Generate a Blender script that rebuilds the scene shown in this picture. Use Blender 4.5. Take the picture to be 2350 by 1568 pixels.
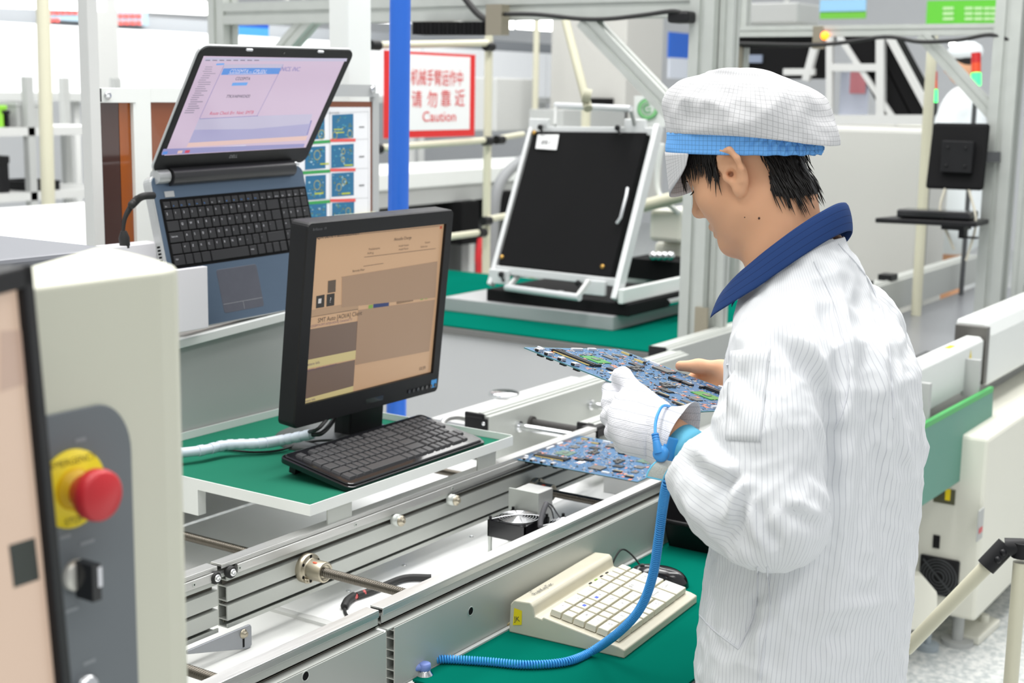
import bpy, bmesh, math, random
import numpy as np
from mathutils import Vector, Matrix, noise
random.seed(7)
SC = bpy.context.scene
COL = SC.collection
for _o in list(bpy.data.objects):
    bpy.data.objects.remove(_o)

# ------------------------------------------------------------------ camera
FPX, YAW, PIT, ROL, CH = 3264.0, 0.5870323626, 0.1740500813, 0.0164477698, 1.72
CAMP = Vector((0, 0, CH))
_fw = Vector((math.cos(PIT) * math.cos(YAW), math.cos(PIT) * math.sin(YAW), -math.sin(PIT)))
_rt = _fw.cross(Vector((0, 0, 1))).normalized()
_up = _rt.cross(_fw)
RT = _rt * math.cos(ROL) + _up * math.sin(ROL)
UP = -_rt * math.sin(ROL) + _up * math.cos(ROL)
FW = _fw
cd = bpy.data.cameras.new('camera')
cam = bpy.data.objects.new('camera', cd)
COL.objects.link(cam)
cd.sensor_width = 36.0
cd.lens = FPX / 2350.0 * 36.0
cd.clip_start = 0.05
cd.clip_end = 200
cam.matrix_world = Matrix((RT, UP, -FW)).transposed().to_4x4()
cam.location = CAMP
cd.dof.use_dof = True
cd.dof.focus_distance = 2.15
cd.dof.aperture_fstop = 6.3
SC.camera = cam

# ------------------------------------------------------------------ light
SC.view_settings.view_transform = 'Standard'
SC.view_settings.look = 'None'
SC.view_settings.gamma = 1.0
SC.view_settings.exposure = 0.29
SC.view_settings.use_curve_mapping = False
w = bpy.data.worlds.new('hall_light')
SC.world = w
w.use_nodes = True
w.node_tree.nodes['Background'].inputs[0].default_value = (0.95, 0.975, 1.0, 1)
w.node_tree.nodes['Background'].inputs[1].default_value = 0.52


def area(name, loc, sx, sy, power, col=(1, 0.99, 0.97), aim=None):
    l = bpy.data.lights.new(name, 'AREA')
    l.shape = 'RECTANGLE'
    l.size, l.size_y, l.energy, l.color = sx, sy, power, col
    o = bpy.data.objects.new(name, l)
    COL.objects.link(o)
    o.location = loc
    if aim is not None:
        o.rotation_euler = (Vector(aim) - Vector(loc)).to_track_quat('-Z', 'Y').to_euler()
    return o


area('unseen_overhead_lamp', (1.0, 0.9, 5.0), 6.0, 0.9, 40)
area('unseen_overhead_lamp', (2.4, 1.8, 5.0), 6.0, 0.9, 175)
area('unseen_overhead_lamp', (4.2, 4.4, 5.0), 8.0, 0.9, 130)
area('unseen_overhead_lamp', (5.8, 0.6, 5.0), 5.0, 0.9, 90)
area('unseen_overhead_lamp', (0.0, -1.8, 5.0), 6.0, 0.9, 72)
area('unseen_overhead_lamp', (6.5, 7.75, 2.9), 7.0, 0.3, 85, aim=(6.5, 8.45, 1.9))  # strip lamp added out of view to blow out the far white boards
area('unseen_overhead_lamp', (7.5, 6.0, 5.0), 9.0, 0.9, 110)
area('unseen_overhead_lamp', (9.5, 3.0, 5.0), 0.9, 7.0, 110)


# ------------------------------------------------------------------ pixel <-> place
def ray(x, y):
    return RT * ((x - 1175.0) / FPX) + UP * (-(y - 784.0) / FPX) + FW


def pz(x, y, z):
    d = ray(x, y)
    return CAMP + d * ((z - CH) / d.z)


def py(x, y, Y):
    d = ray(x, y)
    return CAMP + d * (Y / d.y)


def px(x, y, X):
    d = ray(x, y)
    return CAMP + d * (X / d.x)


def pd(x, y, D):
    return CAMP + ray(x, y) * D


def depth(p):
    return (Vector(p) - CAMP).dot(FW)


# ------------------------------------------------------------------ materials
def lin(v):
    v /= 255.0
    return v / 12.92 if v <= 0.04045 else ((v + 0.055) / 1.055) ** 2.4


def C(r, g, b):
    return (lin(r), lin(g), lin(b), 1.0)


MATS = {}


def mat(name, col, rough=0.5, metal=0.0, spec=0.5, var=0.0, vscale=8.0, bump=0.0, bscale=60.0, emit=None, estr=1.0,
        trans=0.0, coat=0.0, alpha=1.0, stretch=None):
    if name in MATS:
        return MATS[name]
    m = bpy.data.materials.new(name)
    m.use_nodes = True
    nt = m.node_tree
    b = nt.nodes['Principled BSDF']
    b.inputs['Base Color'].default_value = col
    b.inputs['Roughness'].default_value = rough
    b.inputs['Metallic'].default_value = metal
    b.inputs['Specular IOR Level'].default_value = spec
    b.inputs['Transmission Weight'].default_value = trans
    b.inputs['Coat Weight'].default_value = coat
    b.inputs['Alpha'].default_value = alpha
    if emit:
        b.inputs['Emission Color'].default_value = emit
        b.inputs['Emission Strength'].default_value = estr
    if var > 0 or bump > 0:
        tc = nt.nodes.new('ShaderNodeTexCoord')
        mp = nt.nodes.new('ShaderNodeMapping')
        nt.links.new(tc.outputs['Object'], mp.inputs[0])
        if stretch:
            mp.inputs['Scale'].default_value = stretch
    if var > 0:
        n = nt.nodes.new('ShaderNodeTexNoise')
        n.inputs['Scale'].default_value = vscale
        n.inputs['Detail'].default_value = 5
        nt.links.new(mp.outputs[0], n.inputs['Vector'])
        mx = nt.nodes.new('ShaderNodeMix')
        mx.data_type = 'RGBA'
        mx.inputs['A'].default_value = tuple(c * (1 - var) for c in col[:3]) + (1,)
        mx.inputs['B'].default_value = tuple(min(1, c * (1 + var)) for c in col[:3]) + (1,)
        nt.links.new(n.outputs[0], mx.inputs['Factor'])
        nt.links.new(mx.outputs['Result'], b.inputs['Base Color'])
        rr = nt.nodes.new('ShaderNodeMapRange')
        rr.inputs['To Min'].default_value = max(0.02, rough - 0.08)
        rr.inputs['To Max'].default_value = min(1, rough + 0.08)
        nt.links.new(n.outputs[0], rr.inputs[0])
        nt.links.new(rr.outputs[0], b.inputs['Roughness'])
    if bump > 0:
        n2 = nt.nodes.new('ShaderNodeTexNoise')
        n2.inputs['Scale'].default_value = bscale
        n2.inputs['Detail'].default_value = 3
        nt.links.new(mp.outputs[0], n2.inputs['Vector'])
        bp = nt.nodes.new('ShaderNodeBump')
        bp.inputs['Strength'].default_value = bump
        bp.inputs['Distance'].default_value = 0.003
        nt.links.new(n2.outputs[0], bp.inputs['Height'])
        nt.links.new(bp.outputs[0], b.inputs['Normal'])
    MATS[name] = m
    return m


def node_lines(m, vec_socket, comps, freq, width, dark, wob=0.0):
    """darken thin woven threads: lines where frac(coord*freq) < width"""
    nt = m.node_tree
    b = nt.nodes['Principled BSDF']
    sep = nt.nodes.new('ShaderNodeSeparateXYZ')
    nt.links.new(vec_socket, sep.inputs[0])
    last = None
    for ci in comps:
        mu = nt.nodes.new('ShaderNodeMath')
        mu.operation = 'MULTIPLY'
        mu.inputs[1].default_value = freq
        nt.links.new(sep.outputs[ci], mu.inputs[0])
        fr = nt.nodes.new('ShaderNodeMath')
        fr.operation = 'FRACT'
        nt.links.new(mu.outputs[0], fr.inputs[0])
        ls = nt.nodes.new('ShaderNodeMath')
        ls.operation = 'LESS_THAN'
        ls.inputs[1].default_value = width
        nt.links.new(fr.outputs[0], ls.inputs[0])
        if last is None:
            last = ls.outputs[0]
        else:
            mxx = nt.nodes.new('ShaderNodeMath')
            mxx.operation = 'MAXIMUM'
            nt.links.new(last, mxx.inputs[0])
            nt.links.new(ls.outputs[0], mxx.inputs[1])
            last = mxx.outputs[0]
    mx = nt.nodes.new('ShaderNodeMix')
    mx.data_type = 'RGBA'
    mx.inputs['A'].default_value = b.inputs['Base Color'].default_value
    mx.inputs['B'].default_value = dark
    nt.links.new(last, mx.inputs['Factor'])
    nt.links.new(mx.outputs['Result'], b.inputs['Base Color'])


alu = mat('anodised_aluminium', C(196, 200, 195), 0.42, 0.55, var=0.05, vscale=3, stretch=(0.6, 6, 6))
alu_matt = mat('painted_aluminium', C(186, 189, 184), 0.45, 0.3, var=0.03, vscale=4)
steel = mat('brushed_stainless_steel', C(202, 202, 200), 0.38, 0.8, var=0.05, vscale=14, bump=0.05, bscale=40, stretch=(0.5, 8, 8))
chrome = mat('chrome', C(225, 226, 228), 0.1, 1.0)
screwm = mat('threaded_steel', C(104, 99, 91), 0.3, 1.0)
bronze = mat('nut_steel', C(176, 168, 150), 0.34, 0.9)
slotm = mat('slot_dark_metal', C(96, 92, 84), 0.7, 0.2)  # darker brownish grey for the slot bottoms
white_metal = mat('white_powder_coat', C(226, 229, 226), 0.42, 0, var=0.03, vscale=5)
white_plate = mat('white_base_plate', C(246, 247, 246), 0.34, 0.0, var=0.04, vscale=6)
grey_metal = mat('grey_powder_coat', C(178, 180, 178), 0.5, 0, var=0.03, vscale=4)
grey_light = mat('light_grey_powder_coat', C(205, 206, 204), 0.5, 0, var=0.02)
cream_metal = mat('cream_machine_paint', C(205, 205, 188), 0.45, 0, var=0.02, vscale=3)
cream_pale = mat('pale_cream_machine_paint', C(226, 225, 212), 0.45, 0, var=0.02, vscale=3)
cream_pipe = mat('cream_plastic_pipe', C(210, 207, 184), 0.38)
black = mat('black_plastic', C(22, 22, 24), 0.45, spec=.3, var=0.1, vscale=30)
black_gloss = mat('glossy_black_plastic', C(22, 22, 25), 0.16, coat=0.3)
black_matt = mat('matt_black', C(20, 20, 21), 0.8, spec=.15)
rubber = mat('black_rubber', C(30, 30, 30), 0.6)
keym = mat('charcoal_key_plastic', C(58, 58, 60), 0.45)
green_mat = mat('green_antistatic_mat', C(5, 100, 84), 0.85, spec=0.0, var=0.07, vscale=5, bump=0.02, bscale=200)
green_mat2 = mat('faded_green_antistatic_mat', C(34, 106, 84), 0.85, spec=.05, var=0.1, vscale=4)
red = mat('red_plastic', C(200, 40, 48), 0.35)
yellow = mat('yellow_plastic', C(240, 214, 20), 0.45)
blue_pole = mat('blue_painted_steel', C(40, 104, 206), 0.35)
sky_blue = mat('sky_blue_plastic', C(60, 156, 228), 0.32)
white_paper = mat('white_paper', C(240, 240, 240), 0.6)
white_glow = mat('white_board', C(246, 248, 250), 0.5)
dark_grey = mat('dark_grey_plastic', C(70, 72, 74), 0.5)
ink = mat('dark_print', C(60, 60, 64), 0.7)
white_print = mat('white_print', C(225, 226, 230), 0.6)
tube_light = mat('lit_fluorescent_tube', C(255, 255, 255), 0.5, emit=(1, 1, 0.97, 1), estr=4.0)


# ------------------------------------------------------------------ mesh builder
def wl(o):
    v = Vector((0, 0, 0))
    while o is not None:
        v += o.location
        o = o.parent
    return v


def frame(o, X, Y):
    X = Vector(X).normalized()
    Z = X.cross(Vector(Y)).normalized()
    Y = Z.cross(X)
    return Matrix(((X.x, Y.x, Z.x, o[0]), (X.y, Y.y, Z.y, o[1]), (X.z, Y.z, Z.z, o[2]), (0, 0, 0, 1)))


_text_cache = {}


def text_geo(body):
    if body not in _text_cache:
        cu = bpy.data.curves.new('t', 'FONT')
        cu.body = body
        cu.resolution_u = 3
        o = bpy.data.objects.new('t', cu)
        COL.objects.link(o)
        dg = bpy.context.evaluated_depsgraph_get()
        me = o.evaluated_get(dg).to_mesh()
        vs = [tuple(v.co) for v in me.vertices]
        fs = [tuple(p.vertices) for p in me.polygons]
        o.evaluated_get(dg).to_mesh_clear()
        bpy.data.objects.remove(o)
        bpy.data.curves.remove(cu)
        _text_cache[body] = (vs, fs)
    return _text_cache[body]


class MB:
    def __init__(s, M=None):
        s.v, s.f, s.mi, s.sm = [], [], [], []
        s.M, s.cur = M, 0

    def add(s, vs, fs, smooth=False):
        o = len(s.v)
        if s.M is not None:
            for p in vs:
                s.v.append(tuple(s.M @ Vector(p)))
        else:
            for p in vs:
                s.v.append(tuple(p))
        for f in fs:
            s.f.append(tuple(i + o for i in f))
            s.mi.append(s.cur)
            s.sm.append(smooth)
        return s

    def box(s, lo, hi):
        x0, y0, z0 = lo
        x1, y1, z1 = hi
        return s.add([(x0, y0, z0), (x1, y0, z0), (x1, y1, z0), (x0, y1, z0), (x0, y0, z1), (x1, y0, z1), (x1, y1, z1), (x0, y1, z1)],
                     [(3, 2, 1, 0), (4, 5, 6, 7), (0, 1, 5, 4), (1, 2, 6, 5), (2, 3, 7, 6), (3, 0, 4, 7)])

    def boxc(s, c, d):
        return s.box([c[i] - d[i] / 2 for i in range(3)], [c[i] + d[i] / 2 for i in range(3)])

    def hexa(s, p):
        return s.add(p, [(3, 2, 1, 0), (4, 5, 6, 7), (0, 1, 5, 4), (1, 2, 6, 5), (2, 3, 7, 6), (3, 0, 4, 7)])

    def beam(s, p0, p1, w, h, up=(0, 0, 1)):
        p0, p1 = Vector(p0), Vector(p1)
        d = (p1 - p0).normalized()
        u = Vector(up)
        if abs(d.dot(u)) > 0.98:
            u = Vector((1, 0, 0))
        a = d.cross(u).normalized()
        b = a.cross(d)
        a, b = a * w / 2, b * h / 2
        return s.hexa([p0 - a - b, p0 + a - b, p1 + a - b, p1 - a - b, p0 - a + b, p0 + a + b, p1 + a + b, p1 - a + b])

    def cyl(s, p0, p1, r, r1=None, n=16, smooth=True, caps=True):
        p0, p1 = Vector(p0), Vector(p1)
        d = (p1 - p0).normalized()
        a = d.orthogonal().normalized()
        b = d.cross(a)
        r1 = r if r1 is None else r1
        vs = []
        for p, rr in ((p0, r), (p1, r1)):
            for i in range(n):
                t = 2 * math.pi * i / n
                vs.append(p + (a * math.cos(t) + b * math.sin(t)) * rr)
        fs = [(i, (i + 1) % n, n + (i + 1) % n, n + i) for i in range(n)]
        s.add(vs, fs, smooth)
        if caps:
            s.add(vs[:n], [tuple(range(n - 1, -1, -1))])
            s.add(vs[n:], [tuple(range(n))])
        return s

    def lathe(s, o, axis, prof, n=24, smooth=True, caps=True):
        o, d = Vector(o), Vector(axis).normalized()
        a = d.orthogonal().normalized()
        b = d.cross(a)
        vs = []
        for r, z in prof:
            for i in range(n):
                t = 2 * math.pi * i / n
                vs.append(o + d * z + (a * math.cos(t) + b * math.sin(t)) * r)
        fs = []
        for k in range(len(prof) - 1):
            for i in range(n):
                j = (i + 1) % n
                fs.append((k * n + i, k * n + j, (k + 1) * n + j, (k + 1) * n + i))
        s.add(vs, fs, smooth)
        m = len(prof)
        if caps and prof[0][0] > 1e-5:
            s.add(vs[:n], [tuple(range(n - 1, -1, -1))])
        if caps and prof[-1][0] > 1e-5:
            s.add(vs[(m - 1) * n:], [tuple(range(n))])
        return s

    def tube(s, pts, r, n=8, closed=False):
        pts = [Vector(p) for p in pts]
        N = len(pts)
        rs = r if isinstance(r, (list, tuple)) else [r] * N
        vs = []
        a = None
        for i in range(N):
            if closed:
                d = (pts[(i + 1) % N] - pts[i - 1]).normalized()
            else:
                d = (pts[min(i + 1, N - 1)] - pts[max(i - 1, 0)]).normalized()
            a = d.orthogonal().normalized() if a is None else (a - d * a.dot(d)).normalized()
            b = d.cross(a)
            for k in range(n):
                t = 2 * math.pi * k / n
                vs.append(pts[i] + (a * math.cos(t) + b * math.sin(t)) * rs[i])
        fs = []
        for i in range(N if closed else N - 1):
            i2 = (i + 1) % N
            for k in range(n):
                fs.append((i * n + k, i * n + (k + 1) % n, i2 * n + (k + 1) % n, i2 * n + k))
        s.add(vs, fs, True)
        if not closed:
            s.add(vs[:n], [tuple(range(n - 1, -1, -1))])
            s.add(vs[-n:], [tuple(range(n))])
        return s

    def prism(s, poly, M, h):
        """polygon in the xy plane of M, extruded h along its z"""
        n = len(poly)
        vs = [M @ Vector((p[0], p[1], 0)) for p in poly] + [M @ Vector((p[0], p[1], h)) for p in poly]
        s.add(vs, [tuple(range(n - 1, -1, -1)), tuple(range(n, 2 * n))] + [(i, (i + 1) % n, n + (i + 1) % n, n + i) for i in range(n)])
        return s

    def ball(s, c, r, nu=12, nv=8, sc=(1, 1, 1)):
        vs, fs = [], []
        for j in range(nv + 1):
            th = math.pi * j / nv
            for i in range(nu):
                ph = 2 * math.pi * i / nu
                vs.append((c[0] + r * sc[0] * math.sin(th) * math.cos(ph), c[1] + r * sc[1] * math.sin(th) * math.sin(ph), c[2] + r * sc[2] * math.cos(th)))
        for j in range(nv):
            for i in range(nu):
                fs.append((j * nu + i, (j + 1) * nu + i, (j + 1) * nu + (i + 1) % nu, j * nu + (i + 1) % nu))
        return s.add(vs, fs, True)

    def text(s, body, M, size, shear=0.0, align='L', sx=1.0):
        vs, fs = text_geo(body)
        if not vs:
            return s
        w = max(v[0] for v in vs) * sx
        ox = 0 if align == 'L' else (-w / 2 if align == 'C' else -w)
        return s.add([M @ Vector(((v[0] * sx + v[1] * shear + ox) * size, v[1] * size, 0)) for v in vs], fs)

    def ring(s, M, r, wd, n=24, sy=1.0):
        vs = []
        for i in range(n):
            t = 2 * math.pi * i / n
            for q in (r, r - wd):
                vs.append(M @ Vector((q * math.cos(t), q * sy * math.sin(t), 0)))
        return s.add(vs, [(2 * i, (2 * i + 2) % (2 * n), (2 * i + 3) % (2 * n), 2 * i + 1) for i in range(n)])

    def build(s, name, mats, parent=None, bevel=0.0, seg=2, label=None, recalc=True):
        me = bpy.data.meshes.new(name)
        if parent is not None:
            off = wl(parent)
        else:
            a = np.array(s.v)
            off = Vector((float((a[:, 0].min() + a[:, 0].max()) / 2), float((a[:, 1].min() + a[:, 1].max()) / 2), float(a[:, 2].min())))
        me.from_pydata([(v[0] - off.x, v[1] - off.y, v[2] - off.z) for v in s.v], [], s.f)
        if not isinstance(mats, (list, tuple)):
            mats = [mats]
        for m in mats:
            me.materials.append(m)
        me.polygons.foreach_set('material_index', s.mi)
        me.polygons.foreach_set('use_smooth', s.sm)
        if recalc:
            bm = bmesh.new()
            bm.from_mesh(me)
            bmesh.ops.recalc_face_normals(bm, faces=bm.faces)
            bm.to_mesh(me)
            bm.free()
        o = bpy.data.objects.new(name, me)
        COL.objects.link(o)
        if parent is not None:
            o.parent = parent
        else:
            o.location = off
        if bevel > 0:
            b = o.modifiers.new('bevel', 'BEVEL')
            b.width, b.segments, b.limit_method, b.angle_limit = bevel, seg, 'ANGLE', math.radians(35)
        if label:
            o['label'] = label
        return o


def tag(o, label, cat, group=None):
    o['label'] = label
    o['category'] = cat
    if group:
        o['group'] = group
    return o


def structure(o, label=None):
    o['kind'] = 'structure'
    if label:
        o['label'] = label
    return o


def thing(name, label, cat, loc, group=None):
    o = bpy.data.objects.new(name, None)
    o.empty_display_size = 0.05
    COL.objects.link(o)
    o.location = loc
    return tag(o, label, cat, group)


def copy_tree(o, dloc=None, parent=None):
    c = o.copy()
    COL.objects.link(c)
    if parent is not None:
        c.parent = parent
    if dloc is not None:
        c.location = o.location + Vector(dloc)
    for ch in [k for k in bpy.data.objects if k.parent == o]:
        copy_tree(ch, None, c)
    return c


class Plane:
    """a flat face in the place: points on it are found along camera rays, so printed matter lands where it lies on the face"""
    def __init__(s, o, X, Y):
        s.M = frame(o, X, Y)
        s.o = Vector(o)
        s.X = Vector(s.M.col[0][:3])
        s.Y = Vector(s.M.col[1][:3])
        s.n = Vector(s.M.col[2][:3])
        if s.n.dot(CAMP - s.o) < 0:
            s.n = -s.n

    def p(s, x, y, off=0.0):
        d = ray(x, y)
        o = s.o + s.n * off
        t = (o - CAMP).dot(s.n) / d.dot(s.n)
        return CAMP + d * t

    def quad(s, mb, pts, off=0.0006):
        v = [s.p(x, y, off) for x, y in pts]
        mb.add(v, [tuple(range(len(v)))])

    def rect(s, mb, x0, y0, x1, y1, off=0.0006):
        """axis-aligned rectangle on the face through two opposite pixels"""
        a, b = s.p(x0, y0, off), s.p(x1, y1, off)
        d = b - a
        u, v = s.X * d.dot(s.X), s.Y * d.dot(s.Y)
        mb.add([a, a + u, a + u + v, a + v], [(0, 1, 2, 3)])

    def text(s, mb, body, x, y, hpx, off=0.0008, shear=0.0, align='L', sx=1.0):
        o = s.p(x, y, off)
        size = hpx * depth(o) / FPX
        Yv = s.n.cross(s.X)
        Xv = s.X
        if Yv.dot(UP) < 0:
            Yv, Xv = -Yv, -Xv
        mb.text(body, frame(o, Xv, Yv), size, shear, align, sx)


def smooth_path(pts, k=6):
    """Catmull-Rom through the points"""
    P = [Vector(p) for p in pts]
    P = [P[0] * 2 - P[1]] + P + [P[-1] * 2 - P[-2]]
    out = []
    for i in range(1, len(P) - 2):
        for j in range(k):
            t = j / k
            a, b, c, d = P[i - 1], P[i], P[i + 1], P[i + 2]
            out.append(0.5 * ((2 * b) + (c - a) * t + (2 * a - 5 * b + 4 * c - d) * t * t + (3 * b - a - 3 * c + d) * t ** 3))
    out.append(P[-2])
    return out


def round_rect(w, h, r, n=5, x0=0.0, y0=0.0):
    pts = []
    for cx, cy, a0 in ((w - r, h - r, 0), (r, h - r, 90), (r, r, 180), (w - r, r, 270)):
        for i in range(n + 1):
            t = math.radians(a0 + 90 * i / n)
            pts.append((x0 + cx + r * math.cos(t), y0 + cy + r * math.sin(t)))
    return pts
# ================================================================== conveyor in the middle
RZ = 0.95          # top of the rails
YA = 1.6247        # face of the middle rail
YF = 1.2865        # face of the front rail cap
PLZ = 0.80


def xbox(mb, x0, x1, y0, y1, z0, z1):
    mb.box((x0, y0, z0), (x1, y1, z1))


def inner_rail(name, label, x0, x1, rollers, screws):
    """slotted rail whose face looks towards the operator (-y)"""
    t = thing(name, label, 'rail', ((x0 + x1) / 2, YA + 0.012, 0.836), 'conveyor rails')
    b = MB()
    f0, f1, k0, k1 = YA, YA + 0.0025, YA + 0.0195, YA + 0.022
    for z0, z1 in ((.882, .908), (.849, .875), (.836, .843), (.918, .926)):
        xbox(b, x0, x1, f0, f1, z0, z1)
    xbox(b, x0, x1, k0, k1, .836, .932)
    for z in (.9065, .8820, .8735, .849, .836, .918):
        xbox(b, x0, x1, f1, k0, z, z + .0018)
    xbox(b, x0 - .012, x1, YA + .003, k1, .9262, .932)
    b.build('slotted_profile', alu_matt, t)
    g = MB()
    for z0, z1 in ((.9085, .918), (.876, .882), (.8435, .849)):
        xbox(g, x0 + .002, x1 - .002, YA + .011, YA + .0125, z0, z1)
    g.build('slot_bottom', slotm, t)
    c = MB()
    xbox(c, x0 - .012, x1, YA - .0005, YA + .0245, .9462, RZ)
    xbox(c, x0 - .012, x1, YA - .0005, YA + .0008, .9425, .9462)
    xbox(c, x0 - .012, x1, YA + .0232, YA + .0245, .932, .9462)
    xbox(c, x0 - .012, x1, YA + .005, YA + .018, .932, .936)
    c.build('top_strip', steel, t, bevel=.001, seg=2)
    s = MB()
    xbox(s, x0 + .022, x1 - .01, YA - .004, YA + .004, .927, .9418)
    gs = s.build('belt_guide', steel, t, bevel=.0006, seg=1)
    for x in screws:
        h = MB()
        h.cyl((x, YA - .0038, .9345), (x, YA - .0047, .9345), .0042, n=14)
        h.cur = 1
        h.cyl((x, YA - .0046, .9345), (x, YA - .0049, .9345), .0014, n=8)
        h.build('countersunk_screw', [alu, black_matt], gs)
    for x in rollers:
        r = MB()
        r.lathe((x, YA + .002, .9325), (0, -1, 0), [(.0105, 0), (.0105, .007), (.0088, .0075), (.0088, .0095)], 20)
        r.cur = 1
        r.lathe((x, YA - .0074, .9325), (0, -1, 0), [(.0065, 0), (.006, .0025), (.0028, .003), (.0018, .002)], 16)
        r.build('belt_roller', [rubber, chrome], t)
    return t


ra = inner_rail('conveyor_rail', 'slotted aluminium middle rail carrying the ball screw nut, under the keyboard tray edge', 1.606, 2.805,
                [1.613], [1.632, 1.93, 2.23, 2.52])
for x, z in ((2.047, .915), (2.225, .9135)):
    m = MB()
    m.lathe((x, YA, z), (0, -1, 0), [(.0115, 0), (.0115, .012), (.0085, .012), (.0085, .016)], 20)
    m.cur = 1
    m.lathe((x, YA - .016, z), (0, -1, 0), [(.0105, 0), (.0105, .004), (.0055, .0045), (.005, .009), (.002, .0095), (.0018, .006)], 18)
    m.build('belt_tension_roller', [alu, bronze], ra)
mb = MB()
mb.tube([(2.225, YA - .008, .925), (2.45, YA - .008, .9265), (2.78, YA - .008, .927)], .0022, 6)
mb.build('drive_belt', rubber, ra)
inner_rail('conveyor_rail', 'slotted aluminium rail stub at the left, ending at the gap before the middle rail', 1.33, 1.585, [1.578], [1.53, 1.40])


def outer_rail(label, x0, x1, holes, capcut=0.0):
    t = thing('conveyor_rail', label, 'rail', ((x0 + x1) / 2, YF, .82), 'conveyor rails')
    b = MB()
    yb = YF - .014
    xbox(b, x0 + capcut, x1, yb, yb + .0022, .8225, .9185)      # smooth outer face
    xbox(b, x0 + capcut, x1, yb + .016, yb + .0178, .8225, .915)
    for z in (.9125, .899, .880, .866, .848, .834):
        xbox(b, x0 + capcut, x1, yb + .0022, yb + .016, z, z + .0016)
    xbox(b, x0 + capcut, x1, yb - .0005, yb + .022, .8195, .8225)
    xbox(b, x0, x1, YF + .002, YF + .0035, .924, .942)
    xbox(b, x0, x1, YF + .002, YF + .02, .924, .9258)
    xbox(b, x0, x1, YF + .019, YF + .0215, .91, .942)
    xbox(b, x0, x1, yb + .004, YF + .021, .9165, .9185)
    b.build('hollow_profile', alu_matt, t)
    g = MB()
    xbox(g, x0 + .003, x1, YF + .0065, YF + .008, .9185, .924)
    g.build('slot_bottom', slotm, t)
    c = MB()
    xbox(c, x0, x1, YF - .0004, YF + .0246, .9472, RZ)
    xbox(c, x0, x1, YF - .0004, YF + .0012, .938, .9472)
    xbox(c, x0, x1, YF + .0232, YF + .0246, .93, .9472)
    xbox(c, x0, x1, YF + .005, YF + .019, .936, .94)
    c.build('top_strip', steel, t, bevel=.0012, seg=2)
    h = MB()
    for p in holes:
        h.lathe((p[0], yb - .0006, p[2]), (0, 1, 0), [(.0084, .0004), (.0078, -.0004), (.0066, -.0002), (.0062, .0010)], 20, caps=False)
        h.cur = 1
        h.cyl((p[0], yb - .0003, p[2]), (p[0], yb + .0004, p[2]), .0066, n=20)
        h.cur = 0
    h.build('bolt_hole', [alu, black_matt], t)
    return t


hA = py(1080, 1403, YF - .014)
hB = py(701, 1552, YF - .014)
outer_rail('long smooth aluminium front rail beside the green mat with the beige keypad', 1.594, 2.9, [hA], .012)
outer_rail('front rail section at the bottom left, running out under the cream cabinet', 0.9, 1.585, [hB])

# machine body: white base plates, cabinet, back panel
t = thing('conveyor_bed', 'white base plate and grey body of the conveyor below the rails', 'conveyor', (2.0, 1.6, 0.0))
m = MB()
xbox(m, 1.8035, 2.95, 1.30, 2.18, PLZ - .012, PLZ)
m.build('white_plate', white_plate, t, bevel=.001, seg=1)
m = MB()
xbox(m, 1.33, 1.800, 1.30, 2.18, PLZ - .022, PLZ - .006)
xbox(m, 1.786, 1.801, 1.30, 2.18, PLZ - .006, PLZ + .0)
m.build('grey_plate', grey_light, t)
m = MB()
xbox(m, 1.62, 2.95, 1.325, 2.18, .02, PLZ - .022)
xbox(m, 1.33, 1.62, 1.36, 2.18, .02, PLZ - .022)
m.build('body', grey_light, t, bevel=.01)
for p in ((928, 1298), (1082, 1232), (800, 1357)):
    m = MB()
    q = pz(p[0], p[1], PLZ)
    m.lathe(q, (0, 0, 1), [(.005, 0), (.0045, .0015), (.002, .0026), (.0, .0026)], 12)
    m.build('plate_screw', chrome, t)
m = MB()
a, b_ = pz(752, 1430, PLZ - .006), pz(588, 1578 - 80, PLZ - .006)
m.hexa([(1.640, 1.560, PLZ - .0055), (1.652, 1.560, PLZ - .0055), (1.652, 1.505, PLZ - .0055), (1.640, 1.505, PLZ - .0055),
        (1.640, 1.560, PLZ - .0052), (1.652, 1.560, PLZ - .0052), (1.652, 1.505, PLZ - .0052), (1.640, 1.505, PLZ - .0052)])
m.build('plate_slot', black_matt, t)

t = thing('bracket', 'grey slotted angle bracket with a bolt under the end of the middle rail', 'bracket', (1.60, 1.615, PLZ - .005))
m = MB()
M = frame((1.50, YA - .016, PLZ - .0055), (1, 0, 0), (0, 0, 1))
m.prism([(0, .035), (.0, .041), (.142, .041), (.146, .036), (.146, .004), (.142, 0), (.134, 0), (.07, .017)], M, -.004)
m.build('plate', mat('zinc_grey', C(150, 153, 158), .45, .5), t, bevel=.001, seg=1)
m = MB()
m.lathe((1.626, YA - .016, PLZ + .024), (0, -1, 0), [(.008, 0), (.008, .0015), (.005, .0016), (.0045, .007), (0, .007)], 12)
m.build('bolt', bronze, t)
m = MB()
m.boxc((1.626, YA - .0161, PLZ + .009), (.004, .0006, .017))
m.build('slot', black_matt, t)


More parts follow.
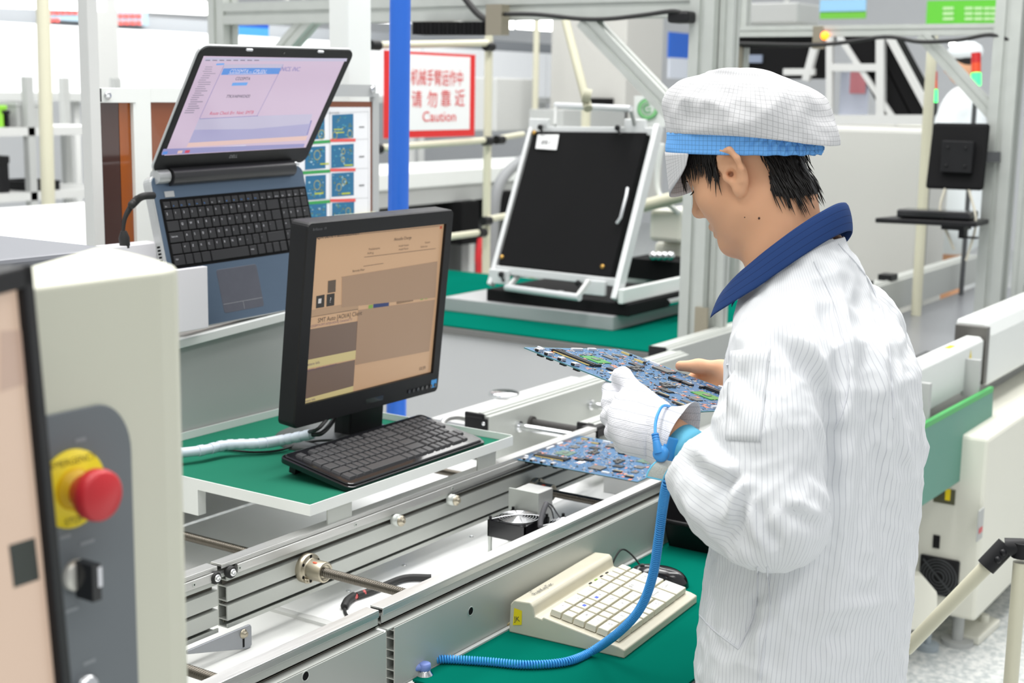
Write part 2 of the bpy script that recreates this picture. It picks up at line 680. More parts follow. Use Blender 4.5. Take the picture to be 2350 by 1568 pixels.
def ball_screw(label, x, z, y0, y1, nut_y, r=.0084, full=True):
    t = thing('ball_screw', label, 'ball screw', (x, (y0 + y1) / 2, z - r), 'ball screws across the conveyor')
    m = MB()
    pts, rr = [], []
    n = int(abs(y1 - y0) / .0009)
    for i in range(n + 1):
        pts.append((x, y0 + (y1 - y0) * i / n, z))
        k = i % 5
        rr.append(r * (.74 if k == 0 else (.88 if k in (1, 4) else 1.0)))
    m.tube(pts, rr, 18)
    s = m.build('threaded_shaft', screwm, t)
    if nut_y is not None:
        m = MB()
        m.lathe((x, nut_y, z), (0, -1, 0), [(.0265, 0), (.0265, .0125), (.0255, .013), (.019, .013), (.0185, .016), (.0185, .046), (.0175, .0475), (.0135, .0475), (.0135, .044), (.0090, .044)], 36)
        for k in range(6):
            a = k * math.pi / 3 + .5
            c = (x + .0225 * math.cos(a), nut_y - .0128, z + .0225 * math.sin(a))
            m.cur = 1
            m.cyl(c, (c[0], c[1] - .0006, c[2]), .0030, n=10)
            m.cur = 0
        m.lathe((x - .0225 * .6, nut_y - .013, z - .0225 * .8), (0, -1, 0), [(.0048, 0), (.0048, .004), (.002, .0045), (.0015, .003)], 12)
        m.cur = 2
        for za in (.72, -.45):
            a = math.pi * (.5 if za > 0 else 1.5) + .45
            m.ball((x + .0183 * math.cos(a), nut_y - .030, z + .0183 * math.sin(a)), .0052, 12, 8, (1, 1, .35) if 0 else (.55, 1, .3))
        m.build('flange_nut', [bronze, black_matt, mat('orange_red_paint', C(226, 92, 62), .5)], t, recalc=True)
    return t


ball_screw('ball screw with a round flanged nut marked by orange dots on the middle rail', 1.797, .889, 2.16, YF + .03, YA)
ball_screw('short ball screw beside the twin cooling fans under the circuit panel', 2.52, .868, 2.16, YF + .03, YA - .012)
ball_screw('ball screw at the bottom left corner, running under the front rail', 1.362, .888, 2.1, YF + .03, None)

# bearing block + fans
t = thing('bearing_block', 'small stainless steel box cover behind the cooling fan', 'cover', (2.40, 1.57, PLZ))
m = MB()
bx = [px(1140, 1130, 2.36), px(1200, 1140, 2.36)]
xbox(m, 2.365, 2.425, 1.505, 1.565, PLZ, .912)
m.build('cover', steel, t, bevel=.0015)
m = MB()
xbox(m, 2.360, 2.364, 1.5, 1.572, PLZ, .915)
m.build('mounting_flange', alu, t)


def fan(label, cx, cy):
    z0, z1, hw = .838, .872, .045
    t = thing('cooling_fan', label, 'fan', (cx, cy, PLZ), 'twin cooling fans')
    m = MB()
    m.box((cx - hw, cy - hw, z0), (cx + hw, cy - hw + .003, z1))
    m.box((cx - hw, cy + hw - .003, z0), (cx + hw, cy + hw, z1))
    m.box((cx - hw, cy - hw, z0), (cx - hw + .003, cy + hw, z1))
    m.box((cx + hw - .003, cy - hw, z0), (cx + hw, cy + hw, z1))
    n = 32
    for zz in (z1 - .003, z0):
        vs, fs = [], []
        for i in range(n):
            a = 2 * math.pi * i / n
            ca, sa = math.cos(a), math.sin(a)
            k = 1 / max(abs(ca), abs(sa))
            vs += [(cx + ca * .042, cy + sa * .042, zz), (cx + ca * k * hw, cy + sa * k * hw, zz), (cx + ca * .042, cy + sa * .042, zz + .003), (cx + ca * k * hw, cy + sa * k * hw, zz + .003)]
        for i in range(n):
            a, b = 4 * i, 4 * ((i + 1) % n)
            fs += [(a, a + 1, b + 1, b), (a + 2, b + 2, b + 3, a + 3), (a, b, b + 2, a + 2)]
        m.add(vs, fs)
    m.build('housing', black_gloss, t)
    m = MB()
    m.cyl((cx, cy, z0 + .004), (cx, cy, z1 - .008), .019, n=20)
    for k in range(7):
        a = 2 * math.pi * k / 7
        d, e = Vector((math.cos(a), math.sin(a), 0)), Vector((-math.sin(a), math.cos(a), 0))
        o = Vector((cx, cy, 0))
        m.add([o + d * .018 - e * .006 + Vector((0, 0, z1 - .012)), o + d * .04 - e * .010 + Vector((0, 0, z1 - .014)), o + d * .04 + e * .012 + Vector((0, 0, z0 + .008)), o + d * .018 + e * .007 + Vector((0, 0, z0 + .008))], [(0, 1, 2, 3)])
    m.build('rotor', dark_grey, t)
    m = MB()
    zg = z1 + .003
    for r in (.008, .0135, .019, .0245, .030, .0355, .041):
        zz = zg + .004 * (1 - r / .041)
        m.tube([(cx + r * math.cos(2 * math.pi * i / 28), cy + r * math.sin(2 * math.pi * i / 28), zz) for i in range(28)], .0010, 6, closed=True)
    for sx, sy in ((1, 1), (1, -1), (-1, 1), (-1, -1)):
        q = .0405
        m.tube([(cx, cy, zg + .005), (cx + sx * .02, cy + sy * .02, zg + .003), (cx + sx * q, cy + sy * q, z1 + .001)], .0011, 6)
    m.build('wire_guard', chrome, t)
    for sx, sy in ((1, 1), (1, -1), (-1, 1), (-1, -1)):
        q = .041
        m = MB()
        m.cyl((cx + sx * q, cy + sy * q, z1), (cx + sx * q, cy + sy * q, z1 + .007), .0032, n=10)
        m.build('guard_screw', black, t)
        m = MB()
        m.cyl((cx + sx * q, cy + sy * q, PLZ), (cx + sx * q, cy + sy * q, z0), .004, n=10)
        m.build('standoff', alu, t)


fan('square black cooling fan with chrome wire guard, in full view', 2.312, 1.515)
fan('black cooling fan half hidden behind the front rail', 2.335, 1.408)
m = MB()
m.tube(smooth_path([(2.286, 1.446, .874), (2.296, 1.452, .884), (2.318, 1.458, .902), (2.332, 1.462, .908)]), .0055, 8)
m.tube(smooth_path([(2.332, 1.462, .908), (2.345, 1.458, .902), (2.35, 1.45, .888), (2.352, 1.44, .876)]), .0016, 6)
m.tube(smooth_path([(2.332, 1.462, .907), (2.34, 1.455, .894), (2.345, 1.452, .874)]), .0016, 6)
tag(m.build('cable', mat('grey_sleeve', C(74, 74, 78), .7)), 'dark grey sleeved cable lying across the cooling fan', 'cable')

# cable on the white plate
m = MB()
q = [pz(990, 1326, PLZ + .008), pz(930, 1327, PLZ + .008), pz(880, 1345, PLZ + .008), pz(850, 1357, PLZ + .008), pz(818, 1368, PLZ + .008)]
m.tube(smooth_path(q), .0068, 10)
m.cur = 1
m.tube(smooth_path([pz(838, 1360, PLZ + .010), pz(822, 1366, PLZ + .008), pz(806, 1374, PLZ + .008)]), .0055, 8)
m.cur = 0
m.tube(smooth_path([pz(812, 1368, PLZ + .008), pz(797, 1380, PLZ + .008), pz(790, 1394, PLZ + .006)]), [.0078] * 12 + [.006], 10)
m.tube(smooth_path([pz(790, 1392, PLZ + .004), pz(793, 1408, PLZ + .003), pz(806, 1424, PLZ + .003)]), .003, 8)
tag(m.build('cable', [rubber, mat('red_wire', C(196, 90, 90), .5)]), 'black spliced cable with a red bit lying on the white plate', 'cable')

# block under the circuit panel
t = thing('stopper_block', 'white end block with a black bar below the panel on the rails', 'block', (2.9, 1.47, PLZ))
m = MB()
xbox(m, 2.80, 3.05, 1.325, 1.60, PLZ, .918)
m.build('white_body', grey_light, t, bevel=.002)
m = MB()
a, b_ = px(1320, 1092, 2.795), px(1376, 1102, 2.795)
xbox(m, 2.775, 2.80, min(a.y, b_.y), max(a.y, b_.y), .905, .925)
m.build('black_bar', black, t)


# ================================================================== circuit panels
pcb_blue = mat('blue_solder_mask', C(46, 96, 138), .34, var=.28, vscale=45, spec=.6)
pcb_teal = mat('teal_board_edge', C(120, 178, 180), .4)
copper = mat('copper_pad', C(214, 130, 96), .4, .3)
chipm = mat('grey_chip_epoxy', C(88, 88, 86), .5)
chipd = mat('black_chip_epoxy', C(38, 38, 40), .5)
solder = mat('bright_solder', C(205, 205, 208), .3, .6)
gpu_green = mat('green_chip_substrate', C(62, 140, 62), .3)
gpu_dark = mat('olive_chip_substrate', C(84, 112, 96), .35)
kapton = mat('yellow_kapton_tape', C(214, 190, 120), .4)


def circuit_panel(label, M, W, L, greenchip, seed):
    """W along local x (rail direction), L along local y; top at local z = 0"""
    rnd = random.Random(seed)
    t = thing('circuit_panel', label, 'circuit board', M.translation, 'laptop circuit panels')
    m = MB(M)
    m.box((0, 0, -.0016), (W, L, 0))
    m.build('board', [pcb_blue], t)
    m = MB(M)
    for a, b, c, d in ((0, 0, W, .0007), (0, L - .0007, W, L), (0, 0, .0007, L), (W - .0007, 0, W, L)):
        m.box((a, b, -.00165), (c, d, .0001))
    m.build('edge_band', pcb_teal, t)
    half = []

    def one(h):
        # positions on one half of the panel (two mirrored laptop boards); h = 0 far from origin, 1 rotated by half a turn
        def q(x, y):
            return (x, y) if h == 0 else (W - x, L - y)

        def bx(nm, mt, x, y, w, l, hgt, z0=0.0, bev=0.0):
            cx, cy = q(x, y)
            b = MB(M)
            b.boxc((cx, cy, z0 + hgt / 2), (w, l, hgt))
            return b.build(nm, mt, t, bevel=bev, seg=1)
        # memory socket: two parallel dark bars with a gold line
        for k, dx in enumerate((0, .0085)):
            s = bx('memory_socket', chipd, .050 + dx, .058, .005, .075, .0048)
        b = MB(M)
        cx, cy = q(.0465, .058)
        b.boxc((cx, cy, .0012), (.0022, .070, .0014))
        b.build('memory_contacts', kapton, t)
        for dy in (-.038, .038):
            bx('socket_latch', chipd, .060, .058 + dy, .026, .0035, .004)
        # usb and audio connectors on the short side
        for y in (.022, .040, .066, .092):
            cx, cy = q(.010, y)
            b = MB(M)
            b.boxc((cx, cy, .0026), (.012, .0085, .0052))
            sg = -1 if h == 0 else 1
            b.cur = 1
            b.boxc((cx + sg * .0066, cy, .0026), (.0024, .006, .0034))
            b.build('port_connector', [solder, black], t, bevel=.0006, seg=1)
            bx('port_foot', black, .004, y + .009, .006, .010, .003, -.0046)
        # big chips
        bx('processor', gpu_green if greenchip else gpu_dark, .108, .062, .037, .037, .0012)
        b = MB(M)
        cx, cy = q(.108, .062)
        b.boxc((cx, cy, .0016), (.013, .010, .0012))
        b.build('processor_die', mat('die_mirror', C(70, 160, 60) if greenchip else C(120, 128, 120), .15), t)
        bx('chip', chipm, .165, .050, .019, .019, .0016)
        bx('chip', chipd, .185, .090, .016, .022, .0018)
        bx('chip', chipm, .205, .040, .014, .014, .0014)
        bx('chip', chipd, .078, .118, .014, .020, .003)
        bx('card_slot', chipm, .225, .118, .028, .030, .003)
        bx('card_slot', chipd, .085, .135, .012, .020, .0042)
        bx('white_label', white_print, .065, .128, .020, .014, .0004)
        bx('ribbon_connector', chipd, .225, .070, .007, .020, .0028)
        bx('ribbon_connector', chipd, .245, .030, .007, .018, .0028)
        bx('ribbon_lock', kapton, .221, .070, .0022, .018, .0031)
        bx('ribbon_lock', kapton, .241, .030, .0022, .016, .0031)
        for x, y, w, l in ((.125, .012, .030, .004), (.170, .010, .022, .004), (.248, .085, .004, .018), (.030, .010, .005, .012)):
            bx('white_header', white_print, x, y, w, l, .0036)
        for k in range(5):
            bx('power_inductor', chipm, .140 + .012 * (k % 3), .105 + .011 * (k // 3), .008, .008, .0034)
    one(0)
    one(1)
    m = MB(M)
    for k in range(190):
        x, y = rnd.uniform(.006, W - .006), rnd.uniform(.004, L - .004)
        m.cur = 0
        m.boxc((x, y, .00012), (rnd.uniform(.004, .013), rnd.uniform(.003, .007), .0002)) if k < 80 else None
        m.cur = 1
    ob = m.build('copper_pads', [copper, solder], t)
    ob['kind'] = 'stuff'
    m = MB(M)
    for k in range(1050):
        x, y = rnd.uniform(.006, W - .006), rnd.uniform(.004, L - .004)
        m.cur = rnd.choice((0, 0, 0, 0, 1, 2, 3))
        sx, sy = rnd.choice(((.0016, .0009), (.0009, .0016), (.0024, .0013), (.0013, .0024), (.004, .003), (.0032, .005)))
        m.boxc((x, y, .0004), (sx, sy, rnd.uniform(.0006, .0014)))
    ob = m.build('surface_components', [solder, chipd, chipm, mat('tan_capacitor', C(170, 150, 120), .5)], t)
    ob['kind'] = 'stuff'
    return t


circuit_panel('blue circuit panel lying across the conveyor rails, below the gloved hand', Matrix.Translation((2.470, 1.632, .9435)) @ Matrix(((1, 0, 0, 0), (0, -1, 0, 0), (0, 0, -1, 0), (0, 0, 0, 1))) @ Matrix.Rotation(math.pi, 4, 'X') @ Matrix(((1, 0, 0, 0), (0, 1, 0, 0), (0, 0, 1, 0), (0, 0, 0, 1))) if 0 else
              Matrix(((1, 0, 0, 2.470), (0, -1, 0, 1.632), (0, 0, 1, .9435), (0, 0, 0, 1))), .266, .300, False, 3)
HB_A, HB_B, HB_C = Vector((1.792, 1.170, 1.335)), Vector((2.056, 1.151, 1.297)), Vector((1.763, .874, 1.280))
_e1, _e2 = (HB_B - HB_A).normalized(), (HB_C - HB_A).normalized()
HB_N = _e2.cross(_e1).normalized()
if HB_N.z < 0:
    HB_N = -HB_N
HBM = Matrix(((_e1.x, _e2.x, HB_N.x, HB_A.x), (_e1.y, _e2.y, HB_N.y, HB_A.y), (_e1.z, _e2.z, HB_N.z, HB_A.z), (0, 0, 0, 1)))
circuit_panel('blue circuit panel with green processors held up in both hands of the worker', HBM, .266, .302, True, 5)

# ================================================================== tray table with the monitor
TZ = 1.0
t = thing('tray_table', 'white rimmed tray table with a green mat under the black keyboard', 'table', (2.13, 1.9, .95))
m = MB()
x0, x1, y0, y1 = 1.808, 2.448, 1.622, 2.181
xbox(m, x0 + .002, x1 - .002, y0 + .002, y1 - .002, TZ - .0195, TZ - .016)
xbox(m, x0, x1, y0, y0 + .0022, TZ - .020, TZ)
xbox(m, x0, x0 + .0022, y0 + .0022, y1 - .0022, TZ - .020, TZ)
xbox(m, x1 - .0022, x1, y0 + .0022, y1 - .0022, TZ - .020, TZ + .002)
xbox(m, x0, x1, y1 - .0022, y1, TZ - .020, TZ + .004)
m.build('white_tray', white_metal, t)
m = MB()
xbox(m, x0 + .003, x1 - .003, y0 + .003, y1 - .003, TZ - .016, TZ - .012)
m.build('mat', green_mat2, t)
for xa, xb in ((py(757, 1150, y0).x, py(812, 1150, y0).x), (py(1101, 1060, y0).x, py(1142, 1050, y0).x)):
    m = MB()
    xbox(m, xa, xb, YA + .002, YA + .0055, RZ, TZ - .0195)
    m.build('support_tab', alu_matt, t)
m = MB()
xbox(m, x0, x0 + .02, 1.90, y1, .93, TZ - .020)
m.build('side_bracket', white_metal, t)

# rear cover panel with laptop shelf
t = thing('machine_cover', 'plain grey sloping cover panel behind the tray table, carrying the laptop shelf', 'machine cover', (2.05, 2.2, PLZ))
m = MB()
P = [(2.187, .802), (2.183, 1.205), (2.42, 1.205), (2.42, .802)]
m.prism(P, Matrix(((0, 0, 1, 1.55), (1, 0, 0, 0), (0, 1, 0, 0), (0, 0, 0, 1))), .87)
m.build('cover', grey_metal, t)
m = MB()
zs = lambda x: 1.2041 + (x - 2.0191) * .0591
m.hexa([(1.55, 2.168, zs(1.55) - .018), (2.42, 2.168, zs(2.42) - .018), (2.42, 2.40, zs(2.42) - .018), (1.55, 2.40, zs(1.55) - .018),
        (1.55, 2.168, zs(1.55)), (2.42, 2.168, zs(2.42)), (2.42, 2.40, zs(2.42)), (1.55, 2.40, zs(1.55))])
m.build('shelf', white_metal, t, bevel=.001)
for nm, lab, Y, p0, p1, th in (('holder_block', 'white holder block in front of the lower left corner of the laptop', 2.146, (392, 622), (479, 752), .014),
                               ('holder_block', 'white holder block behind the left edge of the laptop, below the power plug', 2.24, (258, 568), (378, 660), .05)):
    a, b_ = py(p0[0], p0[1], Y), py(p1[0], p1[1], Y)
    m = MB()
    xbox(m, a.x, b_.x, Y, Y + th, max(b_.z, 1.205), a.z)
    tag(m.build(nm, mat('white_laminate', C(236, 234, 238), .45), bevel=.0012), lab, 'block', 'white holder blocks on the laptop shelf')

# monitor ----------------------------------------------------------
W_, H_ = .467, .4067
MO = Vector((2.0058, 1.84, 1.0657))
MY = Vector((-.0008, -.0395, .4035)).normalized()
MM = frame(MO, (1, 0, -.004), MY)
t = thing('monitor', 'black framed desktop monitor with a tan screen, standing on the tray table', 'monitor', (2.26, 1.90, TZ - .012))
m = MB(MM)
rr = round_rect(W_, H_, .012, 4)
bz = (.028, .024, .030, .046)     # left right top bottom
ir = [(W_ - bz[1], H_ - bz[2]), (bz[0], H_ - bz[2]), (bz[0], bz[3]), (W_ - bz[1], bz[3])]
vs, fs = [], []
n = len(rr)
for p in rr:
    vs += [(p[0], p[1], -.004), (p[0], p[1], -.042)]
for i in range(n):
    j = (i + 1) % n
    fs.append((2 * i, 2 * j, 2 * j + 1, 2 * i + 1))
fs.append(tuple(2 * i + 1 for i in range(n)))
m.add(vs, fs)
out = [(W_ - .002, H_ - .002), (.002, H_ - .002), (.002, .002), (W_ - .002, .002)]
seg = n // 4
vs = [(p[0], p[1], 0.0) for p in round_rect(W_ - .004, H_ - .004, .010, 4, .002, .002)] + [(p[0], p[1], -.004) for p in rr]
fs = [(i, (i + 1) % n, n + (i + 1) % n, n + i) for i in range(n)]
b0 = 2 * n
vs += [(p[0], p[1], 0.0) for p in ir] + [(p[0], p[1], -.007) for p in ir]
for c in range(4):
    idx = [c * seg + k for k in range(seg)]
    for k in range(seg - 1):
        fs.append((idx[k], idx[k + 1], b0 + c))
    fs.append((idx[-1], (c * seg + seg) % n, b0 + (c + 1) % 4, b0 + c))
    fs.append((b0 + c, b0 + (c + 1) % 4, b0 + 4 + (c + 1) % 4, b0 + 4 + c))
m.add(vs, fs)
m.build('bezel', black, t)
m = MB(MM)
m.box((.09, .07, -.062), (W_ - .09, H_ - .08, -.042))
m.build('rear_housing', black, t, bevel=.008)
scr_tan = mat('tan_lcd_screen', C(150, 122, 96), .3, emit=C(196, 158, 122), estr=.42)
m = MB(MM)
m.box((bz[0] - .002, bz[3] - .002, -.0075), (W_ - bz[1] + .002, H_ - bz[2] + .002, -.0068))
scr = m.build('screen', scr_tan, t)
PM = Plane(MM @ Vector((0, 0, -.0068)), MM.col[0][:3], MM.col[1][:3])


def ui(cl, alpha=.42):
    nm = 'screen_colour_%02x%02x%02x' % cl
    return mat(nm, C(*[int(c * .62) for c in cl]), .3, emit=C(*cl), estr=alpha)


UM = [ui((122, 100, 86)), ui((216, 198, 140)), ui((184, 150, 118)), ui((30, 52, 110)), ui((60, 50, 44)), ui((40, 34, 30)), ui((108, 84, 110)), ui((220, 214, 210)),
      ui((130, 170, 70)), ui((200, 80, 50)), ui((92, 76, 62)), ui((172, 140, 112))]
m = MB()


def Q(c, *p):
    m.cur = c
    PM.quad(m, p, .0003 + c * .00003)


Q(11, (785, 636), (1004, 600), (999, 683), (784, 706))
Q(11, (822, 712), (998, 688), (985, 806), (815, 838))
Q(2, (703, 714), (823, 692), (822, 712), (702, 728))
Q(0, (701, 758), (822, 737), (817, 804), (698, 828))
Q(1, (698, 828), (817, 804), (816, 824), (697, 848))
Q(0, (696, 852), (815, 826), (811, 886), (692, 918))
Q(1, (692, 918), (811, 886), (810, 900), (690, 930))
Q(10, (814, 898), (999, 851), (999, 860), (812, 905))
Q(2, (690, 930), (998, 859), (998, 867), (690, 943))
Q(3, (857, 698), (893, 691), (892, 706), (856, 712))
Q(8, (846, 701), (856, 699), (855, 711), (845, 713))
for k in range(12):
    x = 911 + k * 3.2
    Q(10, (x, 684 - k * .6), (x + 1.8, 683.7 - k * .6), (x + 1.5, 698 - k * .6), (x - .3, 698.3 - k * .6))
for x, y in ((965, 680), (975, 678)):
    Q(8, (x, y), (x + 6, y - 1), (x + 6, y + 8), (x, y + 9))
Q(5, (726, 680), (745, 676), (744, 705), (725, 708))
Q(5, (750, 676), (768, 673), (767, 701), (749, 704))
Q(10, (753, 645), (771, 642), (770, 670), (752, 673))
Q(7, (731, 686), (738, 685), (737, 696), (730, 697))
Q(3, (753, 681), (765, 679), (764, 697), (752, 699))
for a, b, c_, d in ((716, 548, 1010, 518), (836, 590, 1000, 570), (834, 611, 880, 604), (784, 636, 1004, 600), (700, 730, 822, 709)):
    Q(10, (a, b), (c_, d), (c_, d + 1), (a, b + 1))
m.cur = 9
PM.rect(m, 1010, 519, 1014, 525, .0007)
m.cur = 4
for body, x, y, h, cl in (('QX Serie Plattenauswahl', 727, 549, 12, 4), ('Aktuelle Charge', 904, 553, 8, 4), ('SMT Auto [AOI/A] Client', 729, 741, 12, 4), ('Barcode Filter', 809, 625, 6, 4),
                          ('10:59', 961, 851, 9, 4), ('?', 756, 695, 14, 7), ('Weitere Info', 699, 842, 8, 6), ('Weitere Info', 693, 926, 7, 6), ('Start', 692, 938, 6, 4), ('CD2CD2SMTA-SMT-AOI[A-AOI-A], Connected: 12', 703, 754, 6, 6),
                          ('Produktname', 846, 575, 6, 10), ('Auftrag', 843, 584, 6, 10), ('Anzahl Nutzen', 915, 567, 5, 10), ('Anzahl Platten', 915, 575, 5, 10), ('Gesamt', 975, 559, 5, 10), ('Fehlerrate', 965, 569, 5, 10),
                          ('CD2SMTA - SMT-AOI [A] CD2SMT', 699, 855, 6, 6)):
    m.cur = cl
    PM.text(m, body, x, y, h * 1.25, .0009, .12 if 'Serie' in body else 0)
m.cur = 10
for k in range(4):
    PM.text(m, 'SMT-AOI 012', 715 + k * 48, 934 - k * 12, 6, .0009)
m.build('screen_content', UM, scr, recalc=False)
m = MB()
PB = Plane(MM @ Vector((0, 0, 0.0)), MM.col[0][:3], MM.col[1][:3])
m.cur = 0
PB.text(m, 'Brilliance  19', 718, 530, 9, .0003)
m.cur = 1
PB.rect(m, 990, 873, 1001, 888, .0003)
m.cur = 2
PB.quad(m, ((840, 917), (880, 907), (879, 918), (839, 928)), .0003)
m.build('bezel_marking', [mat('grey_print', C(96, 96, 100), .5), sky_blue, black_gloss], t, recalc=False)
for k in range(7):
    m = MB()
    c = PB.p(938 + k * 10, 899 - k * 2.6, 0)
    m.cyl(c, c + PB.n * .002, .0042, n=12)
    m.build('button', black_gloss, t)
m = MB()
m.hexa([(2.225, 1.885, TZ - .005), (2.335, 1.885, TZ - .005), (2.335, 1.93, TZ - .005), (2.225, 1.93, TZ - .005), (2.225, 1.876, 1.12), (2.335, 1.876, 1.12), (2.335, 1.92, 1.12), (2.225, 1.92, 1.12)])
m.build('stand_column', black, t, bevel=.004)
m = MB()
m.lathe((2.245, 1.93, TZ - .0118), (0, 0, 1), [(.135, 0), (.135, .006), (.12, .013), (.05, .018), (0, .018)], 40)
m.build('stand_base', mat('dark_grey_gloss', C(84, 86, 86), .35), t)

# spiral wrapped cable bundle
m = MB()
pts = smooth_path([(1.70, 2.16, TZ + .015), pz(430, 1038, TZ + .012), pz(520, 1022, TZ + .012), pz(600, 1018, TZ + .012), pz(650, 1010, TZ + .015), pz(720, 996, TZ + .03)], 10)
m.tube(pts, .010, 10)
for k in range(0, len(pts) - 1, 3):
    d = (pts[k + 1] - pts[k]).normalized()
    m.cyl(pts[k] - d * .006, pts[k] + d * .006, .0112, n=12)
tag(m.build('spiral_wrapped_cables', mat('translucent_white_wrap', C(196, 206, 216), .35)), 'cable bundle in white spiral wrap on the green tray mat', 'cable')
m = MB()
m.tube(smooth_path([pz(718, 998, TZ + .03), pz(742, 992, TZ + .04), (2.20, 1.90, TZ + .05), (2.23, 1.89, TZ + .11)]), .0048, 8)
m.tube(smooth_path([pz(705, 993, TZ + .03), pz(735, 980, TZ + .06), (2.2, 1.893, TZ + .08), (2.22, 1.89, TZ + .12)]), .0038, 8)
tag(m.build('monitor_cables', rubber), 'black cables rising from the white wrap to the monitor back', 'cable')
m = MB()
m.tube(smooth_path([(1.75, 2.10, TZ - .008), pz(410, 1047, TZ - .008), pz(500, 1033, TZ - .008), pz(580, 1038, TZ - .008), pz(640, 1034, TZ - .008), pz(700, 1016, TZ), pz(770, 1012, TZ + .018), (2.13, 1.80, TZ + .005)]), .0026, 6)
tag(m.build('keyboard_cable', rubber), 'thin black keyboard cable trailing over the green tray mat', 'cable')


# keyboards --------------------------------------------------------
def keycap(M, x, y, w, d, h, inset, mt, parent, z0=0.0):
    m = MB(M)
    i = inset
    m.hexa([(x, y, z0), (x + w, y, z0), (x + w, y + d, z0), (x, y + d, z0), (x + i, y + i * .6, z0 + h), (x + w - i, y + i * .6, z0 + h), (x + w - i, y + d - i * .8, z0 + h), (x + i, y + d - i * .8, z0 + h)])
    return m.build('key', mt, parent, bevel=.0006, seg=1)


ROWS = [  # (kind of row, widths in key units; negative = gap)
    [1, -.95, 1, 1, 1, 1, -.52, 1, 1, 1, 1, -.53, 1, 1, 1, 1, -.25, 1, 1, 1, -.25, 1, 1, 1, 1],
    [1] * 13 + [2, -.25, 1, 1, 1, -.25, 1, 1, 1, 1],
    [1.5] + [1] * 12 + [1.5, -.25, 1, 1, 1, -.25, 1, 1, 1, 1],
    [1.75] + [1] * 11 + [2.25, -.25, 1, 1, 1, -.25, 1, 1, 1, -1],
    [2.25] + [1] * 10 + [2.75, -.25, 1, 1, 1, -.25, 1, 1, 1, 1],
    [1.25, 1.25, 1.25, 6.25, 1.25, 1.25, 1.25, 1.25, -.25, 1, 1, 1, -.25, 2, 1, -1]]

a, b_ = pz(806, 1121, TZ - .002), pz(1118, 1013, TZ - .002)
Xk = (b_ - a).normalized()
Yk = Vector((-Xk.y, Xk.x, 0)) + Vector((0, 0, .19))
KM = frame(a, Xk, Yk)
t = thing('keyboard', 'slim black desktop keyboard on the tray table edge in front of the monitor', 'keyboard', (2.12, 1.69, TZ - .012))
m = MB(KM)
KW, KD = (b_ - a).length, .180
pr = round_rect(KW, KD, .014, 4)
m.prism([(p[0], p[1]) for p in pr], KM if 0 else Matrix.Identity(4), -.012)
m.prism([(.004 + p[0], .006 + p[1]) for p in round_rect(KW - .008, KD - .012, .012, 4)], Matrix.Identity(4), .004)
m.build('case', black_gloss, t, bevel=.003, seg=2)
m = MB(KM)
m.box((.03, KD - .02, -.038), (.06, KD - .005, -.010))
m.box((KW - .06, KD - .02, -.038), (KW - .03, KD - .005, -.010))
m.build('foot', black, t)
kx0, ky0 = .020, .022
ku = (KW - .040) / 22.5
kd = .0236
for r, row in enumerate(ROWS):
    x = kx0
    y = ky0 + (5 - r) * kd
    for wd in row:
        if wd > 0:
            keycap(KM, x + .0006, y + .0006, wd * ku - .0012, (kd * .8 if r == 0 else kd) - .0012, .005, .0026, keym, t, .0035)
        x += abs(wd) * ku

# laptop -----------------------------------------------------------
HL, HR = py(347, 403, 2.25), py(697, 378, 2.25)
LX = (HR - HL).normalized()
LWd, LDp, LLd = (HR - HL).length, .3267, .3018
bt, lt = math.radians(13), math.radians(31.5)
BM = frame(HL + Vector((0, -math.sin(bt), -math.cos(bt))) * LDp, LX, (0, math.sin(bt), math.cos(bt)))
LM = frame(HL, LX, (0, -math.sin(lt), math.cos(lt)))
t = thing('laptop', 'open silver laptop with a pinkish screen standing steeply on the shelf', 'laptop', (2.2, 2.22, 1.21))
lap_top = mat('brushed_blue_grey_aluminium', C(100, 118, 138), .33, .6, var=.04, vscale=20, stretch=(1, 12, 12))
lap_silver = mat('silver_plastic', C(196, 198, 198), .35, .4)
m = MB(BM)
m.prism(round_rect(LWd, LDp, .018, 5), Matrix.Translation((0, 0, -.026)), .0235)
base = m.build('base', lap_silver, t, bevel=.003)
m = MB(BM)
m.prism(round_rect(LWd - .006, LDp - .006, .016, 5, .003, .003), Matrix.Translation((0, 0, -.0025)), .0027)
m.build('palm_rest', lap_top, t)
PL = Plane(BM @ Vector((0, 0, .0002)), BM.col[0][:3], BM.col[1][:3])
IB = BM.inverted()
tl, bl = IB @ PL.p(371, 462), IB @ PL.p(396, 613)
tr = IB @ PL.p(697, 433)
kx0, kx1 = (tl.x + bl.x) / 2 + .002, tr.x + .002
ktop, kbot = (tl.y + tr.y) / 2, bl.y
m = MB(BM)
m.prism(round_rect(kx1 - kx0 + .010, ktop - kbot + .010, .004, 3, kx0 - .005, kbot - .005), Matrix.Translation((0, 0, -.001)), .0015)
well = m.build('keyboard_well', black_matt, t)
LROWS = [[1] * 20,
         [1] * 13 + [1.85, -.1, 1, 1, 1, 1],
         [1.5] + [1] * 12 + [1.35, -.1, 1, 1, 1, 1],
         [1.8] + [1] * 12 + [1.05, -.1, 1, 1, 1, 1],
         [1.3] + [1] * 11 + [2.55, -.1, 1, 1, 1, 1],
         [1.4, 1, 1, 1.2, 5.0, 1.1, 1.1, 1.02, 1.02, 1.02, -.1, 2, 1, 1]]
LEG = {1: '§1234567890+´', 2: ' QWERTYUIOPÅ¨', 3: ' ASDFGHJKLÖÄ\'', 4: ' <ZXCVBNM,.-'}
hs = [.72, 1, 1, 1, 1, 1]
kh = (ktop - kbot) / sum(hs)
yy = ktop
lg = MB()
nkey = 0
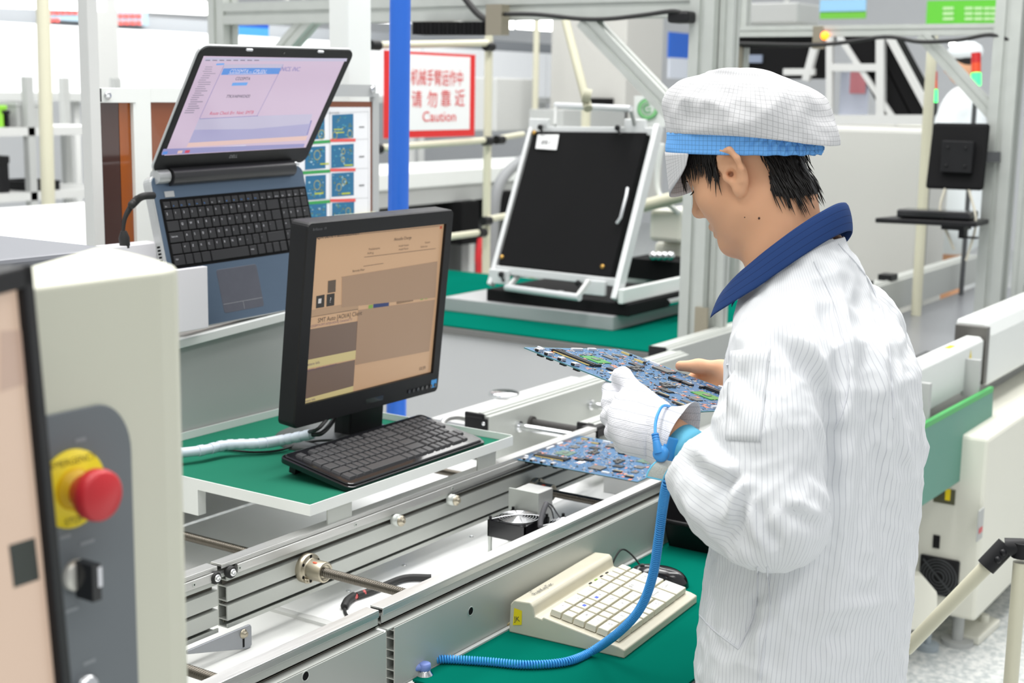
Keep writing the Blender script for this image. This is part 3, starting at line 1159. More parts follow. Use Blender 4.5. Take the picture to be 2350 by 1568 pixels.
for r, row in enumerate(LROWS):
    tot = sum(abs(v) for v in row)
    u = (kx1 - kx0) / tot
    yy -= hs[r] * kh
    x = kx0
    i = 0
    for wd in row:
        if wd > 0:
            keycap(BM, x + .0012, yy + .0012, wd * u - .0024, hs[r] * kh - .0024, .0028, .0008, mat('black_key_plastic', C(44, 44, 46), .42), well, .0005)
            nkey += 1
            ch = LEG.get(r, '')[i:i + 1]
            pos = BM @ Matrix.Translation((x + .0045, yy + hs[r] * kh * .52, .0036))
            lg.cur = 0
            if ch and ch != ' ':
                lg.text(ch, pos, .0068)
            elif r == 0:
                lg.cur = 1 if (1 <= i <= 5 or 8 <= i <= 12) else 0
                lg.text(('Esc F1 F2 F3 F4 F5 F6 F7 F8 F9 F10 F11 F12 Ins Del Home PgU PgD End Prt'.split())[i], BM @ Matrix.Translation((x + .004, yy + .004, .0036)), .0042)
            elif wd in (1.8,) and r == 3:
                lg.text('Caps Lock', pos, .0042)
            elif r == 5 and i == 0:
                lg.text('Ctrl', pos, .0048)
            elif r == 5 and i == 5:
                lg.text('Alt Gr', pos, .004)
            i += 1
        x += abs(wd) * u
    for k, ch in enumerate({1: '/*-', 2: '789+', 3: '456', 4: '123'}.get(r, '')):
        lg.cur = 0
        lg.text(ch, BM @ Matrix.Translation((kx1 - (4 - k) * u + .0045, yy + hs[r] * kh * .5, .0036)), .0064)
lg.build('key_legends', [white_print, mat('blue_print', C(70, 150, 230), .5)], well, recalc=False)
m = MB(BM)
a, b_ = IB @ PL.p(492, 618), IB @ PL.p(604, 714)
c = IB @ PL.p(512, 720)
tpx0, tpx1, tpy0, tpy1 = a.x + .004, IB.__matmul__(PL.p(604, 690)).x, c.y, a.y - .002
m.prism(round_rect(tpx1 - tpx0, tpy1 - tpy0, .006, 4, tpx0, tpy0), Matrix.Translation((0, 0, -.001)), .0016)
tp = m.build('touchpad', mat('touchpad_grey', C(96, 98, 108), .4, .3, var=.1, vscale=60), t, bevel=.0005)
m = MB(BM)
m.box((tpx0 + .002, tpy0 + .019, .0005), (tpx1 - .002, tpy0 + .0196, .0008))
m.box(((tpx0 + tpx1) / 2 - .0003, tpy0 + .002, .0005), ((tpx0 + tpx1) / 2 + .0003, tpy0 + .019, .0008))
m.build('touchpad_button_line', lap_silver, tp)
a = IB @ PL.p(388, 446)
m = MB(BM)
m.boxc((a.x, a.y, .001), (.026, .013, .003))
m.build('power_button', lap_silver, t, bevel=.001)
m = MB(BM)
hb = .040
m.cyl((.048, LDp - .006, .004), (LWd - .045, LDp - .006, .004), .019, n=28)
m.build('hinge_bar', mat('dark_hinge', C(52, 52, 54), .3), t)
m = MB(BM)
m.cyl((.012, LDp - .004, .002), (.044, LDp - .004, .002), .015, n=20)
m.build('hinge_cap', lap_silver, t)
m = MB(BM)
m.cyl((LWd - .044, LDp + .002, .002), (LWd - .03, LDp + .002, .002), .010, n=16)
m.cyl((LWd - .03, LDp + .002, .002), (LWd - .018, LDp + .002, .002), .006, n=14)
m.build('bare_hinge', chrome, t)
m = MB(BM)
for k in range(18):
    y = .055 + k * .0072
    m.box((-.0004, y, -.019), (.002, y + .004, -.010))
m.build('side_vent', black_matt, base)
# lid
m = MB(LM)
m.prism(round_rect(LWd + .004, LLd, .022, 6, -.002, .004), Matrix.Translation((0, 0, -.009)), .006)
lid = m.build('lid', lap_silver, t, bevel=.0015)
m = MB(LM)
m.prism(round_rect(LWd, LLd - .004, .020, 6, 0, .006), Matrix.Translation((0, 0, -.0035)), .0035)
m.build('lid_bezel', black, t)
PS = Plane(LM @ Vector((0, 0, .0002)), LM.col[0][:3], LM.col[1][:3])
IL = LM.inverted()
s_tl, s_tr, s_br, s_bl = [IL @ PS.p(*p) for p in ((474, 131), (798, 133), (697, 339), (370, 357))]
sx0, sx1, sy0, sy1 = (s_tl.x + s_bl.x) / 2, (s_tr.x + s_br.x) / 2, (s_bl.y + s_br.y) / 2, (s_tl.y + s_tr.y) / 2
m = MB(LM)
m.box((sx0, sy0, -.001), (sx1, sy1, .0004))
scr = m.build('screen', mat('pink_lcd_screen', C(120, 104, 120), .12, emit=C(204, 184, 206), estr=.66), t)
PS = Plane(LM @ Vector((0, 0, .0004)), LM.col[0][:3], LM.col[1][:3])


def ui2(cl, e=.62):
    return mat('lcd_colour_%02x%02x%02x' % cl, C(*[int(v * .55) for v in cl]), .12, emit=C(*cl), estr=e)


U2 = [ui2((92, 148, 226)), ui2((226, 222, 240)), ui2((110, 100, 124)), ui2((64, 64, 84)), ui2((206, 60, 96)), ui2((150, 148, 198)), ui2((120, 120, 184)), ui2((196, 190, 216)), ui2((110, 170, 240)), ui2((232, 196, 190)), ui2((172, 168, 208)), ui2((150, 142, 160))]
m = MB()


def Q2(c, *p):
    m.cur = c
    PS.quad(m, p, .0003 + .00002 * c)


Q2(7, (472, 132), (797, 134), (795, 141), (469, 140))
Q2(7, (457, 272), (592, 266), (717, 262), (703, 312), (433, 328))
Q2(10, (446, 298), (580, 296), (712, 284), (703, 312), (433, 328))
Q2(6, (600, 286), (640, 278), (690, 282), (716, 276), (706, 310), (640, 316), (606, 312))
Q2(6, (560, 285), (600, 290), (640, 288), (620, 316), (600, 318))
Q2(9, (434, 326), (705, 312), (702, 322), (428, 338))
Q2(5, (371, 352), (375, 342), (699, 330), (697, 338), (371, 356))
Q2(7, (514, 148), (651, 147), (648, 156), (513, 156))
Q2(0, (513, 157), (645, 155), (640, 170), (507, 172))
Q2(8, (534, 190), (569, 189), (566, 196), (531, 197))
Q2(8, (497, 146), (515, 145), (514, 149), (496, 150))
Q2(1, (462, 340), (564, 333), (568, 343), (460, 350))
for a, b, c_, d in ((650, 148, 590, 266), (514, 150, 458, 272), (458, 273, 592, 266)):
    m.cur = 6
    p0, p1 = PS.p(a, b, .0006), PS.p(c_, d, .0006)
    dd = (p1 - p0).normalized()
    e = dd.cross(PS.n) * .0005
    m.add([p0 - e, p1 - e, p1 + e, p0 + e], [(0, 1, 2, 3)])
rn = random.Random(4)
for k in range(22):
    x, y = 470 - k * 2.35 + rn.uniform(0, 5), 153 + k * 5.0
    m.cur = 11
    PS.rect(m, x, y, x + rn.uniform(14, 30), y + 1.5, .0006)
for k in range(8):
    m.cur = 2
    PS.rect(m, 472 + k * 16, 137.5, 482 + k * 16, 139.5, .0006)
m.cur = 3
for body, x, y, h, cl, sh in (('CD2SMTA -- CPUSN', 525, 168, 10, 1, .2), ('NICS, INC.', 643, 163, 10.5, 6, .15), ('CD2SMTA', 539, 184, 8, 3, 0), ('77KX44M402420', 518, 225, 8, 3, 0), ('Route Check Err. Next: SMTB', 480, 264, 8.5, 4, .1)):
    m.cur = cl
    PS.text(m, body, x, y, h * 1.5, .0009, sh, sx=.9)
m.cur = 1
PS.quad(m, ((524, 169.5), (612, 168), (612, 169), (524, 170.5)), .0009)
for k, cc in enumerate((0, 5, 9, 4)):
    m.cur = cc
    PS.rect(m, 375 + k * 17, 348 - k, 383 + k * 17, 354 - k, .0009)
m.build('screen_content', U2, scr, recalc=False)
m = MB()
PZ = Plane(LM @ Vector((0, 0, .0)), LM.col[0][:3], LM.col[1][:3])
PZ.text(m, 'DELL', 525, 363, 12, .0004, sx=1.0)
m.build('logo', mat('silver_print', C(150, 150, 154), .35, .5), t, recalc=False)
for p in ((571, 113), (735, 116)):
    m = MB(LM)
    a = IL @ PZ.p(*p)
    m.boxc((a.x, LLd - .001, .002), (.016, .004, .005))
    m.build('lid_stop', white_print, t)
m = MB(LM)
a = IL @ PZ.p(652, 122)
m.cyl((a.x, a.y, 0), (a.x, a.y, .0006), .0026, n=12)
m.build('webcam', black_gloss, t)

m = MB()
pl = py(349, 449, 2.225)
q = [pl + Vector((.004, 0, 0)), pl + Vector((-.02, 0, 0)), py(318, 456, 2.235), py(303, 470, 2.245)]
m.tube(smooth_path(q, 5), .0075, 10)
m.tube(smooth_path([py(304, 468, 2.245), py(287, 500, 2.25), py(282, 540, 2.25)]), [.0065 - .0003 * min(i, 10) for i in range(13)], 10)
for k in range(4):
    p = py(315 - k * 4, 458 + k * 4, 2.24)
    m.ball(p, .0085, 10, 6)
m.tube([py(284, 530, 2.25), py(285, 546, 2.25), py(287, 569, 2.25)], [.006, .011, .0105], 12)
m.tube([py(287, 569, 2.25), py(288, 620, 2.26)], .004, 8)
tag(m.build('power_cable', rubber), 'black laptop power plug and cable curving down beside the laptop', 'cable')

# ================================================================== lower bench with keypad
BZ = .822
t = thing('workbench', 'green topped workbench below the front rail, carrying the beige keypad', 'workbench', (2.2, 1.1, 0))
m = MB()
pb = [(1.652, 1.264), (1.668, 1.272), (2.80, 1.272), (2.80, .945), (1.99, .928), (1.95, .925), (1.66, .905)]
pb = [(1.648, 1.2705), (2.80, 1.2705), (2.80, .935), (1.648, .912)]
m.prism(pb, Matrix.Translation((0, 0, BZ - .004)), .004)
m.build('mat', green_mat, t)
m = MB()
m.prism([(1.652, 1.2705), (2.796, 1.2705), (2.796, .939), (1.652, .916)], Matrix.Translation((0, 0, BZ - .034)), .03)
m.build('top', black, t)
for x, y in ((1.72, .96), (2.74, .98), (1.72, 1.23), (2.74, 1.23)):
    m = MB()
    m.boxc((x, y, (BZ - .034) / 2), (.04, .04, BZ - .034))
    m.build('leg', grey_metal, t)
m = MB()
xbox(m, 1.74, 2.46, 1.2638, 1.2715, BZ, BZ + .003)
m.build('edge_strip', grey_light, t)

# beige programmable keypad
KP = [Vector((1.926, 1.262, BZ)), Vector((1.9115, 1.0445, BZ)), Vector((2.2127, 1.0645, BZ)), Vector((2.232, 1.285, BZ))]
ex = (KP[2] - KP[1]).normalized()
ey = Vector((-ex.y, ex.x, 0))
PW, PD_ = (KP[2] - KP[1]).length, .215
PM2 = frame(KP[1], ex, ey)
beige = mat('aged_beige_plastic', C(200, 195, 176), .45, var=.05, vscale=30)
beige_key = mat('cream_key_plastic', C(204, 200, 182), .4)
t = thing('keypad', 'beige programmable keypad with labelled block keys on the green mat', 'keypad', (2.07, 1.16, BZ))
m = MB()
side = [(0, .0), (0, .014), (.012, .018), (.150, .040), (.152, .036), (.166, .038), (.170, .055), (.176, .060), (.206, .058), (.213, .050), (.215, .0)]
Ms = frame(KP[1], ey, (0, 0, 1))
m.prism(side, Ms, PW)
m.build('case', beige, t, bevel=.003, seg=2)
sl = math.atan2(.022, .138)
Mk = PM2 @ Matrix.Translation((0, .012, .0183)) @ Matrix.Rotation(sl, 4, 'X')
m = MB(Mk)
lay = [  # rows from the front, each entry = (start col, width, depth rows)
]
NX, NY = 12, 6
cu, cv = (PW - .026) / NX, .132 / NY
occ = set()


def kk(cx, cy, w, h):
    for i in range(w):
        for j in range(h):
            if (cx + i, cy + j) in occ:
                return False
    for i in range(w):
        for j in range(h):
            occ.add((cx + i, cy + j))
    return True


rk = random.Random(11)
KL = MB(Mk)
want = [(8, 0, 4, 1), (8, 1, 2, 1), (9, 2, 3, 2), (10, 4, 2, 1), (7, 3, 2, 2)]
want = [(0, 0, 2, 1), (10, 0, 2, 2), (8, 0, 2, 2), (10, 2, 2, 2), (8, 2, 2, 2)]
cells = [(cx, cy, w, h) for cx, cy, w, h in want]
for cy in range(NY):
    cx = 0
    while cx < NX:
        w = 2 if (cx < 8 and cy < 6 and cx % 2 == 0 and rk.random() < .72) else 1
        cells.append((cx, cy, w, 1))
        cx += w
letters = list('ABCDEFHIKLMNPRSTUVWXYZJGOQ')
for cx, cy, w, h in cells:
    while w and not all((cx + i, cy + j) not in occ for i in range(w) for j in range(h)):
        w -= 1
        if w == 0:
            break
    if w == 0 or not kk(cx, cy, w, h):
        continue
    X0, Y0, Wk, Dk = .013 + cx * cu, .004 + cy * cv, w * cu, h * cv
    keycap(Mk, X0 + .0007, Y0 + .0007, Wk - .0014, Dk - .0014, .0105, .0018, beige_key, t, .001)
    KL.cur = 0
    KL.box((X0 + .0038, Y0 + .0036, .0114), (X0 + Wk - .0038, Y0 + Dk - .0040, .0118))
    KL.cur = 1
    if w == 2 and h == 1 and letters:
        KL.text(letters.pop(0), Mk.inverted() @ Mk @ Matrix.Translation((X0 + Wk * .55, Y0 + .007, .0119)), .009)
    elif h == 2:
        KL.text({(10, 0): 'Comm', (8, 0): 'Review', (10, 2): '十点用', (8, 2): '重判'}.get((cx, cy), ''), Matrix.Translation((X0 + .006, Y0 + Dk * .62, .0119)), .0085)
    if (cx, cy) == (2, 4) or (cx, cy) == (4, 4):
        KL.cur = 2
        KL.box((X0 + .008, Y0 + .006, .0119), (X0 + .017, Y0 + .012, .012))
KL.build('key_label', [mat('white_key_label', C(232, 232, 226), .3), ink, mat('blue_ink', C(50, 80, 190), .5)], t, recalc=False)
m = MB(PM2)
for k in range(4):
    m.cur = 1 if k == 1 else 0
    m.boxc((PW * .62 + k * .022, .157, .0412), (.008, .003, .0016))
m.build('indicator', [black, mat('green_led_plastic', C(120, 160, 40), .4)], t)
m = MB(PM2)
m.text('PrehKeyTec', Matrix.Translation((.035, .184, .0612)), .013)
m.text('X', Matrix.Translation((.045, .198, .0606)), .009)
m.build('lettering', ink, t, recalc=False)
m = MB(PM2)
m.add([(-.0006, .190, .018), (-.0006, .207, .014), (-.0006, .205, .045), (-.0006, .190, .043)], [(0, 1, 2, 3)])
m.cur = 1
m.text('JK', frame((-.0009, .204, .022), (0, -1, .15), (0, .15, 1)), .012)
m.build('yellow_sticker', [yellow, ink], t, recalc=False)
m = MB()
m.tube(smooth_path([pz(1193, 1420, BZ + .006), pz(1180, 1418, BZ + .006), pz(1168, 1432, BZ + .005), pz(1150, 1436, BZ + .003)]), .003, 8)
tag(m.build('keypad_cable', mat('tan_cable', C(176, 160, 116), .5)), 'tan cable end beside the beige keypad at the rail', 'cable')

# mouse
mc = Vector((2.255, 1.163, BZ))
t = thing('computer_mouse', 'black computer mouse on the green mat beside the beige keypad', 'mouse', mc)
NU, NV = 24, 12
vs, fs = [], []
for j in range(NV + 1):
    th = j / NV * math.pi / 2
    for i in range(NU):
        a = 2 * math.pi * i / NU
        ux, uy = math.cos(a), math.sin(a)
        rx = .058 * (1 - .06 * ux)
        ry = .031 * (1 + .10 * ux) * (1 - .12 * math.exp(-((ux + .1) / .3) ** 2))
        k = math.cos(th) ** .55
        zt = .036 * math.sin(th) ** .9 * (1 - .18 * ux * k)
        x, y = ux * rx * k, uy * ry * k
        # long axis points from the rail towards the operator's right
        dx, dy = Vector((.45, -.89, 0)), Vector((.89, .45, 0))
        p = mc + dx * x + dy * y + Vector((0, 0, zt))
        vs.append(p)
for j in range(NV):
    for i in range(NU):
        fs.append((j * NU + i, j * NU + (i + 1) % NU, (j + 1) * NU + (i + 1) % NU, (j + 1) * NU + i))
fs.append(tuple(range(NU - 1, -1, -1)))
m = MB()
m.add(vs, fs, True)
m.build('shell', black_gloss, t)
m = MB()
m.cyl(mc + Vector((-.016, .028, .0335)) - Vector((.004, .002, 0)), mc + Vector((-.016, .028, .0335)) + Vector((.004, .002, 0)), .006, n=14)
m.build('scroll_wheel', rubber, t)
m = MB()
m.tube(smooth_path([pz(1468, 1296, BZ + .010), py(1452, 1276, 1.25), py(1436, 1263, 1.262), py(1424, 1263, 1.264), py(1412, 1280, 1.264), py(1405, 1298, 1.264), py(1402, 1312, 1.266)]), .0018, 6)
tag(m.build('mouse_cable', rubber), 'thin black mouse cable looping beside the rail', 'cable')

# black parts bin
t = thing('parts_bin', 'black plastic parts bin at the end of the bench, behind the blue coiled cord', 'bin', (2.62, 1.12, BZ))
m = MB()
X0, X1, Y0, Y1 = 2.475, 2.78, .99, 1.258
hz = .125
T = .004
for (a, b, c, d) in ((X0, X1, Y0, Y0 + T), (X0, X1, Y1 - T, Y1), (X1 - T, X1, Y0, Y1)):
    xbox(m, a, b, c, d, BZ, BZ + hz)
# sloping open front
m.hexa([(X0, Y0, BZ), (X0 + T, Y0, BZ), (X0 + T, Y1, BZ), (X0, Y1, BZ), (X0 - .03, Y0, BZ + .06), (X0 - .03 + T, Y0, BZ + .06), (X0 - .03 + T, Y1, BZ + .06), (X0 - .03, Y1, BZ + .06)])
for yy in (Y0, Y1 - T):
    m.hexa([(X0 - .03, yy, BZ + .06), (X0, yy, BZ), (X0, yy + T, BZ), (X0 - .03, yy + T, BZ + .06), (X0, yy, BZ + hz), (X0 + .001, yy, BZ + hz), (X0 + .001, yy + T, BZ + hz), (X0, yy + T, BZ + hz)])
xbox(m, X0, X1, Y0, Y1, BZ, BZ + T)
m.build('tub', black, t, bevel=.001, seg=1)
m = MB()
m.tube([(X0 - .03, Y0, BZ + .06), (X0 - .03, Y1, BZ + .06), (X0, Y1, BZ + hz), (X1, Y1, BZ + hz)], .005, 8)
m.build('rim', black, t)

# ground stud and coiled cord
gp = pz(975, 1548, BZ)
t = thing('grounding_plug', 'lavender grounding plug snapped on a chrome stud at the bench corner', 'plug', gp)
m = MB()
m.lathe(gp, (0, 0, 1), [(.0138, 0), (.0135, .001), (.009, .006), (.008, .009), (0, .009)], 28)
m.build('stud', chrome, t)
lav = mat('lavender_plastic', C(120, 140, 206), .4)
m = MB()
m.lathe(gp + Vector((0, 0, .008)), (0, 0, 1), [(.0092, 0), (.0096, .004), (.0092, .010), (.007, .0115), (0, .0115)], 24)
m.tube([gp + Vector((0, 0, .013)), gp + Vector((-.012, .010, .012)), gp + Vector((-.026, .018, .008)), gp + Vector((-.036, .024, .004))], [.006, .006, .0046, .0032], 10)
m.build('plug_body', lav, t)
m = MB()
m.tube(smooth_path([gp + Vector((-.036, .024, .004)), gp + Vector((-.050, .026, -.006)), gp + Vector((-.058, .018, -.05)), gp + Vector((-.06, .01, -.2))]), .0022, 8)
m.build('ground_wire', mat('pale_blue_wire', C(110, 170, 220), .4), t)
# ================================================================== the worker
def smin(a, b, k):
    h = np.maximum(k - np.abs(a - b), 0) / k
    return np.minimum(a, b) - h * h * k * .25


def smax(a, b, k):
    return -smin(-a, -b, k)


def rcone(P, a, b, ra, rb):
    a, b = np.asarray(a, np.float32), np.asarray(b, np.float32)
    d = b - a
    L2 = float(d @ d)
    q = [P[i] - a[i] for i in range(3)]
    t = np.clip((q[0] * d[0] + q[1] * d[1] + q[2] * d[2]) / L2, 0, 1)
    return np.sqrt((q[0] - t * d[0]) ** 2 + (q[1] - t * d[1]) ** 2 + (q[2] - t * d[2]) ** 2) - (ra + (rb - ra) * t)


def ell(P, c, r):
    q = [(P[i] - c[i]) for i in range(3)]
    k0 = np.sqrt(sum((q[i] / r[i]) ** 2 for i in range(3)))
    k1 = np.sqrt(sum((q[i] / r[i] ** 2) ** 2 for i in range(3))) + 1e-9
    return k0 * (k0 - 1) / k1


def chain(P, pts, rs, k=.012):
    d = None
    for i in range(len(pts) - 1):
        e = rcone(P, pts[i], pts[i + 1], rs[i], rs[i + 1])
        d = e if d is None else smin(d, e, k)
    return d


def surface(fn, lo, hi, h):
    ax = [np.arange(lo[i], hi[i] + h, h, dtype=np.float32) for i in range(3)]
    G = np.meshgrid(*ax, indexing='ij')
    S = fn(G).astype(np.float32)
    n = S.shape
    ins = S < 0
    cs = [(a, b, d) for a in (0, 1) for b in (0, 1) for d in (0, 1)]
    cnt = np.zeros([k - 1 for k in n], np.int8)
    for o in cs:
        cnt += ins[o[0]:n[0] - 1 + o[0], o[1]:n[1] - 1 + o[1], o[2]:n[2] - 1 + o[2]]
    act = (cnt > 0) & (cnt < 8)
    I = np.argwhere(act)
    idx = np.full(act.shape, -1, np.int64)
    idx[act] = np.arange(len(I))
    acc = np.zeros((len(I), 3))
    wt = np.zeros(len(I))
    val = {o: S[I[:, 0] + o[0], I[:, 1] + o[1], I[:, 2] + o[2]] for o in cs}
    for axi in range(3):
        for o in cs:
            if o[axi]:
                continue
            o2 = tuple(1 if i == axi else o[i] for i in range(3))
            a, b = val[o], val[o2]
            m = (a < 0) != (b < 0)
            t = np.where(m, a / np.where(a == b, 1, a - b), 0)
            p = np.array(o, float)[None, :].repeat(len(I), 0)
            p[:, axi] += t
            acc[m] += p[m]
            wt[m] += 1
    V = np.array(lo) + h * (I + acc / wt[:, None])
    F = []
    for axi in range(3):
        b, c = (axi + 1) % 3, (axi + 2) % 3
        sl1 = [slice(None)] * 3
        sl2 = [slice(None)] * 3
        sl1[axi] = slice(0, n[axi] - 1)
        sl2[axi] = slice(1, n[axi])
        ch = ins[tuple(sl1)] != ins[tuple(sl2)]
        E = np.argwhere(ch)
        E = E[(E[:, b] > 0) & (E[:, c] > 0) & (E[:, b] < n[b] - 1) & (E[:, c] < n[c] - 1)]
        low = ins[tuple(sl1)][E[:, 0], E[:, 1], E[:, 2]]
        q = []
        for db, dc in ((-1, -1), (0, -1), (0, 0), (-1, 0)):
            e = E.copy()
            e[:, b] += db
            e[:, c] += dc
            q.append(idx[e[:, 0], e[:, 1], e[:, 2]])
        q = np.stack(q, 1)
        q[~low] = q[~low][:, ::-1]
        F.append(q)
    return V, np.concatenate(F)


def relax(V, F, it=2, f=.5):
    """a few rounds of neighbour averaging"""
    e = np.concatenate([F[:, [0, 1]], F[:, [1, 2]], F[:, [2, 3]], F[:, [3, 0]]])
    for _ in range(it):
        s = np.zeros_like(V)
        c = np.zeros(len(V))
        np.add.at(s, e[:, 0], V[e[:, 1]])
        np.add.at(c, e[:, 0], 1)
        np.add.at(s, e[:, 1], V[e[:, 0]])
        np.add.at(c, e[:, 1], 1)
        V = V * (1 - f) + f * s / c[:, None]
    return V


def np_mesh(name, V, F, mats, parent, mi=None, smooth=True):
    off = wl(parent)
    me = bpy.data.meshes.new(name)
    me.from_pydata((V - np.array(off)).tolist(), [], F.tolist())
    for m in mats:
        me.materials.append(m)
    if mi is not None:
        me.polygons.foreach_set('material_index', mi.astype(np.int32))
    me.polygons.foreach_set('use_smooth', [smooth] * len(me.polygons))
    me.update()
    o = bpy.data.objects.new(name, me)
    COL.objects.link(o)
    o.parent = parent
    return o


def grid_mesh(name, P, closed, mat_, parent, uv=None, thick=0.0, smooth=True, subdiv=0):
    """P[row][col]; closed joins the last column to the first; uv(row, col) gives thread coordinates"""
    nr, nc = len(P), len(P[0])
    off = wl(parent)
    me = bpy.data.meshes.new(name)
    vs = [tuple(Vector(p) - off) for r in P for p in r]
    fs, uvs = [], []
    for i in range(nr - 1):
        for j in range(nc if closed else nc - 1):
            j2 = (j + 1) % nc
            fs.append((i * nc + j, i * nc + j2, (i + 1) * nc + j2, (i + 1) * nc + j))
            if uv:
                uvs += [uv(i, j), uv(i, j + 1), uv(i + 1, j + 1), uv(i + 1, j)]
    me.from_pydata(vs, [], fs)
    me.materials.append(mat_)
    me.polygons.foreach_set('use_smooth', [smooth] * len(fs))
    if uv:
        l = me.uv_layers.new(name='thread')
        l.data.foreach_set('uv', [c for u in uvs for c in u])
    o = bpy.data.objects.new(name, me)
    COL.objects.link(o)
    o.parent = parent
    if thick:
        s = o.modifiers.new('thickness', 'SOLIDIFY')
        s.thickness = thick
        s.offset = 0
    if subdiv:
        s = o.modifiers.new('smooth', 'SUBSURF')
        s.levels = s.render_levels = subdiv
    return o


def cloth_uv_mat(name, col, freq, width, dark, comps=(0, 1), rough=.8):
    m = mat(name, col, rough, spec=.2)
    if not m.node_tree.nodes.get('uvn'):
        u = m.node_tree.nodes.new('ShaderNodeUVMap')
        u.name = 'uvn'
        node_lines(m, u.outputs[0], comps, freq, width, dark)
    return m


def stripe_mat(name, n, width, col, dark):
    m = bpy.data.materials.new(name)
    m.use_nodes = True
    nt = m.node_tree
    b = nt.nodes['Principled BSDF']
    b.inputs['Base Color'].default_value = col
    b.inputs['Roughness'].default_value = .75
    b.inputs['Specular IOR Level'].default_value = .25
    b.inputs['Sheen Weight'].default_value = .1
    at = nt.nodes.new('ShaderNodeAttribute')
    at.attribute_name = 'thread'
    sp = nt.nodes.new('ShaderNodeSeparateXYZ')
    nt.links.new(at.outputs['Vector'], sp.inputs[0])
    an = nt.nodes.new('ShaderNodeMath')
    an.operation = 'ARCTAN2'
    nt.links.new(sp.outputs[1], an.inputs[0])
    nt.links.new(sp.outputs[0], an.inputs[1])
    mu = nt.nodes.new('ShaderNodeMath')
    mu.operation = 'MULTIPLY_ADD'
    mu.inputs[1].default_value = n / (2 * math.pi)
    mu.inputs[2].default_value = 100
    nt.links.new(an.outputs[0], mu.inputs[0])
    fr = nt.nodes.new('ShaderNodeMath')
    fr.operation = 'FRACT'
    nt.links.new(mu.outputs[0], fr.inputs[0])
    ls = nt.nodes.new('ShaderNodeMath')
    ls.operation = 'LESS_THAN'
    ls.inputs[1].default_value = width
    nt.links.new(fr.outputs[0], ls.inputs[0])
    mx = nt.nodes.new('ShaderNodeMix')
    mx.data_type = 'RGBA'
    mx.inputs['A'].default_value = col
    mx.inputs['B'].default_value = dark
    nt.links.new(ls.outputs[0], mx.inputs['Factor'])
    nt.links.new(mx.outputs['Result'], b.inputs['Base Color'])
    MATS[name] = m
    return m


skin = mat('warm_skin', C(218, 166, 130), .5, spec=.35, var=.05, vscale=30)
skin.node_tree.nodes['Principled BSDF'].inputs['Subsurface Weight'].default_value = .12
skin.node_tree.nodes['Principled BSDF'].inputs['Subsurface Radius'].default_value = (.012, .004, .002)
hair_m = mat('black_hair', C(26, 22, 20), .38, spec=.4)
CLOTH = C(220, 222, 224)
coat_body = stripe_mat('white_pinstripe_cloth_body', 150, .13, CLOTH, C(194, 196, 201))
coat_sleeve = stripe_mat('white_pinstripe_cloth_sleeve', 66, .13, CLOTH, C(194, 196, 201))
cap_white = cloth_uv_mat('white_grid_cloth', C(208, 208, 209), 1.0, .10, C(172, 172, 174))
cap_blue = cloth_uv_mat('blue_grid_cloth', C(112, 176, 240), 1.0, .10, C(88, 138, 196))
navy = cloth_uv_mat('navy_ribbed_cloth', C(36, 62, 112), 1.0, .10, C(28, 48, 90), comps=(0,))
glove_m = mat('white_dotted_knit', C(218, 218, 223), .85, spec=.15)
_u = glove_m.node_tree
_tc = _u.nodes.new('ShaderNodeTexCoord')
_vo = _u.nodes.new('ShaderNodeTexVoronoi')
_vo.inputs['Scale'].default_value = 420
_vo.inputs['Randomness'].default_value = .15
_u.links.new(_tc.outputs['Object'], _vo.inputs['Vector'])
_bp = _u.nodes.new('ShaderNodeBump')
_bp.inputs['Strength'].default_value = .55
_bp.inputs['Distance'].default_value = .0012
_u.links.new(_vo.outputs['Distance'], _bp.inputs['Height'])
_u.links.new(_bp.outputs[0], _u.nodes['Principled BSDF'].inputs['Normal'])
node_lines(glove_m, _tc.outputs['Object'], (2,), 92, .075, C(182, 184, 190))

PERSON = thing('person', 'worker in white pinstriped smock and puffy cap looking down at a held circuit panel', 'person', (1.868, .72, 0.0))

# ---- head in its own frame: x = person's left, y = forward, z = up
HS = .965
_yaw, _pit, _rol = 1.565, .50, -.05
_f = Vector((math.cos(_yaw) * math.cos(_pit), math.sin(_yaw) * math.cos(_pit), -math.sin(_pit)))
_l = Vector((0, 0, 1)).cross(_f).normalized()
_u2 = _f.cross(_l)
_l2 = _l * math.cos(_rol) + _u2 * math.sin(_rol)
_u3 = _u2 * math.cos(_rol) - _l * math.sin(_rol)
HR3 = np.array([[_l2.x, _f.x, _u3.x], [_l2.y, _f.y, _u3.y], [_l2.z, _f.z, _u3.z]])
HP = np.array([1.9068, .8594, 1.6185])


def H2W(p):
    return Vector(HP + HR3 @ (np.array(p) * HS))


def W2H(p):
    return (HR3.T @ (np.array(p) - HP)) / HS


NECK_A, NECK_B = np.array([1.906, .814, 1.575]), np.array([1.899, .782, 1.44])


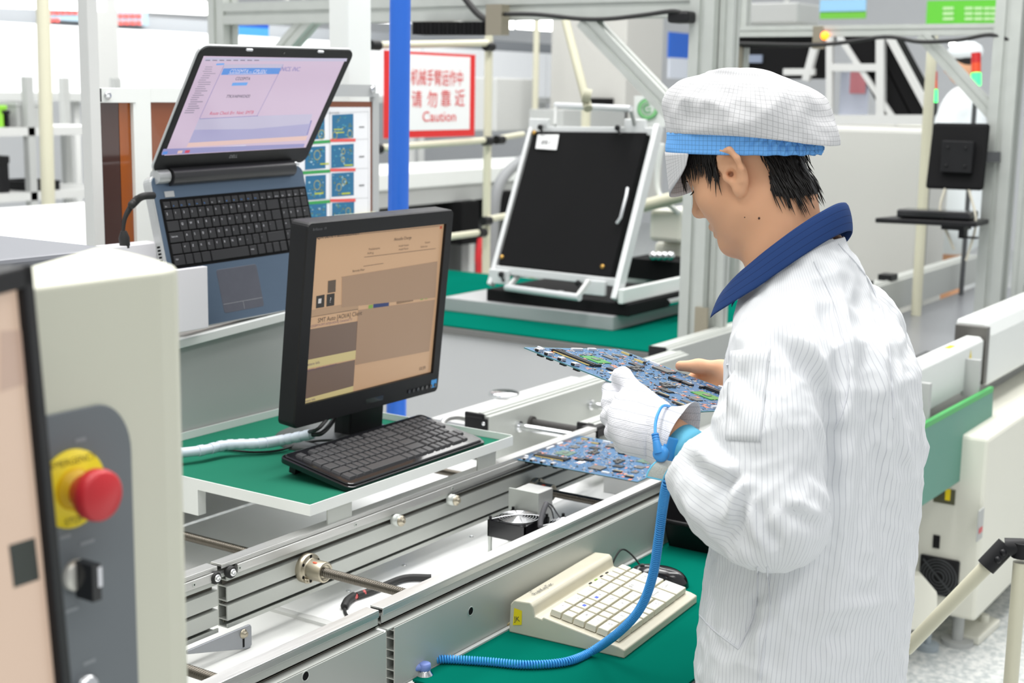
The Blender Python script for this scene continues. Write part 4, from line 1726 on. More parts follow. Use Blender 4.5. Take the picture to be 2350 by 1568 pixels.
def head_sdf(G):
    q = [G[i] - HP[i] for i in range(3)]
    L = [(HR3[0, i] * q[0] + HR3[1, i] * q[1] + HR3[2, i] * q[2]) / HS for i in range(3)]
    S = [np.abs(L[0]), L[1], L[2]]
    d = ell(L, (0, -.004, .042), (.0745, .096, .088))
    d = smin(d, ell(L, (0, .036, -.03), (.061, .060, .074)), .03)
    d = smin(d, rcone(S, (.048, .012, -.055), (.013, .074, -.091), .019, .0150), .03)
    d = smin(d, rcone(S, (.0, .076, -.092), (.012, .074, -.091), .0160, .0150), .02)
    d = smin(d, ell(S, (.043, .052, -.016), (.022, .026, .026)), .025)
    d = smin(d, rcone(S, (0, .084, .030), (.034, .070, .030), .015, .013), .02)
    d = smax(d, -ell(S, (.032, .092, .010), (.015, .014, .011)), .014)
    d = smin(d, ell(S, (.031, .0715, .008), (.0135, .0125, .0115)), .006)
    d = smin(d, rcone(L, (0, .090, .020), (0, .107, -.021), .0070, .0096), .012)
    d = smin(d, ell(L, (0, .1060, -.0235), (.0115, .0115, .0100)), .008)
    d = smin(d, ell(S, (.0125, .096, -.029), (.0075, .0100, .0080)), .006)
    d = smin(d, rcone(S, (0, .0970, -.0540), (.018, .087, -.0555), .0080, .0042), .006)
    d = smin(d, rcone(S, (0, .0945, -.0680), (.016, .086, -.0660), .0084, .0044), .006)
    d = smax(d, -rcone(S, (0, .105, -.0612), (.022, .092, -.0612), .0018, .0014), .004)
    d = smax(d, -rcone(S, (0, .104, -.0815), (.010, .098, -.0815), .004, .003), .010)
    # ears
    def ear(px_, py_, pz_):
        return (px_, py_, pz_)
    e = ell(S, (.0755, -.006, -.002), (.0085, .0185, .0315))
    hx = [(.072, .009, .002), (.0745, .0095, .013), (.0790, .0055, .0245), (.0855, -.005, .0305), (.089, -.0190, .0255), (.088, -.0235, .010), (.084, -.0205, -.006), (.079, -.0125, -.0210), (.075, -.003, -.0300)]
    e = smin(e, chain(S, hx, [.0036, .0036, .0038, .0044, .0048, .0046, .0044, .0044, .0050], .004), .005)
    e = smin(e, ell(S, (.0745, .0085, .0125), (.0055, .0070, .0095)), .005)
    e = smin(e, ell(S, (.0755, .001, -.0310), (.0060, .0085, .0100)), .006)
    e = smax(e, -ell(S, (.0885, -.0070, .0120), (.0075, .0090, .0085)), .004)
    e = smax(e, -ell(S, (.0855, -.0015, -.0060), (.0100, .0090, .0110)), .004)
    e = smax(e, -rcone(S, (.083, .001, -.004), (.068, .003, -.004), .0045, .004), .003)
    e = smin(e, ell(S, (.0775, .0105, -.006), (.0045, .0040, .0065)), .004)
    d = smin(d, e * 1.0, .005)
    d = d * HS
    n = rcone(G, NECK_A, NECK_B, .0540, .054)
    n = smin(n, rcone(G, (1.906, .836, 1.556), (1.899, .795, 1.455), .036, .044), .03)
    d = smin(d, n, .030)
    n2 = rcone(G, (1.82, .745, 1.41), (1.97, .745, 1.41), .035, .035)
    d = smin(d, n2, .05)
    return d


HV, HF = surface(head_sdf, (1.765, .64, 1.40), (2.03, 1.02, 1.80), .00215)
HV = relax(HV, HF, 2, .45)
# lower body under the clothes, arms and hands
LW = [Vector((1.6700, .826, 1.2400)), Vector((1.7130, .905, 1.262))]
L_SH, L_EL, L_WR = Vector((1.742, .735, 1.372)), Vector((1.668, .690, 1.188)), Vector(pd(1540, 1010, 1.965))
R_SH, R_EL, R_WR = Vector((2.028, .735, 1.378)), Vector((2.085, .700, 1.19)), Vector((2.072, .915, 1.270))


def body_sdf(G):
    d = chain(G, [(1.89, .752, 1.40), (1.876, .728, 1.25), (1.866, .722, 1.05), (1.866, .722, .95)], [.060, .100, .105, .11], .05)
    for s, x in ((-1, 1.866 - .085), (1, 1.866 + .085)):
        d = smin(d, chain(G, [(x, .722, .90), (x, .735, .50), (x, .715, .09)], [.082, .058, .042], .03), .03)
        d = smin(d, chain(G, [(x, .705, .04), (x, .85, .03)], [.035, .028], .02), .03)
    for a, b in ((L_SH, L_EL), (R_SH, R_EL)):
        d = smin(d, rcone(G, a, b, .042, .040), .03)
    return d


BV, BF = surface(body_sdf, (1.55, .5, -.02), (2.2, 1.0, 1.56), .013)

# left hand (inside the glove) - joints found where the photo shows them
ED = lambda t: HB_A + (HB_C - HB_A) * t       # along the held edge
INW = _e1                                       # into the board
DN = -HB_N
wr = L_WR
mcp = [pd(1437, 921, 2.028), pd(1423, 950, 2.012), pd(1427, 985, 1.998), pd(1448, 1016, 1.988)]
pip = [pd(1400, 926, 2.062), pd(1399, 958, 2.046), pd(1408, 992, 2.030), pd(1428, 1022, 2.016)]
LFING = []
for i, (t, inn) in enumerate(((.535, .050), (.60, .060), (.67, .056), (.73, .044))):
    base = ED(t) + INW * .010 + DN * (.0125 + .004 * i)
    tip = ED(t) + INW * inn + DN * .0105
    LFING.append([mcp[i], pip[i], base, tip])
LTH = [pd(1512, 948, 1.985), pd(1468, 912, 2.035), ED(.60) + INW * .004 + HB_N * .0120, ED(.555) + INW * .014 + HB_N * .0105]
cen = (mcp[1] + mcp[2]) / 2


def hand_l(G, g):
    d = rcone(G, L_EL, wr, .040, .0265)
    d = smin(d, rcone(G, wr, wr + (cen - wr) * .35, .0265 + g, .030 + g), .02)
    for i in range(4):
        o = wr + (mcp[i] - wr) * .25
        d = smin(d, rcone(G, o, mcp[i], .0175 + g, .0125 + g), .022)
        rs = [.0118, .0104, .0092, .0078] if i < 3 else [.0105, .0090, .0080, .0068]
        d = smin(d, chain(G, LFING[i], [r + g for r in rs], .006), .008)
    d = smin(d, chain(G, LTH, [.0175 + g, .0142 + g, .0108 + g, .0086 + g], .010), .014)
    return d


LV, LF = surface(lambda G: hand_l(G, 0.0), (1.60, .60, 1.12), (1.90, 1.10, 1.40), .0027)
LV = relax(LV, LF, 2)
# right hand, bare: thumb on top of the board, fingers under it
EB = lambda t: HB_B + (HB_C - HB_A) * t
rw = R_WR
OUT = _e1
rm = [EB(.46) + OUT * .034 - HB_N * .004, EB(.54) + OUT * .032 - HB_N * .014, EB(.63) + OUT * .028 - HB_N * .022, EB(.72) + OUT * .022 - HB_N * .028]
RF = []
for i, (t, inn) in enumerate(((.42, .052), (.52, .062), (.62, .060), (.72, .050))):
    RF.append([rm[i], EB(t) + OUT * .016 - HB_N * (.024 + .003 * i), EB(t) - OUT * .014 - HB_N * .0155, EB(t) - OUT * inn - HB_N * .0105])
RTH = [EB(.76) + OUT * .026 + HB_N * .012, EB(.60) + OUT * .024 + HB_N * .024, EB(.49) + OUT * .010 + HB_N * .0175, EB(.41) - OUT * .006 + HB_N * .0108]


def hand_r(G):
    d = rcone(G, R_EL, rw, .040, .0265)
    for i in range(4):
        o = Vector(rw) + (rm[i] - Vector(rw)) * .2
        d = smin(d, rcone(G, o, rm[i], .0185, .0125), .022)
        rs = [.0118, .0104, .0092, .0080] if i < 3 else [.0105, .0090, .0080, .0068]
        d = smin(d, chain(G, RF[i], rs, .006), .007)
    d = smin(d, rcone(G, Vector(rw) + Vector((0, .02, .005)), RTH[0], .022, .0185), .02)
    d = smin(d, chain(G, RTH, [.0175, .0138, .0112, .0084], .009), .012)
    return d


RV, RFc = surface(hand_r, (1.93, .60, 1.13), (2.16, 1.12, 1.36), .0024)
RV = relax(RV, RFc, 2)
Vall, Fall, o = [], [], 0
for v, f in ((HV, HF), (BV, BF), (LV, LF), (RV, RFc)):
    Vall.append(v)
    Fall.append(f + o)
    o += len(v)
np_mesh('body', np.concatenate(Vall), np.concatenate(Fall), [skin], PERSON)
from mathutils.bvhtree import BVHTree
HBVH = BVHTree.FromPolygons(HV.tolist(), HF.tolist())
# nails on the bare hand, eye, moles, lips
m = MB()
for tip, prev in ((RTH[3], RTH[2]),):
    d = (tip - prev).normalized()
    sd = d.cross(HB_N).normalized()
    up = sd.cross(d)
    c = tip + up * .0066 + d * .001
    m.hexa([c - sd * .005 - d * .005 - up * .001, c + sd * .005 - d * .005 - up * .001, c + sd * .0042 + d * .0055 - up * .003, c - sd * .0042 + d * .0055 - up * .003,
            c - sd * .005 - d * .005, c + sd * .005 - d * .005, c + sd * .0042 + d * .0055 - up * .002, c - sd * .0042 + d * .0055 - up * .002])
m.build('thumbnail', mat('nail', C(226, 190, 170), .3), PERSON, bevel=.0008)
m = MB()
for s in (1, -1):
    m.ball(H2W((s * .031, .0745, .007)), .0112, 16, 12)
    m.cur = 1
    m.ball(H2W((s * .0312, .0815, .0035)), .0058, 12, 8)
    m.cur = 0
m.build('eyes', [mat('eye_white', C(225, 220, 214), .2), mat('dark_iris', C(30, 22, 18), .15)], PERSON)
m = MB()
rl = random.Random(2)
for s in (1, -1):
    for k in range(26):
        a = k / 25
        b0 = H2W((s * (.021 + .024 * a), .0865 - .012 * a * a, .0075 - .003 * a))
        m.tube([b0, b0 + Vector(HR3 @ np.array([s * .003 * a, .006, -.003])), b0 + Vector(HR3 @ np.array([s * .006 * a, .0095, -.0045]))], [.0006, .0004, .0001], 4)
    for k in range(60):
        a = rl.random()
        p = HBVH.find_nearest(H2W((s * (.014 + .034 * a), .095, .026 + .005 * math.sin(a * 3) + rl.uniform(-.003, .003))))[0]
        m.tube([p, p + Vector(HR3 @ np.array([s * .006, .0004, .001]))], [.0006, .0002], 4)
m.build('lashes_and_brows', hair_m, PERSON)
m = MB()
for x, y, r in ((1651, 404, .0016), (1742, 501, .0017), (1709, 499, .0009)):
    d = ray(x, y)
    h = HBVH.ray_cast(CAMP, d.normalized())
    if h[0]:
        m.ball(h[0], r, 8, 6)
m.build('moles', mat('mole', C(70, 44, 36), .6), PERSON)

# ---- hair
def on_plane_x(x, y, xl):
    n = Vector(HR3 @ np.array([1, 0, 0]))
    o_ = H2W((xl, 0, 0))
    d = ray(x, y)
    t = (o_ - CAMP).dot(n) / d.dot(n)
    return W2H(CAMP + d * t)[1:3]


POLY_B = [on_plane_x(*p) for p in ((1728, 300, .07), (1730, 345, .072), (1745, 372, .07), (1757, 410, .064), (1764, 436, .058), (1785, 450, .05), (1825, 452, .038), (1862, 446, .02), (1886, 430, .005), (1950, 380, .0), (1950, 280, .0))]
POLY_F = [on_plane_x(*p) for p in ((1500, 300, .03), (1545, 398, .03), (1556, 412, .035), (1566, 402, .045), (1580, 392, .05), (1600, 378, .056), (1618, 378, .064), (1632, 400, .067), (1644, 417, .068), (1650, 400, .07), (1653, 380, .071), (1652, 345, .072), (1652, 300, .07))]


def inside(p, poly):
    c = False
    j = len(poly) - 1
    for i in range(len(poly)):
        a, b = poly[i], poly[j]
        if (a[1] > p[1]) != (b[1] > p[1]) and p[0] < (b[0] - a[0]) * (p[1] - a[1]) / (b[1] - a[1]) + a[0]:
            c = not c
        j = i
    return c


HVn = (HV - HP) @ HR3 / HS
sel = np.zeros(len(HV), bool)
cand = np.where((HVn[:, 2] > -.10) & (np.abs(HVn[:, 0]) < .0795))[0]
for i in cand:
    p = HVn[i]
    yz = (p[1], p[2])
    if p[2] > .050 or inside(yz, POLY_B) or (inside(yz, POLY_F) and p[1] > .0):
        sel[i] = True
nrm = HVn.copy()
fsel = HF[sel[HF].all(1)]
used, inv = np.unique(fsel, return_inverse=True)
cen_h = HP + HR3 @ np.array([0, 0, .02]) * HS
SV = HV[used]
dirn = SV - cen_h
dirn /= np.linalg.norm(dirn, axis=1)[:, None]
np_mesh('hair', SV + dirn * .0026, inv.reshape(-1, 4), [hair_m], PERSON)
m = MB()
rs_ = random.Random(9)


def strand(yz, side, ln, flow, lift, rad=.0009):
    xg = side * .09
    p = H2W((xg, yz[0], yz[1]))
    h = HBVH.ray_cast(p, (H2W((0, yz[0], yz[1])) - p).normalized())
    if not h[0]:
        return
    q = h[0]
    pts = [q + h[1] * .0015]
    d = Vector(HR3 @ np.array(flow)).normalized()
    d = (d * .65 + Vector((0, 0, -.5))).normalized()
    for k in range(1, 5):
        r_ = pts[-1] + d * ln / 4
        n_ = HBVH.find_nearest(r_)
        hh = .0028 + lift * k / 4
        dd = r_ - n_[0]
        if dd.dot(n_[1]) < hh:
            r_ = n_[0] + n_[1] * hh
        pts.append(r_)
    m.tube(pts, [rad, rad, rad * .9, rad * .7, .0001], 4)


def sample(poly):
    ys = [p[0] for p in poly]
    zs = [p[1] for p in poly]
    while True:
        q = (rs_.uniform(min(ys), max(ys)), rs_.uniform(min(zs), max(zs)))
        if inside(q, poly):
            return q


for k in range(820):
    q = sample(POLY_B)
    if q[1] > .09:
        continue
    strand(q, 1 if rs_.random() < .75 else -1, rs_.uniform(.018, .036), (0, -.25 + rs_.uniform(-.25, .2), -.7), rs_.uniform(.0005, .004))
for k in range(560):
    q = sample(POLY_F)
    if q[0] < .004 or q[1] > .085:
        continue
    strand(q, 1 if rs_.random() < .75 else -1, rs_.uniform(.014, .030), (rs_.uniform(-.1, .1), .05 + rs_.uniform(-.15, .3), -.8), rs_.uniform(.0005, .003), .0008)
m.build('hair_strands', hair_m, PERSON, recalc=False)

# ---- cap
CC = Vector((1.9048, .8723, 0))
AX, AY = .087, .116
ZB, ZT = 1.6375, 1.667
NTH = 160


def capring(th, k=1.0):
    return Vector((CC.x + AX * k * math.cos(th), CC.y + AY * k * math.sin(th), 0))


rowsB = []
for i in range(9):
    v = i / 8
    row = []
    for j in range(NTH):
        th = 2 * math.pi * j / NTH
        back = max(0, -math.sin(th + .25)) ** 2
        g = back * (.0060 * (1 - 2 * abs(math.sin(th * 24 + 1.3 * math.sin(v * 5)))) + .002 * math.sin(th * 29 + 3 * v))
        p = capring(th, 1.0 - .03 * math.sin(math.pi * v) * back - (.02 if i in (0, 8) else 0) * back)
        n = Vector((math.cos(th), math.sin(th), 0))
        p += n * (g * math.sin(math.pi * (v * .8 + .1)) + .0015 * noise.noise(Vector((th * 3, v * 2, 0))))
        fz = -.002 * math.sin(th)
        p.z = ZB + (ZT - ZB) * v + fz + back * (.0009 * math.sin(th * 23) * (1 if i in (0, 8) else .3))
        row.append(p)
    rowsB.append(row)
uvc = .0062
grid_mesh('cap_band', rowsB, True, cap_blue, PERSON, lambda i, j: (j / NTH * .66 / uvc, i / 8 * .029 / uvc), .0012)
rowsC = []
NR = 44
for i in range(NR + 1):
    v = i / NR
    row = []
    for j in range(NTH):
        th = 2 * math.pi * j / NTH
        ct, st = math.cos(th), math.sin(th)
        fr, bk = max(0, st), max(0, -st)
        eqk = 1.045 - .035 * fr + .15 * bk ** 1.3
        eqz = .012 - .024 * bk ** 1.5 + .012 * fr
        if v < .16:
            a = v / .16
            k = 1.0 + (eqk - 1.0) * math.sin(a * math.pi / 2)
            z = ZT - .002 + (eqz - .0) * (1 - math.cos(a * math.pi / 2)) - .006 * bk * math.sin(a * math.pi)
        else:
            ph = (v - .16) / .84 * math.pi / 2
            pw = .80 - .14 * fr + .10 * bk
            k = eqk * max(0, math.cos(ph)) ** pw
            z = ZT - .002 + eqz + (.0885 - eqz) * math.sin(ph) ** (.92 + .25 * bk - .05 * fr)
        p = capring(th, k)
        p.z = z
        w_ = Vector((p.x * 16, p.y * 16, p.z * 20))
        amp = math.sin(min(1, v * 1.3) * math.pi) ** .6 if v < .77 else .9
        rid = 1 - abs(noise.noise(w_ * .9 + Vector((3.1, 0, 0)))) * 2
        rid2 = 1 - abs(noise.noise(w_ * .55 + Vector((7.7, 2, 0)))) * 2
        dsp = amp * (.0060 * (rid - .45) + .0105 * (rid2 - .4) + .0016 * (1 - 2.4 * abs(noise.noise(w_ * 1.9 + Vector((1, 9, 4))))) + .0022 * noise.noise(w_ * 2.6))
        gath = .0022 * math.sin(th * 34 + 2 * noise.noise(Vector((th * 2, 1, 0)))) * math.exp(-v / .14) * (.35 + .8 * bk)
        n = Vector((ct * AY, st * AX, 0)).normalized() * max(.15, math.cos(max(0, (v - .16) / .84) * math.pi / 2)) + Vector((0, 0, v))
        p += n.normalized() * (dsp + gath)
        row.append(p)
    rowsC.append(row)
grid_mesh('cap_crown', rowsC, True, cap_white, PERSON, lambda i, j: (j / NTH * .70 / .0068, i / NR * .165 / .0068), .0012, subdiv=1)
rowsV = []
NV_ = 10
for i in range(NV_ + 1):
    t_ = i / NV_
    row = []
    for j in range(41):
        s = -1 + 2 * j / 40
        th = math.pi / 2 + s * math.radians(66)
        k = max(0.0, 1 - s * s) ** .6
        p = capring(th, 1.0 + .012 * k - .085 * k * t_)
        p.z = ZB + .001 - .002 * math.sin(th) - .068 * k * t_
        row.append(p)
    rowsV.append(row)
grid_mesh('cap_visor', rowsV, False, cap_white, PERSON, lambda i, j: (j * .0058 / .0068, i * .0068 / .0068), .0016)

# ---- coat
TL = np.array([  # z, cx, cy, half width, half depth
    (.85, 1.862, .722, .204, .140), (.95, 1.862, .722, .202, .138), (1.05, 1.872, .722, .192, .136), (1.15, 1.884, .722, .180, .135), (1.25, 1.890, .724, .178, .134), (1.34, 1.892, .728, .172, .128),
    (1.40, 1.886, .740, .140, .110), (1.45, 1.895, .765, .080, .078), (1.49, 1.900, .785, .060, .062), (1.53, 1.902, .795, .055, .055)])
HEM, CTOP = .893, 1.50
LS = [L_SH + Vector((-.006, .008, 0)), Vector((1.693, .720, 1.285)), L_EL + Vector((-.002, .010, -.002)), Vector((1.660, .756, 1.208)), Vector((1.672, .812, 1.2300))]
LSr = [.060, .065, .068, .064, .046]
RS = [R_SH, Vector((2.055, .715, 1.30)), R_EL, Vector((2.078, .79, 1.222)), Vector((2.074, .86, 1.248))]
RSr = [.064, .062, .058, .053, .044]


def torso(G):
    z = G[2]
    f = [np.interp(z, TL[:, 0], TL[:, i]) for i in range(1, 5)]
    k = np.sqrt(((G[0] - f[0]) / f[2]) ** 2 + ((G[1] - f[1]) / f[3]) ** 2)
    return (k - 1) * np.minimum(f[2], f[3])


def coat_sdf(G):
    d = torso(G)
    d = smin(d, rcone(G, (1.895, .745, 1.40), (1.902, .776, 1.528), .075, .054), .03)
    d = smax(d, (G[2] - (CTOP - (G[1] - .785) * .75)) * .8, .015)
    l_ = chain(G, LS, LSr, .03)
    r_ = chain(G, RS, RSr, .03)
    dl = (LS[4] - LS[3]).normalized()
    dr = (RS[4] - RS[3]).normalized()
    for sleeve, dd, e in ((l_, dl, LS[4]), (r_, dr, RS[4])):
        pl = (G[0] - e.x) * dd.x + (G[1] - e.y) * dd.y + (G[2] - e.z) * dd.z
        sleeve[:] = smax(sleeve, pl - .012, .004)
        hole = rcone(G, e - dd * .05, e + dd * .06, .030, .041)
        sleeve[:] = smax(sleeve, -hole, .004)
    yoke = smin(rcone(G, (1.895, .755, 1.432), (1.75, .736, 1.378), .052, .055), rcone(G, (1.895, .755, 1.44), (2.02, .736, 1.385), .055, .055), .03)
    d = smin(d, yoke, .05)
    d = smin(d, l_, .010)
    d = smin(d, r_, .03)
    d = smax(d, HEM - G[2], .004)
    return d


KV, KF = surface(coat_sdf, (1.555, .52, .875), (2.20, 1.02, 1.53), .0050)
KV = relax(KV, KF, 2, .5)
me = bpy.data.meshes.new('tmp')
me.from_pydata(KV.tolist(), [], KF.tolist())
me.update()
KN = np.zeros((len(KV), 3), np.float32)
me.vertex_normals.foreach_get('vector', KN.ravel()) if 0 else None
KN = np.array([v.normal[:] for v in me.vertices])
bpy.data.meshes.remove(me)
KB = BVHTree.FromPolygons(KV.tolist(), KF.tolist())


def onto(x, y):
    h = KB.ray_cast(CAMP, ray(x, y).normalized())
    return h[0]


FOLDS = [  # pixels along the fold, height (m), half width (m)
    ([(1885, 590), (1925, 680), (1948, 790), (1955, 900), (1940, 960)], .006, .010),
    ([(1872, 640), (1905, 740), (1925, 850), (1935, 930)], -.007, .012),
    ([(1790, 720), (1840, 780), (1880, 850), (1905, 900)], .008, .014),
    ([(1745, 745), (1800, 790), (1850, 860), (1890, 930)], -.007, .013),
    ([(1893, 880), (1908, 950), (1905, 1040), (1903, 1120), (1902, 1200)], -.011, .010),
    ([(1930, 920), (1925, 960), (1912, 985)], .008, .010),
    ([(1725, 1110), (1695, 1125), (1682, 1170), (1672, 1210)], .011, .009),
    ([(1705, 1090), (1670, 1110), (1655, 1160)], -.010, .009),
    ([(1715, 1140), (1700, 1185), (1668, 1240)], -.010, .009),
    ([(1740, 1130), (1722, 1170), (1735, 1215), (1770, 1260)], .009, .010),
    ([(1735, 1150), (1752, 1210), (1790, 1265)], -.008, .010),
    ([(1590, 1020), (1620, 1050), (1660, 1075), (1700, 1090)], .007, .010),
    ([(1570, 1050), (1610, 1090), (1650, 1110)], -.007, .010),
    ([(1620, 1000), (1655, 1030), (1690, 1070)], -.006, .010),
    ([(1560, 1120), (1600, 1180), (1650, 1225)], .006, .012),
    ([(1600, 1230), (1660, 1262), (1740, 1280)], .006, .012),
    ([(1800, 1140), (1840, 1160), (1890, 1190)], .005, .009),
    ([(1790, 1165), (1830, 1190), (1890, 1215)], -.005, .009),
    ([(1850, 1100), (1880, 1130), (1900, 1170)], .005, .010),
    ([(1995, 620), (2010, 740), (2025, 880), (2040, 1020), (2050, 1150)], .006, .014),
    ([(1975, 700), (1985, 850), (1990, 1000), (1975, 1150), (1955, 1300)], -.007, .014),
    ([(2060, 660), (2070, 800), (2080, 950)], -.005, .014),
    ([(2010, 900), (2020, 1060), (2030, 1250), (2035, 1400)], -.005, .014),
    ([(1960, 960), (1945, 1120), (1925, 1280), (1905, 1420)], .006, .014),
    ([(1735, 1300), (1738, 1380), (1722, 1440), (1690, 1490)], -.008, .008),
    ([(1748, 1300), (1752, 1390), (1745, 1470), (1740, 1540)], .005, .007),
    ([(1780, 1330), (1790, 1400), (1740, 1470), (1690, 1530)], .006, .012),
    ([(1850, 1420), (1900, 1400), (1990, 1385), (2060, 1380)], .004, .010),
    ([(1820, 1530), (1900, 1470), (1980, 1440)], -.005, .014),
    ([(1610, 1410), (1650, 1450), (1690, 1490)], .004, .006),
    ([(2040, 900), (2065, 1000), (2085, 1110)], .005, .012),
    ([(1660, 820), (1690, 900), (1700, 960)], .004, .009),
    ([(1690, 850), (1730, 900), (1755, 950)], -.005, .009),
    ([(1650, 880), (1685, 940), (1690, 990)], -.004, .009),
    ([(1700, 690), (1690, 760), (1665, 830)], .005, .012),
    ([(1880, 520), (1960, 560), (2030, 620)], -.004, .010),
]
disp = np.zeros(len(KV))
for pts, amp, wid in FOLDS:
    w3 = [onto(*p) for p in pts]
    w3 = [p for p in w3 if p is not None]
    if len(w3) < 2:
        continue
    w3 = [np.array(p) for p in smooth_path(w3, 5)]
    best = np.full(len(KV), 9.0)
    par = np.zeros(len(KV))
    for i in range(len(w3) - 1):
        a, b = w3[i], w3[i + 1]
        d = b - a
        L2 = d @ d + 1e-12
        t_ = np.clip(((KV - a) @ d) / L2, 0, 1)
        e = np.linalg.norm(KV - a - t_[:, None] * d, axis=1)
        mk = e < best
        best[mk] = e[mk]
        par[mk] = (i + t_[mk]) / (len(w3) - 1)
    taper = np.sin(np.clip(par, .0, 1) * math.pi * .86 + .22)
    disp += 1.5 * amp * np.exp(-(best / wid) ** 2) * np.clip(taper, 0, 1)
for i in range(len(KV)):
    p = Vector(KV[i])
    q = Vector((p.x * 1.0, p.y * 1.0, p.z * .45))
    r1 = 1 - 2 * abs(noise.noise(q * 13))
    r2 = 1 - 2 * abs(noise.noise(Vector((p.x, p.y, p.z * .8)) * 27 + Vector((5, 1, 2))))
    r3 = 1 - 2 * abs(noise.noise(Vector((p.x, p.y, p.z * .7)) * 46 + Vector((2, 8, 5))))
    disp[i] += .0048 * (r1 - .4) + .0034 * (r2 - .4) + .0014 * (r3 - .4) + .0012 * noise.noise(p * 60)
KV2 = KV + KN * disp[:, None]
# thread direction for the woven stripes
Gv = [KV[:, i] for i in range(3)]
dt = torso(Gv)
fz = [np.interp(KV[:, 2], TL[:, 0], TL[:, i]) for i in range(1, 5)]
thr = np.zeros((len(KV), 3), np.float32)
thr[:, 0] = -(KV[:, 1] - fz[1]) / fz[3]
thr[:, 1] = (KV[:, 0] - fz[0]) / fz[2]
part = np.zeros(len(KV), int)
dbest = dt - .002
for chn, rad in ((LS, LSr), (RS, RSr)):
    for i in range(4):
        e = rcone(Gv, chn[i], chn[i + 1], rad[i], rad[i + 1])
        mk = e < dbest
        if chn is RS:
            mk &= KV[:, 0] > 2.06
        dbest = np.where(mk, e, dbest)
        ax_ = (chn[i + 1] - chn[i]).normalized()
        # frame carried along the sleeve so the stripes run on round the elbow
        ref = Vector((1, 0, 0)) if chn is LS else Vector((-1, 0, 0))
        a_ = (ref - ax_ * ref.dot(ax_)).normalized()
        b_2 = ax_.cross(a_)
        rel = KV - np.array(chn[i])
        thr[mk, 0] = (rel @ np.array(a_))[mk]
        thr[mk, 1] = (rel @ np.array(b_2))[mk]
        thr[mk, 0] *= -1
        thr[mk, 1] *= -1
        part[mk] = 1
fm = (part[KF].sum(1) >= 2).astype(int)
coat = np_mesh('smock', KV2, KF, [coat_body, coat_sleeve], PERSON, fm)
coat['label'] = 'white pinstriped smock'
at = coat.data.attributes.new('thread', 'FLOAT_VECTOR', 'POINT')
at.data.foreach_set('vector', thr.ravel())
KB2 = BVHTree.FromPolygons(KV2.tolist(), KF.tolist())
# sleeve pocket lying on the upper arm, flap line above
cr = ((1676, 806), (1768, 797), (1746, 1014), (1666, 1010))
rows = []
ok = True
for i in range(15):
    v = i / 14
    row = []
    for j in range(11):
        u = j / 10
        x = (cr[0][0] * (1 - u) + cr[1][0] * u) * (1 - v) + (cr[3][0] * (1 - u) + cr[2][0] * u) * v
        y = (cr[0][1] * (1 - u) + cr[1][1] * u) * (1 - v) + (cr[3][1] * (1 - u) + cr[2][1] * u) * v
        h = KB2.ray_cast(CAMP, ray(x, y).normalized())
        if h[0] is None:
            row.append(row[-1] if row else pd(x, y, 1.85))
            continue
        edge = min(i, 14 - i, j, 10 - j)
        row.append(h[0] + h[1] * (.0010 if edge == 0 else .0024 + .0012 * noise.noise(h[0] * 40)))
    rows.append(row)
pocket_m = cloth_uv_mat('pocket_pinstripe_cloth', CLOTH, 1.0, .13, C(180, 183, 189), comps=(0,))
grid_mesh('sleeve_pocket', rows, False, pocket_m, coat, lambda i, j: (j * .0076 / .0066, i), .0012)

for pts in ([(1868, 600), (1912, 690), (1940, 790), (1947, 880), (1932, 950), (1915, 985)], [(1738, 1300), (1737, 1360), (1726, 1420), (1695, 1490)], [(1606, 1412), (1640, 1448), (1695, 1490)],
            [(1760, 1300), (1766, 1400), (1752, 1480), (1742, 1560)], [(1668, 838), (1766, 828)], [(1925, 560), (1990, 640), (2030, 740), (2045, 860), (2050, 960)]):
    sp_ = []
    for x, y in smooth_path([(x, y, 0) for x, y in pts], 8) and [(q.x, q.y) for q in smooth_path([(x, y, 0) for x, y in pts], 8)]:
        h = KB2.ray_cast(CAMP, ray(x, y).normalized())
        if h[0] is not None:
            sp_.append(h[0] + h[1] * .0004)
    if len(sp_) > 3:
        m = MB()
        m.tube(sp_, .0013, 5)
        m.build('seam', mat('seam_cloth', C(214, 216, 220), .8), coat)

# collar
rows = []
NCOL = 64
for i in range(9):
    v = i / 8
    row = []
    for j in range(NCOL + 1):
        th = math.radians(118) + math.radians(304) * j / NCOL     # open at the front
        ct, st = math.cos(th), math.sin(th)
        ztop = 1.513 - .067 * st
        if v < .3:
            a = v / .3
            r = 1.02 - .02 * a
            z = ztop - .038 * (1 - a)
        else:
            a = (v - .3) / .7
            r = 1.05 + (.24 + .16 * max(0, st) - .08 * max(0, -st)) * a + .03 * math.sin(a * math.pi)
            z = ztop + .003 * math.sin(a * math.pi) - (.054 - .010 * max(0, -st)) * a
        p = Vector((1.903 + .073 * r * ct, .797 + .074 * r * st, z))
        p += Vector((ct, st, 0)) * .002 * noise.noise(Vector((th * 2.2, v * 2, 3)))
        row.append(p)
    rows.append(row)
grid_mesh('collar', rows, False, navy, PERSON, lambda i, j: (i * .9, j * .3), .0022, subdiv=1)
# trousers and shoes
m = MB()
for s in (-1, 1):
    x = 1.862 + s * .085
    m.tube([(x, .722, .90), (x, .727, .70), (x, .738, .48), (x, .722, .25), (x, .715, .085)], [.098, .092, .076, .068, .062], 24)
m.build('trousers', mat('dark_trousers', C(28, 30, 40), .8), PERSON)
m = MB()
for s in (-1, 1):
    x = 1.862 + s * .085
    m.prism([(-.04, -.06), (.04, -.06), (.046, .08), (.042, .17), (.02, .21), (-.02, .21), (-.042, .17), (-.046, .08)], Matrix.Translation((x, .70, 0)), .06)
m.build('shoes', white_metal, PERSON, bevel=.015, seg=3)

